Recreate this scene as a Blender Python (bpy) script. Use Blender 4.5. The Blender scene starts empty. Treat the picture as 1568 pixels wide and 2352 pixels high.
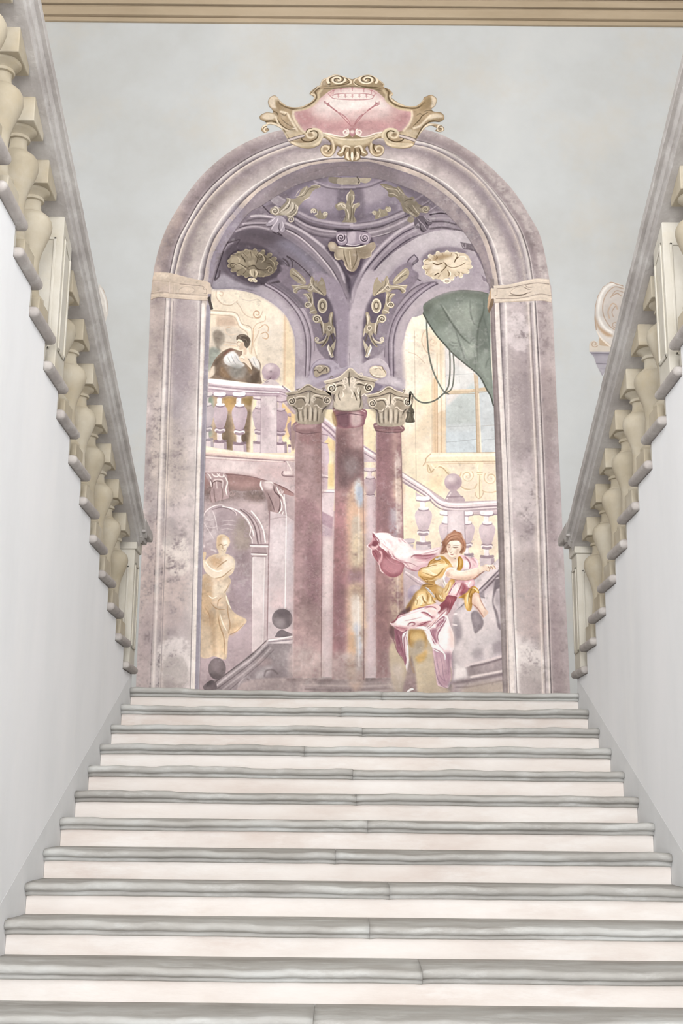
# Baroque stair hall: a broad stone flight between white walls rising to a frescoed end wall.
import bpy, bmesh, math, random
import numpy as np
from mathutils import Matrix, Vector

WORLD, LAMP, LAMP2, EXPOSURE = 1.6, 770.0, 370.0, 0.22     # daylight of the open hall, big windows behind the viewer
FRESCO_LIGHT = .96                 # how brightly the end wall is lit, to turn seen colours into pigment
# ------------------------------------------------------------------ camera
F_PX, PITCH, YAW, ROLL = 2853.98, 0.2384, 0.0021, 0.0101
CAM = np.array([-0.0914, -9.481, -0.9197])
def cam_axes():
    cy, sy = math.cos(YAW), math.sin(YAW)
    r = np.array([cy, sy, 0.]); f0 = np.array([-sy, cy, 0.]); u0 = np.array([0., 0., 1.])
    f = f0*math.cos(PITCH)+u0*math.sin(PITCH); u = u0*math.cos(PITCH)-f0*math.sin(PITCH)
    return r*math.cos(ROLL)+u*math.sin(ROLL), u*math.cos(ROLL)-r*math.sin(ROLL), f
AX_R, AX_U, AX_F = cam_axes()
C = bpy.context.scene.collection
scene = bpy.context.scene
cd = bpy.data.cameras.new('camera'); cam = bpy.data.objects.new('camera', cd); C.objects.link(cam)
cd.sensor_fit = 'VERTICAL'; cd.sensor_height = 36.0; cd.lens = 36.0*F_PX/2352
m = Matrix.Identity(4)
for i in range(3):
    m[i][0], m[i][1], m[i][2], m[i][3] = AX_R[i], AX_U[i], -AX_F[i], CAM[i]
cam.matrix_world = m; cd.clip_start = .05; cd.clip_end = 200
scene.camera = cam

# ------------------------------------------------------------------ light and exposure
scene.view_settings.view_transform = 'Standard'; scene.view_settings.look = 'None'
scene.view_settings.gamma = 1.0; scene.view_settings.use_curve_mapping = False
scene.view_settings.exposure = EXPOSURE
w = bpy.data.worlds.new('daylight'); scene.world = w; w.use_nodes = True
bg = w.node_tree.nodes['Background']; bg.inputs['Color'].default_value = (.99, .995, 1.0, 1); bg.inputs['Strength'].default_value = WORLD
def window_light(name, loc, target, sx, sz, power, col):
    ld = bpy.data.lights.new(name, 'AREA'); ld.shape = 'RECTANGLE'; ld.size = sx; ld.size_y = sz
    ld.energy = power; ld.color = col
    o = bpy.data.objects.new(name, ld); C.objects.link(o); o.location = loc
    o.rotation_euler = (Vector(target)-Vector(loc)).to_track_quat('-Z', 'Y').to_euler()
window_light('portal_light', (-.3, -16.8, 1.0), (0, 0, .6), 3.3, 6.0, LAMP, (1.0, .992, .985))
for sx in (-1, 1):
    window_light('upper_window_light', (sx*3.9, -12.0, 6.0), (-sx*1.7, -3.2, -.4), 2.4, 3.4, LAMP2, (1.0, .995, .99))

# ------------------------------------------------------------------ materials
def mat(name):
    m = bpy.data.materials.new(name); m.use_nodes = True
    return m, m.node_tree.nodes, m.node_tree.links, m.node_tree.nodes['Principled BSDF']
def stone(name, cols, scale=3.0, detail=6, rough=.8, bump=.15, bscale=30, stretch=(1, 1, 1), vary=.06, blotch=None, spec=.25):
    """cols: colours along a noise ramp; blotch: (colour, amount, scale) worn patches on top"""
    m, N, L, P = mat(name)
    tc = N.new('ShaderNodeTexCoord'); mp = N.new('ShaderNodeMapping'); mp.inputs['Scale'].default_value = stretch
    L.new(tc.outputs['Object'], mp.inputs['Vector'])
    oi = N.new('ShaderNodeObjectInfo'); ad = N.new('ShaderNodeVectorMath'); ad.operation = 'ADD'
    sc = N.new('ShaderNodeVectorMath'); sc.operation = 'SCALE'; sc.inputs['Scale'].default_value = 1.0
    cb = N.new('ShaderNodeCombineXYZ'); mu = N.new('ShaderNodeMath'); mu.operation = 'MULTIPLY'; mu.inputs[1].default_value = 37.0
    L.new(oi.outputs['Random'], mu.inputs[0]); L.new(mu.outputs[0], cb.inputs[0]); L.new(mu.outputs[0], cb.inputs[1])
    L.new(mp.outputs[0], ad.inputs[0]); L.new(cb.outputs[0], ad.inputs[1])
    n = N.new('ShaderNodeTexNoise'); n.inputs['Scale'].default_value = scale; n.inputs['Detail'].default_value = detail; n.inputs['Roughness'].default_value = .62
    L.new(ad.outputs[0], n.inputs['Vector'])
    r = N.new('ShaderNodeValToRGB'); e = r.color_ramp.elements
    while len(e) < len(cols): e.new(.5)
    for i, c in enumerate(cols):
        e[i].position = .28+.44*i/max(1, len(cols)-1); e[i].color = (*srgb(c), 1)
    L.new(n.outputs['Fac'], r.inputs['Fac'])
    out = r.outputs['Color']
    if blotch:
        c, amt, bs = blotch
        n2 = N.new('ShaderNodeTexNoise'); n2.inputs['Scale'].default_value = bs; n2.inputs['Detail'].default_value = 8; n2.inputs['Roughness'].default_value = .7
        L.new(ad.outputs[0], n2.inputs['Vector'])
        r2 = N.new('ShaderNodeMapRange'); r2.inputs['From Min'].default_value = .52; r2.inputs['From Max'].default_value = .68; r2.inputs['To Max'].default_value = amt
        L.new(n2.outputs['Fac'], r2.inputs['Value'])
        mx = N.new('ShaderNodeMix'); mx.data_type = 'RGBA'; mx.inputs['B'].default_value = (*srgb(c), 1)
        L.new(r2.outputs[0], mx.inputs['Factor']); L.new(out, mx.inputs['A']); out = mx.outputs['Result']
    hs = N.new('ShaderNodeHueSaturation')
    mr = N.new('ShaderNodeMapRange'); mr.inputs['To Min'].default_value = 1-vary; mr.inputs['To Max'].default_value = 1+vary
    L.new(oi.outputs['Random'], mr.inputs['Value']); L.new(mr.outputs[0], hs.inputs['Value']); L.new(out, hs.inputs['Color'])
    L.new(hs.outputs[0], P.inputs['Base Color'])
    P.inputs['Roughness'].default_value = rough; P.inputs['Specular IOR Level'].default_value = spec
    b = N.new('ShaderNodeBump'); b.inputs['Strength'].default_value = bump; b.inputs['Distance'].default_value = .01
    n3 = N.new('ShaderNodeTexNoise'); n3.inputs['Scale'].default_value = bscale; n3.inputs['Detail'].default_value = 6
    L.new(ad.outputs[0], n3.inputs['Vector']); L.new(n3.outputs['Fac'], b.inputs['Height']); L.new(b.outputs[0], P.inputs['Normal'])
    return m
def srgb(h):
    c = [int(h[i:i+2], 16)/255 for i in (0, 2, 4)]
    return [x/12.92 if x <= .04045 else ((x+.055)/1.055)**2.4 for x in c]
M_WALL = stone('painted_plaster', ['bcbcb9', 'c6c8c8', 'cfd0cf'], .55, 5, .9, .08, 25, vary=0, blotch=('c9c2b6', .45, .8))
M_WHITE = stone('white_plaster', ['ebecee', 'f1f2f4', 'f6f6f8'], 1.6, 7, .85, .10, 18, (1, 1, .35), vary=0, blotch=('f7f7f7', .5, 2.2))
M_DADO = stone('grey_skirting_paint', ['dcddde', 'e3e4e5', 'e9e9ea'], 2.2, 6, .85, .08, 18, vary=0)
M_RISER = stone('limewashed_riser', ['dccfc7', 'e9e1db', 'f1ece8'], 2.4, 7, .85, .14, 26, (.5, 1, 2), blotch=('f4f1ee', .6, 3.5), vary=.02)
M_TREAD = stone('worn_grey_sandstone', ['9f9b96', 'b6b4b0', 'c9cac8'], 5.0, 9, .75, .35, 45, (.35, 1, 1), blotch=('d9dad8', .6, 8), vary=.05)
M_SIDE = stone('side_tread_stone', ['a39c99', 'b2aba7', 'bfb9b4'], 7.0, 8, .8, .25, 45, blotch=('dcdad6', .4, 10), vary=.05)
M_BAL = stone('beige_baluster_stone', ['aca18c', 'bab09d', 'c7c0b1'], 4.0, 7, .8, .12, 40, blotch=('b5a381', .35, 5), vary=.06)
M_RAIL = stone('grey_rail_stone', ['a6a09d', 'b8b3b0', 'cbc8c5'], 4.5, 9, .85, .30, 40, blotch=('d8d6d2', .5, 7), vary=.03)
M_POST = stone('pale_post_stone', ['bfb9ab', 'cbc6bb', 'd6d2c9'], 3.0, 7, .8, .12, 40, blotch=('cabfa8', .4, 4), vary=.03)
M_CORN = stone('ochre_cornice_plaster', ['a5947c', 'b3a28a', 'bfae97'], 1.5, 6, .9, .08, 25, (.3, 1, 1), vary=0)
M_FLOOR = stone('landing_stone', ['a5a29e', 'b8b6b2', 'c6c5c2'], 2.0, 7, .7, .15, 30, vary=0)
M_CEIL = stone('ceiling_plaster', ['a39b8c', 'b0a898', 'bab2a3'], 1.0, 5, .9, .05, 20, vary=0)

# ------------------------------------------------------------------ building helpers
def link(name, bm, material, parent=None, loc=None, smooth=False, bevel=0, segs=3, angle=35):
    me = bpy.data.meshes.new(name)
    bmesh.ops.recalc_face_normals(bm, faces=bm.faces)
    bm.to_mesh(me); bm.free()
    if smooth:
        for p in me.polygons: p.use_smooth = True
    me.materials.append(material)
    o = bpy.data.objects.new(name, me); C.objects.link(o)
    if parent is not None: o.parent = parent
    if loc is not None: o.location = loc
    if bevel:
        b = o.modifiers.new('bevel', 'BEVEL'); b.width = bevel; b.segments = segs; b.limit_method = 'ANGLE'; b.angle_limit = math.radians(angle)
        for p in me.polygons: p.use_smooth = True
        wn = o.modifiers.new('normals', 'WEIGHTED_NORMAL'); wn.keep_sharp = True
    return o
def thing(name, label, cat, loc=(0, 0, 0), group=None):
    o = bpy.data.objects.new(name, None); C.objects.link(o); o.location = loc; o.empty_display_size = .2
    o['label'] = label; o['category'] = cat
    if group: o['group'] = group
    return o
def tag(o, label, cat, group=None):
    o['label'] = label; o['category'] = cat
    if group: o['group'] = group
    return o
def struct(o):
    o['kind'] = 'structure'; return o
def box(bm, x0, x1, y0, y1, z0, z1):
    v = [bm.verts.new((x, y, z)) for x in (x0, x1) for y in (y0, y1) for z in (z0, z1)]
    for f in ((0, 1, 3, 2), (4, 6, 7, 5), (0, 4, 5, 1), (2, 3, 7, 6), (0, 2, 6, 4), (1, 5, 7, 3)): bm.faces.new([v[i] for i in f])
def prism_x(bm, yz, x0, x1):
    """outline in Y,Z swept along X"""
    a = [bm.verts.new((x0, y, z)) for y, z in yz]; b = [bm.verts.new((x1, y, z)) for y, z in yz]
    n = len(yz)
    for i in range(n): bm.faces.new((a[i], a[(i+1) % n], b[(i+1) % n], b[i]))
    bm.faces.new(a); bm.faces.new(b[::-1])
def lathe(bm, prof, n=28):
    rings = []
    for r, z in prof:
        rings.append([bm.verts.new((r*math.cos(2*math.pi*i/n), r*math.sin(2*math.pi*i/n), z)) for i in range(n)])
    for a, b in zip(rings, rings[1:]):
        for i in range(n): bm.faces.new((a[i], a[(i+1) % n], b[(i+1) % n], b[i]))
    bm.faces.new(rings[0][::-1]); bm.faces.new(rings[-1])
RND = random.Random(4)
# ------------------------------------------------------------------ measurements
WS = 1.697                      # length of a step between the walls
W2 = 1.70                       # half width of the middle flight
GO, RISE = .357, .1585          # tread and riser
D = 3.0                         # the painted wall stands this far behind the top step
NSIDE = 14
def side_nose(j): return .065-.3571*j
def side_top(j): return .157+.1585*j
def nose_line(y): return .157+.4439*(.065-y)

# ------------------------------------------------------------------ the setting
bm = bmesh.new(); box(bm, -4.6, 4.6, D, D+.3, -.3, 9.2); struct(link('wall_back', bm, M_WALL))
bm = bmesh.new(); box(bm, -4.6, 4.6, .40, D, -.35, -.004); struct(link('floor', bm, M_FLOOR))
bm = bmesh.new(); box(bm, -4.6, 4.6, -17, -5.9, -2.9, -2.536); struct(link('floor', bm, M_FLOOR))
bm = bmesh.new(); box(bm, -4.6, 4.6, -17.0, D+.3, 9.2, 9.4); struct(link('ceiling', bm, M_CEIL))
for s, side in ((-1, 'left'), (1, 'right')):
    yz = [(.035, -3.0), (.035, side_top(0)-.06)]
    for j in range(NSIDE+6):
        yz += [(side_nose(j+1)-.082, side_top(j)-.061), (side_nose(j+1)-.082, side_top(j+1)-.061)]
    yz += [(side_nose(NSIDE+6)-3.2, yz[-1][1]), (side_nose(NSIDE+6)-3.2, -3.0)]
    bm = bmesh.new(); prism_x(bm, yz, s*W2, s*(W2+.5)); o = struct(link('wall_'+side, bm, M_WHITE))
    # grey skirting painted along the flight, a thin coat on the wall
    a = (.035, .115); yz = [(.0345, -.3), (.0345, .03), (-7.2, -3.16), (-7.2, -3.5)]
    z = lambda y: .095+.4345*y
    yz = [(.034, -.25), (.034, z(.034)), (-6.9, z(-6.9)), (-6.9, z(-6.9)-.5)]
    bm = bmesh.new(); prism_x(bm, yz, s*(W2-.0012), s*(W2-.0002)); struct(link('baseboard_'+side, bm, M_DADO))
    bm = bmesh.new(); box(bm, s*4.6, s*4.85, -17, D+.3, -2.9, 9.2); struct(link('wall_'+side, bm, M_WHITE))
# cornice over the painted wall
prof = [(0, 0), (-.035, 0), (-.035, .05), (-.012, .053), (-.012, .064), (-.06, .068), (-.06, .165), (-.078, .172), (-.03, .176), (-.03, .19), (-.09, .194), (-.09, .258), (-.11, .268), (-.045, .272), (-.045, .30), (-.17, .31), (-.17, .40), (-.25, .43), (-.33, .50), (-.36, .56), (-.36, .66), (-.46, .70), (-.46, .8), (0, .8)]
bm = bmesh.new(); prism_x(bm, [(D+y, 7.842+z) for y, z in prof], -4.6, 4.6); struct(link('trim_1', bm, M_CORN, bevel=.006, segs=2))

# ------------------------------------------------------------------ middle flight
stairs = thing('staircase', 'broad worn stone staircase with pale risers rising between white walls to the painted wall', 'staircase', (0, -5.7, -2.536))
def stair_part(name, bm, m, **k):
    for v in bm.verts: v.co -= Vector((0, -5.7, -2.536))
    return link(name, bm, m, stairs, **k)
JOINT = [.21, -.1, .05, -.34, -.02, .0, .06, -.12, .16, .05, .28, -.2, .1, -.3, .2, 0]
def wear(x, k, jx):
    """how far the nosing has been trodden down / broken back at x"""
    r = .0
    for a, f, p in ((.0042, 3.1, 1.3*k), (.0034, 7.3, 2.1*k), (.0024, 17.7, .7*k), (.0014, 41., k*3.3)): r += a*math.sin(f*x+p)
    sag = .013*max(0, math.cos((x-.1)/1.75*math.pi/2))**1.5*(.55+.45*math.sin(k*2.7+1))
    return r-sag-.004
def fr0(d, x, k): return d*.5+.004*math.sin(9.*x+k)*math.sin(23*x)
NOSE = [(a, h*.87) for a, h in [(.0, .0), (.026, .0008), (.039, .004), (.047, .012), (.051, .024), (.050, .036), (.044, .045), (.034, .051), (.020, .0535), (.017, .0565), (.023, .058), (.023, .075), (.008, .081)]]
for k in range(16):
    y0, z0 = -k*GO, -k*RISE
    jx = JOINT[k]
    for x0, x1 in ((-WS, jx-.0005), (jx+.0005, WS)):
        bm = bmesh.new(); rows = []
        n = max(12, int((x1-x0)/.035))
        off = RND.uniform(-.003, .003)
        for i in range(n+1):
            x = x0+(x1-x0)*i/n; d = wear(x, k+ (.37 if x0 > -1 else 0), jx)+off
            e = min(1, min(abs(x-x0), abs(x-x1))/.03)**.5; chip = (1-e)*.006
            row = [bm.verts.new((x, y0+GO+.02, z0-.004)), bm.verts.new((x, y0+.16, z0-.003+d*.25)), bm.verts.new((x, y0+.06, z0+d*.85)), bm.verts.new((x, y0+.027-fr0(d, x, k)*.6, z0+d*.98))]
            fr = fr0(d, x, k)
            for a, h in NOSE: row.append(bm.verts.new((x, y0+.02-a*(1-chip*8)-fr*.6, z0+d*(1-h/.09)-h-chip*.5)))
            row += [bm.verts.new((x, y0+.03, z0-.0705)), bm.verts.new((x, y0+GO+.02, z0-.0705))]
            rows.append(row)
        m_ = len(rows[0])
        for a, b in zip(rows, rows[1:]):
            for i in range(m_): bm.faces.new((a[i], a[(i+1) % m_], b[(i+1) % m_], b[i]))
        bm.faces.new(rows[0]); bm.faces.new(rows[-1][::-1])
        stair_part('tread_stone', bm, M_TREAD, smooth=True)
    bm = bmesh.new(); n = 60
    g = []
    for i in range(n+1):
        x = -WS+2*WS*i/n; r = .0022*math.sin(5*x+k)+.0016*math.sin(13*x+2*k)
        g.append([bm.verts.new((x, y0+.022+r*(.5+t)-.0012*t, z0-.0688-(RISE-.0688+.006)*t)) for t in (0, .35, .7, 1)])
    bk = [[bm.verts.new((x, y0+.12, z0-.0688)), bm.verts.new((x, y0+.12, z0-RISE-.006))] for x in (-WS, WS)]
    for a, b in zip(g, g[1:]):
        for i in range(3): bm.faces.new((a[i], b[i], b[i+1], a[i+1]))
    bm.faces.new([r_[0] for r_ in g]+[bk[1][0], bk[0][0]]); bm.faces.new([r_[3] for r_ in g][::-1]+[bk[0][1], bk[1][1]])
    bm.faces.new(g[0]+[bk[0][1], bk[0][0]]); bm.faces.new(g[-1][::-1]+[bk[1][0], bk[1][1]]); bm.faces.new((bk[0][0], bk[0][1], bk[1][1], bk[1][0]))
    stair_part('riser', bm, M_RISER)

# ------------------------------------------------------------------ side flights and balustrades
PROF = [(.088, .12), (.094, .128), (.094, .145), (.086, .155), (.07, .172), (.062, .22), (.056, .30), (.054, .34), (.057, .38), (.068, .43), (.086, .48), (.102, .525), (.110, .555), (.112, .575), (.108, .60), (.096, .622), (.078, .637), (.060, .644), (.060, .653), (.049, .657), (.045, .68), (.043, .705), (.046, .716), (.057, .719), (.060, .727), (.057, .735), (.052, .739), (.060, .750), (.078, .762), (.088, .772), (.088, .7785)]
def baluster_z(y): return nose_line(y)
for s, side in ((-1, 'left'), (1, 'right')):
    where = 'left' if s < 0 else 'right'
    flight = thing('side_staircase', 'grey stone step ends climbing the %s white wall towards the viewer' % where, 'staircase', (s*2.2, 0, 0))
    def fp(name, bm, m, **k):
        for v in bm.verts: v.co -= Vector((s*2.2, 0, 0))
        return link(name, bm, m, flight, **k)
    for j in range(NSIDE):
        y, z = side_nose(j), side_top(j)
        bm = bmesh.new(); box(bm, s*1.655, s*3.0, side_nose(j+1)-.075, y, z-.056, z)
        for v in bm.verts:
            v.co.z += RND.uniform(-.002, .002); v.co.y += RND.uniform(-.004, .004)
            if abs(v.co.x) < 1.7: v.co.x += RND.uniform(-.003, .003)
        fp('tread_slab', bm, M_SIDE, bevel=.025, segs=4)
        if j == 0: continue
        bm = bmesh.new(); box(bm, s*1.705, s*2.98, y-.07, y-.03, z-RISE+.003, z-.0585)
        fp('riser', bm, M_POST, bevel=.006, segs=2)
    rail = thing('balustrade', 'carved stone balustrade of bulging balusters above the %s white wall' % where, 'balustrade', (s*1.80, 0, 0), 'balustrades of the side flights')
    def rp(name, bm, m, parent=rail, origin=None, **k):
        o0 = Vector(origin) if origin else Vector((s*1.80, 0, 0))
        for v in bm.verts: v.co -= o0
        return link(name, bm, m, parent, **k)
    # handrail: a moulded section sheared along the slope
    sec = [(-.12, .80), (.12, .80), (.138, .802), (.143, .806), (.145, .826), (.152, .828), (.160, .829), (.162, .842), (.168, .852), (.174, .856), (.175, .868), (.195, .866), (.199, .872), (.199, .915), (.194, .930), (.175, .945), (.14, .956), (.06, .966)]
    sec = sec+[(-u, h) for u, h in sec[::-1] if abs(u) not in (.12,)]
    bm = bmesh.new(); rows = []
    ys = np.arange(-.16, -5.6, -.06)
    for y in ys:
        jt = .0012
        rows.append([bm.verts.new((s*1.80-s*u+RND.uniform(-jt, jt), y, nose_line(y)+h+RND.uniform(-jt, jt))) for u, h in sec])
    n = len(sec)
    for a, b in zip(rows, rows[1:]):
        for i in range(n): bm.faces.new((a[i], a[(i+1) % n], b[(i+1) % n], b[i]))
    bm.faces.new(rows[0]); bm.faces.new(rows[-1][::-1])
    rp('handrail', bm, M_RAIL)
    # balusters
    for j in range(1, 14):
        if j == 8: continue
        yc = -.09-.357*j; zt = side_top(j)
        bm = bmesh.new(); lathe(bm, PROF, 32)
        for v in bm.verts: v.co += Vector((s*1.80, yc, zt))
        b = rp('baluster', bm, M_BAL, smooth=True)
        md = b.modifiers.new('edges', 'EDGE_SPLIT'); md.split_angle = math.radians(50)
        bm = bmesh.new(); box(bm, s*1.70, s*1.90, yc-.10, yc+.10, zt+.0025, zt+.121); rp('plinth', bm, M_BAL, b, bevel=.006, segs=2)
        bm = bmesh.new(); box(bm, s*1.70, s*1.90, yc-.105, yc+.105, zt+.778, zt+1.1)
        for v in bm.verts:
            if v.co.z > zt+.9: v.co.z = nose_line(v.co.y)+.803
        rp('cap_block', bm, M_BAL, b, bevel=.006, segs=2)
    # newel at the foot and pedestal half way
    def post(name, yc, z0, ztop, flat):
        y0, y1 = yc-.107, yc+.107
        bm = bmesh.new(); box(bm, s*1.683, s*1.917, y0, y1, z0, ztop(y1))
        for v in bm.verts:
            if v.co.z > z0+.1: v.co.z = ztop(v.co.y)
        p = rp(name, bm, M_POST, bevel=.005, segs=2)
        # raised frames of the sunk panels, on the face to the flight and the face to the viewer
        zb = z0+.12
        def frame(fn, a0, a1, zt0, zt1, wd, pr):
            bm = bmesh.new()
            for (u0, u1, b0, b1) in ((a0, a0+wd, 0, 1), (a1-wd, a1, 0, 1)):
                fn(bm, u0, u1, zb, zt0+(zt1-zt0)*((u0-a0)/(a1-a0)), zt0+(zt1-zt0)*((u1-a0)/(a1-a0)), pr)
            fn(bm, a0, a1, zb-.0, zb+wd, zb+wd, pr)
            fn2(bm, fn, a0, a1, zt0, zt1, wd, pr)
            return bm
        def fn2(bm, fn, a0, a1, zt0, zt1, wd, pr):
            quad(bm, fn, a0, a1, zt0-wd, zt1-wd, zt0, zt1, pr)
        def quad(bm, fn, a0, a1, l0, l1, h0, h1, pr):
            pts = [(a0, l0), (a1, l1), (a1, h1), (a0, h0)]
            A = [bm.verts.new(fn.p(u, h, 0)) for u, h in pts]; B = [bm.verts.new(fn.p(u, h, pr)) for u, h in pts]
            bm.faces.new(A); bm.faces.new(B[::-1])
            for i in range(4): bm.faces.new((A[i], A[(i+1) % 4], B[(i+1) % 4], B[i]))
        class Face:
            def __init__(self, p): self.p = p
            def __call__(self, bm, u0, u1, l, h0, h1, pr): quad(bm, self, u0, u1, l, l, h0, h1, pr)
        inner = Face(lambda u, h, d: (s*(1.6835-d), u, h)); front = Face(lambda u, h, d: (u, y0+.0005-d, h))
        rp('panel_frame', frame(inner, y0+.028, y1-.028, ztop(y0+.028)-.10, ztop(y1-.028)-.10, .022, .010), M_POST, p, bevel=.004, segs=2)
        a, b_ = sorted((s*1.72, s*1.88))
        rp('panel_frame', frame(front, a, b_, ztop(y0)-.13, ztop(y0)-.13, .016, .008), M_POST, p, bevel=.004, segs=2)
        return p
    nw = post('newel_post', -.092, side_top(0)+.0025, lambda y: 1.03, True)
    bm = bmesh.new(); box(bm, s*1.668, s*1.932, -.215, .03, 1.028, 1.115); rp('necking', bm, M_POST, nw, bevel=.008, segs=3)
    bm = bmesh.new()
    prism_x(bm, [(-.235, 1.113), (.05, 1.113), (.062, 1.128), (.062, 1.150), (-.235, 1.150)], s*1.635, s*1.965); rp('bed_moulding', bm, M_RAIL, nw, bevel=.006, segs=2)
    bm = bmesh.new(); prism_x(bm, [(-.26, 1.149), (.12, 1.149), (.128, 1.165), (.128, 1.205), (.10, 1.225), (-.26, 1.26)], s*1.600, s*2.0); rp('cap_stone', bm, M_RAIL, nw, bevel=.012, segs=3)
    post('pedestal', -2.949, side_top(8)+.0025, lambda y: nose_line(y)+.803, False)

# ------------------------------------------------------------------ how the fresco is painted
class Painter:
    """Paints the fresco: every shape is a filled outline or a brush stroke given in points."""
    def __init__(self, w, h, mp, k=1.0, seed=7):
        self.w, self.h, self.mp, self.k = w, h, mp, k          # mp: maps drawing points to canvas points, k: brush scale
        self.img = np.zeros((h, w, 3), np.float32)
        self.rng = np.random.default_rng(seed)
        self.n2 = .6*self.noise(14*k) + .4*self.noise(5*k)
        self.n3 = .7*self.noise(60*k) + .5*self.noise(24*k)
        self.n4 = .5*self.noise(2.2*k)+.5*self.noise(3.7*k)
        self.clip = None
        self.o = (0., 0., 1.)
        self.mirror = None
        self.tint = None
        self.defs = {}; self.sat = 1.
        self.outlines = []
    def noise(self, cell):
        gh, gw = int(self.h/cell)+4, int(self.w/cell)+4
        g = self.rng.normal(0, 1, (gh, gw)).astype(np.float32)
        def idx(n, m):
            t = np.arange(n)/cell; i = t.astype(int); f = (t-i).astype(np.float32); f = f*f*(3-2*f)
            return i, f
        iy, fy = idx(self.h, gh); ix, fx = idx(self.w, gw)
        a = g[iy]*(1-fy)[:, None] + g[iy+1]*fy[:, None]
        return a[:, ix]*(1-fx) + a[:, ix+1]*fx
    def pts(self, v):
        p = np.array(v, float).reshape(-1, 2)
        p = p*self.o[2] + np.array(self.o[:2])
        if self.mirror is not None: p[:, 0] = 2*self.mirror - p[:, 0]
        return self.mp(p)
    @staticmethod
    def smooth(p, closed, n=6):
        if len(p) < 3: return p
        if closed: q = np.concatenate([p[-1:], p, p[:2]])
        else: q = np.concatenate([2*p[:1]-p[1:2], p, 2*p[-1:]-p[-2:-1]])
        t = (np.arange(n)/n)[:, None, None]
        a, b, c, d = q[:-3], q[1:-2], q[2:-1], q[3:]
        r = .5*(2*b + (c-a)*t + (2*a-5*b+4*c-d)*t**2 + (3*b-a-3*c+d)*t**3)
        r = r.transpose(1, 0, 2).reshape(-1, 2)
        return r if closed else np.concatenate([r, p[-1:]])
    @staticmethod
    def box(a, r):
        for ax in (0, 1):
            for _ in range(2):
                p = [(0, 0), (0, 0)]; p[ax] = (r+1, r)
                c = np.cumsum(np.pad(a, p, mode='edge'), axis=ax, dtype=np.float64)
                n = a.shape[ax]; s = [slice(None)]*2; e = [slice(None)]*2
                s[ax] = slice(0, n); e[ax] = slice(2*r+1, 2*r+1+n)
                a = ((c[tuple(e)]-c[tuple(s)])/(2*r+1)).astype(np.float32)
        return a
    def bbox(self, p, m):
        x0 = max(0, int(np.floor(p[:, 0].min()-m))); x1 = min(self.w, int(np.ceil(p[:, 0].max()+m))+1)
        y0 = max(0, int(np.floor(p[:, 1].min()-m))); y1 = min(self.h, int(np.ceil(p[:, 1].max()+m))+1)
        return x0, x1, y0, y1
    def cover(self, p, bb, ss=3):
        x0, x1, y0, y1 = bb
        W, H = x1-x0, y1-y0
        ys = y0 + (np.arange(H*ss)+.5)/ss
        a, b = p, np.roll(p, -1, 0)
        ya, yb = a[:, 1][:, None], b[:, 1][:, None]
        hit = ((ya <= ys) & (yb > ys)) | ((yb <= ys) & (ya > ys))
        with np.errstate(divide='ignore', invalid='ignore'):
            x = a[:, 0][:, None] + (ys-ya)/(yb-ya)*(b[:, 0]-a[:, 0])[:, None]
        x = np.where(hit, x, np.inf)
        n = int(hit.sum(0).max()) if hit.size else 0
        if n == 0: return np.zeros((H, W), np.float32)
        x = np.sort(x, 0)[:n]
        acc = np.zeros((H*ss, W+2), np.float32)
        row = np.arange(H*ss)
        for i in range(n):
            xi = x[i]; ok = np.isfinite(xi)
            xx = np.clip(xi[ok]-x0, 0, W); f = np.minimum(xx.astype(int), W); fr = (xx-f).astype(np.float32)
            s = 1. if i % 2 == 0 else -1.
            np.add.at(acc, (row[ok], f), s*(1-fr)); np.add.at(acc, (row[ok], f+1), s*fr)
        c = np.cumsum(acc, 1)[:, :W]
        return c.reshape(H, ss, W).mean(1)
    def put(self, cov, bb, col, al, mot, grad):
        x0, x1, y0, y1 = bb
        if self.clip is not None: cov = cov*self.clip[y0:y1, x0:x1]
        c = np.asarray(col, np.float32)
        if grad is not None:
            c2, gp = grad
            d = gp[1]-gp[0]; L = float(d@d)+1e-9
            yy, xx = np.mgrid[y0:y1, x0:x1]
            t = np.clip(((xx-gp[0, 0])*d[0]+(yy-gp[0, 1])*d[1])/L, 0, 1)[..., None].astype(np.float32)
            t = t*t*(3-2*t)
            c = c*(1-t) + np.asarray(c2, np.float32)*t
        if mot:
            c = c*(1+mot*(.55*self.n2[y0:y1, x0:x1]+.6*self.n3[y0:y1, x0:x1])[..., None])
        a = (cov*al)[..., None]
        v = self.img[y0:y1, x0:x1]
        v += a*(c-v)
    def fill(self, p, col, al=1, bl=0, mot=0, grad=None, brk=0):
        bl *= self.k
        r = int(round(bl)); bb = self.bbox(p, 3*r+2)
        if bb[1] <= bb[0] or bb[3] <= bb[2]: return
        c = self.cover(p, bb)
        if r: c = self.box(c, r)
        if brk:      # broken, dabbed-on edge
            x0, x1, y0, y1 = bb
            c = np.clip(c*(1+brk*(.6*self.n2[y0:y1, x0:x1]+.35*self.n4[y0:y1, x0:x1]+.2*self.n3[y0:y1, x0:x1])), 0, 1)
        self.put(c, bb, col, al, mot, grad)
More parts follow.
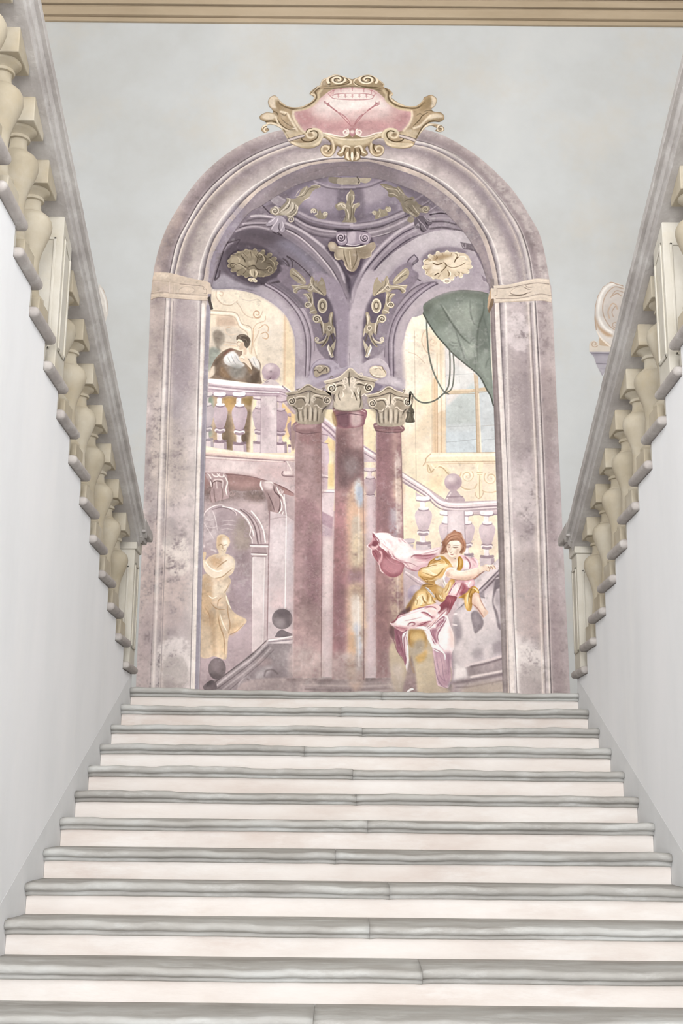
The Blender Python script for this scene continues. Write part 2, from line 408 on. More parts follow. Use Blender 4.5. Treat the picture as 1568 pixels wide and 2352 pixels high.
    def stroke(self, p, col, w, al=1, bl=0, taper=0, mot=0, grad=None):
        w *= self.k; bl *= self.k
        r = int(round(bl)); bb = self.bbox(p, w/2+3*r+2)
        x0, x1, y0, y1 = bb
        if x1 <= x0 or y1 <= y0: return
        c = np.zeros((y1-y0, x1-x0), np.float32)
        n = len(p); t = np.linspace(0, 1, n)
        wd = np.full(n, w/2)
        if taper == 1: wd = w/2*np.sqrt(np.clip(4*t*(1-t), 0, 1))
        elif taper == 2: wd = w/2*(1-t)
        elif taper == 3: wd = w/2*t
        for i in range(n-1):
            a, b = p[i], p[i+1]; m = max(wd[i], wd[i+1])+1
            u0 = max(x0, int(min(a[0], b[0])-m)); u1 = min(x1, int(max(a[0], b[0])+m)+2)
            v0 = max(y0, int(min(a[1], b[1])-m)); v1 = min(y1, int(max(a[1], b[1])+m)+2)
            if u1 <= u0 or v1 <= v0: continue
            X = np.arange(u0, u1)+.5-a[0]; Y = (np.arange(v0, v1)+.5-a[1])[:, None]
            d = b-a; L = d@d+1e-9
            s = np.clip((X*d[0]+Y*d[1])/L, 0, 1)
            dist = np.sqrt((X-s*d[0])**2+(Y-s*d[1])**2)
            q = np.clip(wd[i]+(wd[i+1]-wd[i])*s-dist+.5, 0, 1)
            ww = wd[i]+(wd[i+1]-wd[i])*s
            q = np.minimum(q, np.clip(2*ww+.15, 0, 1))
            z = c[v0-y0:v1-y0, u0-x0:u1-x0]
            np.maximum(z, q, out=z)
        if r: c = self.box(c, r)
        self.put(c, bb, col, al, mot, grad)
    def mask(self, p, bl=0):
        r = int(round(bl*self.k)); m = np.zeros((self.h, self.w), np.float32)
        bb = self.bbox(p, 3*r+2)
        c = self.cover(p, bb)
        if r: c = self.box(c, r)
        m[bb[2]:bb[3], bb[0]:bb[1]] = c
        return m
    def colour(self, s):
        c = np.array([int(s[i:i+2], 16)/255 for i in (0, 2, 4)])
        g = c.mean(); c = g+(c-g)*self.sat
        if self.tint is not None: c = np.clip(c*self.tint[0]+self.tint[1], 0, 1)
        return c
    def run(self, text):
        lines = [l.strip() for l in text.strip().splitlines()]
        i = 0
        while i < len(lines):
            l = lines[i]; i += 1
            if not l or l[0] == '#': continue
            if l.startswith('DEF '):
                name = l.split()[1]; body = []
                while lines[i] != 'END': body.append(lines[i]); i += 1
                i += 1; self.defs[name] = '\n'.join(body); continue
            self.line(l)
    def line(self, l):
        head, _, tail = l.partition(':')
        h = head.split(); op = h[0]
        v = [float(x) for x in tail.split()]
        if op == '@': self.o = (float(h[1]), float(h[2]), float(h[3])); return
        if op == 'USE':
            o, m, t = self.o, self.mirror, self.tint
            for a in h[2:]:
                if a[0] == 'm': self.mirror = float(a[1:])
                if a[0] == 't': self.tint = (float(a[1:]), 0.)
            self.run(self.defs[h[1]]); self.o, self.mirror, self.tint = o, m, t; return
        if op == 'CLIP':
            p = self.pts(v); p = self.smooth(p, True) if 'F' in h else p
            self.clip = self.mask(p, float(h[2][1:]) if len(h) > 2 else 0); return
        if op == 'SAT': self.sat = float(h[1]); return
        if op == 'NOCLIP': self.clip = None; return
        if op == 'O':
            p = self.pts(v); self.outlines.append((h[1], self.smooth(p, True, 3) if 'F' in h else p)); return
        col = self.colour(h[1]); al = 1.; bl = 0.; mot = .05; w = 1.5; tp = 0; grad = None; brk = 0
        for a in h[2:]:
            c, r = a[0], a[1:]
            if c == 'a': al = float(r)
            elif c == 'b': bl = float(r)
            elif c == 'm': mot = float(r)
            elif c == 'w': w = float(r)
            elif c == 't': tp = int(r)
            elif c == 'n': brk = float(r)
            elif c == 'g':
                c2, _, g = r.partition('@'); g = [float(x) for x in g.split(',')]
                grad = (self.colour(c2), self.pts(g))
        sc = self.o[2] if self.o[2] < 1 else 1.
        if op == 'F': self.fill(self.smooth(self.pts(v), True), col, al, bl, mot, grad, brk)
        elif op == 'P': self.fill(self.pts(v), col, al, bl, mot, grad, brk)
        elif op == 'S': self.stroke(self.smooth(self.pts(v), False, 5), col, w, al, bl, tp, mot, grad)
        elif op == 'L': self.stroke(self.pts(v), col, w, al, bl, tp, mot, grad)
        elif op == 'E':
            cx, cy, rx, ry = v[:4]; ro = np.radians(v[4]) if len(v) > 4 else 0
            t = np.linspace(0, 2*np.pi, 40, endpoint=False)
            x, y = rx*np.cos(t), ry*np.sin(t)
            q = np.stack([cx+x*np.cos(ro)-y*np.sin(ro), cy+x*np.sin(ro)+y*np.cos(ro)], 1).ravel()
            self.fill(self.pts(q), col, al, bl, mot, grad)
        elif op == 'Q':      # volute: cx cy r_out r_in turns start_degrees [squash]
            cx, cy, r0, r1, tn, st = v[:6]; sq = v[6] if len(v) > 6 else 1
            t = np.linspace(0, 1, int(abs(tn)*18)+4); an = np.radians(st)+t*tn*2*np.pi; rr = r0+(r1-r0)*t
            q = np.stack([cx+rr*np.cos(an), cy+rr*np.sin(an)*sq], 1).ravel()
            self.stroke(self.pts(q), col, w, al, bl, tp, mot, grad)
        else: raise ValueError(l)

ARCH = [  # each painted moulding line of the surround, left foot, round the arch, right foot
 [(311,1600),(328,1200),(345,700),(346.6,676),(356.5,603),(378,534),(413,470.5),(460,407),(519.6,354),(580,320),(640,300),(720,288),(806,284),(890,288),(962,295),(1014,310),(1067,339),(1116,375.5),(1175.5,434.7),(1218,500),(1243,551),(1262,647),(1268,700),(1284,1060),(1309,1600)],
 [(344,1600),(362,1130),(380,690),(390,625),(405,559),(430.6,508),(460,458.6),(496,417),(547,376.6),(606.5,344),(690,316),(760,307),(806,305),(860,308),(947,321),(1000,335),(1061,365),(1122,424.5),(1163,475.5),(1194,524.5),(1214,586),(1222,637),(1229,694),(1248,1060),(1266,1600)],
 [(366,1600),(380,1130),(393,690),(401,628.6),(420.7,553.5),(448,500),(488,445),(547,391),(618,352),(700,325),(760,315),(806,313),(860,316),(940,331),(1000,346),(1081.6,396),(1130.6,451),(1173,520),(1194,573),(1206,641),(1214,694),(1232,1060),(1250,1600)],
 [(438,1600),(448,1130),(455,690),(456.5,636.5),(464,595),(488,534),(523.5,482),(567,439),(618,405),(665,379.5),(741,363),(773,361),(806,360),(847,361),(928,374),(1000,407),(1047,441),(1090,488),(1126.5,545),(1145,598),(1152,651),(1160,694),(1166,1060),(1189,1600)],
 [(441,1600),(452,1130),(463,690),(468,636.5),(478,585),(498,537.7),(547,474),(580,441),(618,413),(680,382),(745,367.5),(773,365),(806,364),(847,366),(928,383),(1000,416),(1067,473.5),(1110,532.6),(1130.6,585.7),(1140,625),(1144,651),(1147,694),(1156,1060),(1170,1600)],
 [(448,1600),(460,1060),(475,690),(480,636.5),(486,593),(509.7,543.6),(533,508),(587,447),(618,425),(645,408),(680,392),(708.5,381),(750,374.5),(795,371.5),(830,372),(859,374),(951,403.6),(1000,430.6),(1061,481.6),(1102,541),(1122,596),(1132.6,651),(1134,694),(1152,1060),(1165,1600)],
 [(457,1600),(471,1060),(484,690),(486,656),(498,611),(517.6,563.4),(567,494),(600,473),(640,447),(687,423),(752,406.6),(795,404),(830,407),(882,414),(962,442.7),(1000,470),(1019.6,486),(1065.5,534.5),(1100,589.6),(1112,625),(1118,647),(1125,694),(1138,1060),(1155,1600)],
]
RAMPS = [  # colour across each moulding, (left leg, crown and right leg)
 ['b4a9aa','a5989b','988a8e','908388','a0949a'],
 ['5c5358','cfcac8','b9b2b5','948b92','6f666d'],
 ['c8bcb3','958990','a79b9f','b7acaf','c2b9b9'],
 ['d6d3d1','b6afb3','8f878d','6e666c'],
 ['c3b5aa','bfb1a8','b9aba3'],
 ['857a86','8b808a','857b84'],
]
def hexc(s):
    c=[int(s[i:i+2],16)/255 for i in (0,2,4)]; g=sum(c)/3
    return [g+(x-g)*.8 for x in c]
def resample(p, n):
    p=np.array(p,float); d=np.r_[0,np.cumsum(np.hypot(*np.diff(p,axis=0).T))]; t=np.linspace(0,d[-1],n)
    return np.stack([np.interp(t,d,p[:,0]),np.interp(t,d,p[:,1])],1)
def arch_lines(P):
    out=[]
    for l in ARCH:
        s=P.smooth(np.array(l,float),False,8); up=np.nonzero(s[:,1]<700.5)[0]; i,j=up[0],up[-1]
        out.append(np.concatenate([resample(s[:i+1],30)[:-1],resample(s[i:j+1],140)[:-1],resample(s[j:],30)]))
    return out
def paint_arch(P):
    L=arch_lines(P)
    steps=[9,5,12,5,2,4]
    for b in range(6):
        r=[hexc(c) for c in RAMPS[b]]; n=steps[b]*2
        for i in range(n):
            t0,t1=i/n,(i+1)/n
            tm=(i+.5)/n*(len(r)-1); k=min(int(tm),len(r)-2); f=tm-k
            c=[a*(1-f)+z*f for a,z in zip(r[k],r[k+1])]
            A=L[b]*(1-t0)+L[b+1]*t0; Z=L[b]*(1-t1)+L[b+1]*t1
            if i<n-1 or b<5: Z=L[b]*(1-t1-.08)+L[b+1]*(t1+.08) if i<n-1 else Z
            P.fill(P.mp(np.concatenate([A,Z[::-1]])),c,1,0,.085)
    # the dark drawn lines
    for i,w,a in ((1,1.6,.75),(2,1.0,.45),(4,1.8,.7),(6,1.4,.45)):
        P.stroke(P.mp(L[i]),hexc('5a5056'),w,a,0)
    for i,w,a in ((0,5,.25),):
        P.stroke(P.mp(L[i]),hexc('b0a6a6'),w,a,1)
    P.stroke(P.mp(L[3]),hexc('e4e2e0'),2.2,.6,0)
    P.stroke(P.mp(L[2]+np.array([1.5,1.5])),hexc('d8cec6'),4,.5,0)
    P.stroke(P.mp(L[1]+np.array([2.,2.])),hexc('dedad8'),2.4,.5,0)
    P.clip=P.mask(P.mp(np.concatenate([L[0],L[6][::-1]])))
    P.run(ARCH_TXT)
    P.clip=None
    P.run(IMPOST_TXT)
ARCH_TXT='''
SAT .7
F c9c2c0 a.4 b12 n.9 : 314 1600 340 1000 345 690 480 690 465 1100 452 1600
F c6bcbc a.35 b12 n.9 : 1130 690 1268 690 1308 1600 1170 1600
# large washes on the surround
F 847882 a.35 b9 n.9 : 480 410 560 350 640 318 700 305 690 322 600 348 520 398 470 450
F 8b8076 a.45 b9 n.9 : 470 480 520 430 570 410 560 430 500 480 470 560 430 620 425 590
F c8c0bc a.5 b7 n.9 : 430 628 445 560 470 510 520 460 560 430 530 470 485 530 460 590 452 635
F 7d7279 a.4 b8 n.9 : 700 330 800 318 900 325 1000 355 1080 405 1060 410 980 362 880 340 720 342
F 857a86 a.5 b6 n.9 : 1085 410 1150 480 1195 580 1205 640 1190 640 1165 560 1120 480 1080 430
F c9c1be a.5 b6 n.9 : 1060 440 1110 500 1140 570 1160 640 1180 640 1160 570 1120 490 1070 430
F 8a7d80 a.4 b8 n.9 : 1020 335 1080 365 1150 430 1200 510 1225 590 1210 560 1165 480 1110 410 1040 360
F c9c4c2 a.45 b5 n.9 : 1090 370 1160 430 1210 500 1240 580 1255 640 1245 640 1228 570 1190 495 1140 430
F b49a80 a.25 b8 n.9 : 350 560 400 480 420 500 380 590 370 640 350 640
F 9c8b80 a.35 b8 n.9 : 345 690 380 690 372 860 338 900
F 6f6a80 a0.16 b8 n.9 : 398 760 440 800 436 960 390 1000
F 90808a a.45 b10 n.9 : 400 700 450 700 446 900 394 860
F c7b9a4 a.28 b9 n.9 : 352 1000 400 960 430 1060 420 1160 356 1120
F d2b6ac a.4 b10 n.9 : 320 1210 370 1200 430 1290 420 1420 352 1440 318 1400
F cbbcbf a.5 b9 n.9 : 380 1180 446 1140 442 1300 376 1330
F 93838c a.35 b10 n.9 : 325 1420 360 1380 440 1420 430 1500 330 1500
F cfc6cb a.5 b8 n.9 : 370 1490 438 1470 436 1600 360 1600
F 8a7e7c a.4 b6 n.9 : 365 1510 400 1500 430 1560 380 1590
F b8a4a8 a.5 b8 n.9 : 318 1440 344 1440 340 1600 312 1600
F 84767c a.4 b9 n.9 : 1150 800 1220 800 1228 1000 1172 1040
F bdb1b8 a.45 b9 n.9 : 1160 700 1212 700 1220 800 1164 800
F 8d7c7d a.45 b9 n.9 : 1240 860 1280 880 1290 1050 1250 1080
F ad9ba6 a.4 b10 n.9 : 1172 1050 1232 1060 1236 1200 1176 1220
F 84736f a0.29 b8 n.9 : 1175 1280 1240 1270 1244 1340 1178 1350
F b39a98 a.4 b9 n.9 : 1180 1360 1244 1360 1248 1460 1184 1450
F d2cdd0 a.55 b8 n.9 : 1184 1470 1246 1500 1250 1600 1188 1600
F 94888a a.35 b6 n.9 : 1200 1530 1240 1520 1244 1590 1200 1600
F 97838c a.5 b7 n.9 : 1255 1080 1284 1060 1304 1580 1270 1590
F b9aeb6 a.5 b6 n.9 : 1272 1030 1284 1030 1308 1580 1296 1590
S 8a6f6f w1 a.3 b0 : 1216 700 1232 1060 1251 1590
F d5cfc8 a.7 b4 n1.2 : 376 1240 420 1230 436 1290 420 1320 384 1310
F 7e787c a0.33 b4 n1.2 : 372 1200 400 1190 410 1240 376 1250
F 7b7580 a0.29 b4 n1.2 : 340 1180 352 1170 350 1230 338 1240
F d8d3d2 a.6 b4 n1.2 : 366 1480 430 1470 436 1560 370 1550
F 7e7674 a0.33 b4 n1.2 : 376 1520 420 1510 430 1570 384 1590
F d8d3d2 a.6 b4 n1.2 : 1184 1480 1240 1500 1246 1560 1190 1540
F 857a7a a0.33 b4 n1.2 : 1196 1540 1236 1530 1240 1590 1200 1596
F 8a8290 a0.26 b4 n1.2 : 404 760 434 780 430 900 398 960
F d0c4ba a.4 b5 n1.2 : 356 900 372 880 364 1060 346 1080
F 8a7f86 a0.29 b4 n1.2 : 1176 870 1216 880 1222 980 1180 960
F d4ccd0 a.5 b4 n1.2 : 1166 720 1206 730 1210 800 1168 790
F cfc6c8 a.5 b5 n1.2 : 1178 1080 1230 1100 1236 1200 1182 1180
# light fillets of the legs
L dcd4d2 w4 a.7 b1 : 386 692 368 1130 352 1600
L 7f747b w1.5 a.7 : 398 692 383 1130 368 1600
L e2dcd8 w9 a.8 b1 : 466 700 455 1100 442 1600
L 6f666c w2 a.6 b0 : 461.5 692 448 1160 436 1600
L e0d8d4 w10 a.85 b1 : 1140 700 1158 1060 1176 1600
L e8e4e2 w3 a.6 b1 : 1161 700 1170 1060 1190 1600
L 6d646b w1.5 a.8 : 1146.5 696 1164 1060 1187 1600
L d8ccc8 w3 a.7 : 1212 696 1229 1060 1246 1600
L d9d1ce w3 a.6 : 1224 696 1242 1060 1262 1600
L 665c62 w1.3 a.8 : 1229 696 1247 1060 1266 1600
L 665c62 w1.2 a.7 : 1217 696 1234 1060 1253 1600
F 8b849e a.6 b6 n.9 : 486 650 500 600 530 540 560 500 545 470 510 530 480 600 478 650
F 786a70 a.6 b8 n.9 : 600 470 640 425 720 385 800 372 900 378 900 418 800 406 720 415 640 447
F 9c8c8e a.6 b8 n.9 : 960 405 1050 470 1105 545 1130 640 1118 650 1100 590 1040 505 960 445
S 5a5056 w1.2 a.3 : 700 400 760 385 800 382
# reveals
P 8f8a9c b0 : 474 700 485 700 471 1060 457 1600 447 1600 461 1060
L b5b1bd w2 a.6 : 483 700 470 1060 456 1600
P 887b7c m.1 : 1125 640 1134 640 1137 760 1152 1060 1166 1600 1154 1600 1139 1060 1126 800
L a3979a w3 a.5 b1 : 1131 700 1147 1060 1160 1600
L 6d6064 w1.5 a.5 : 1126 700 1139 1060 1154 1600
'''
IMPOST_TXT='''
SAT .95
# left impost block
@ 310 340 .1977
F c6b8a8 m.07 : 225 1445 225 1445 400 1450 640 1510 845 1555 880 1600 885 1690 845 1700 840 1770 700 1765 430 1745 280 1730 185 1765 185 1765 190 1690 195 1560
S a59687 w1 a.6 : 205 1535 400 1555 620 1590 780 1600
S 8f8176 w1.4 a.7 : 190 1690 330 1672 430 1685 700 1705 835 1710
S d8cbbb w3 a.6 b1 : 190 1715 330 1695 430 1705 700 1728 835 1730
S 82746a w1.4 a.7 : 186 1765 260 1738 430 1745 700 1768 835 1772
S 82746a w1.2 a.7 : 520 1580 780 1605 792 1640 828 1640 828 1690 800 1690
F ddd3c3 a.6 b4 n.9 : 280 1470 380 1460 390 1520 330 1530
F b4a6a4 a.4 b4 n.9 : 200 1560 330 1560 420 1620 400 1670 220 1660
S a09187 w1.2 a.6 : 510 1650 560 1615 640 1612 690 1640 685 1670 620 1695 540 1685
L d6cac4 w2 a.5 : 400 1560 400 1680
L d6cac4 w2 a.4 : 460 1570 460 1690
P 4d4745 m.15 : 840 1740 868 1724 908 1870 878 1878
F 5d5650 a.7 b1 : 850 1760 862 1750 890 1850 880 1860
# right impost block
@ 1000 300 .20408
F cdc2b4 m.05 : 650 1745 650 1745 830 1730 1000 1690 1130 1665 1275 1672 1275 1672 1300 1850 1300 1930 1300 1930 1180 1915 960 1925 660 1940 660 1940 650 1890 620 1890 620 1780 652 1775
S 7f7268 w1.6 a.8 : 690 1780 820 1770 1000 1735 1140 1715 1275 1728
S e0d6c8 w3 a.6 b1 : 660 1757 830 1740 1000 1702 1130 1680 1270 1690
S 8d7f76 w1.5 a.7 : 680 1892 900 1890 1040 1868 1180 1838 1300 1860
S a29080 w1.2 a.7 : 660 1935 960 1920 1180 1910 1300 1935
S e0d6c8 w3 a.5 b1 : 690 1912 900 1908 1060 1888 1190 1862 1298 1890
S 85776c w2 a.8 t1 : 835 1805 850 1835 920 1850 1000 1840 1085 1810
S 85776c w2 a.8 t1 : 840 1810 900 1770 980 1760 1040 1785 1085 1780
S 85776c w2 a.7 t1 : 1010 1735 1030 1760 1090 1765
S 6d6056 w3 a.7 t1 : 815 1860 880 1860 980 1850 1040 1820
S e6ddd0 w2 a.6 t1 : 850 1800 930 1762 1010 1765
L 85776c w1.2 a.7 : 690 1790 690 1850 665 1860
P 7c6a58 m.1 : 585 2010 620 1895 655 1895 648 1960 600 2058
P b59c80 m.1 : 580 1990 590 1880 620 1780 625 1890 590 2020
@ 0 0 1
'''

def paint_vault(P):
    L=arch_lines(P)
    P.run(PIER_TXT)
    P.run(VAULT_BASE)
    P.run(VAULT_TXT)
    P.run(PIER_TOP)
    P.run(PENDANT_TXT)
VAULT_BASE='''
SAT .72
@ 0 0 1
# deep purple of the vault, everything above the two openings
P 75697a m.08 : 470 700 478 655 496 600 520 556 560 500 610 455 680 420 760 395 850 395 940 430 1010 475 1065 530 1105 590 1122 650 1118 650 1000 640 940 680 880 720 806 760 730 720 660 680 600 650 560 650 500 650 470 668
# dome panel
F 80758a m.05 : 600 470 660 430 740 406 810 402 880 412 960 440 1015 470 1000 478 960 452 919 487 860 507 790 513 720 503 678 488 640 455 620 470
F 9a8fa2 a.8 b7 : 700 440 750 420 770 440 770 470 740 490 700 470
F a398a8 a.8 b7 : 832 432 870 425 895 440 870 462 830 470
F 5d5262 a.7 b6 : 620 470 660 435 720 410 760 408 700 425 665 450 640 475
F 5b5060 a.7 b6 : 900 415 950 430 1010 470 1000 480 950 455
F 5f5464 a.6 b6 : 690 480 740 500 790 508 860 500 910 480 900 470 850 490 790 496 740 488
F 5f5464 a.6 b4 : 780 430 830 430 830 505 780 505
'''
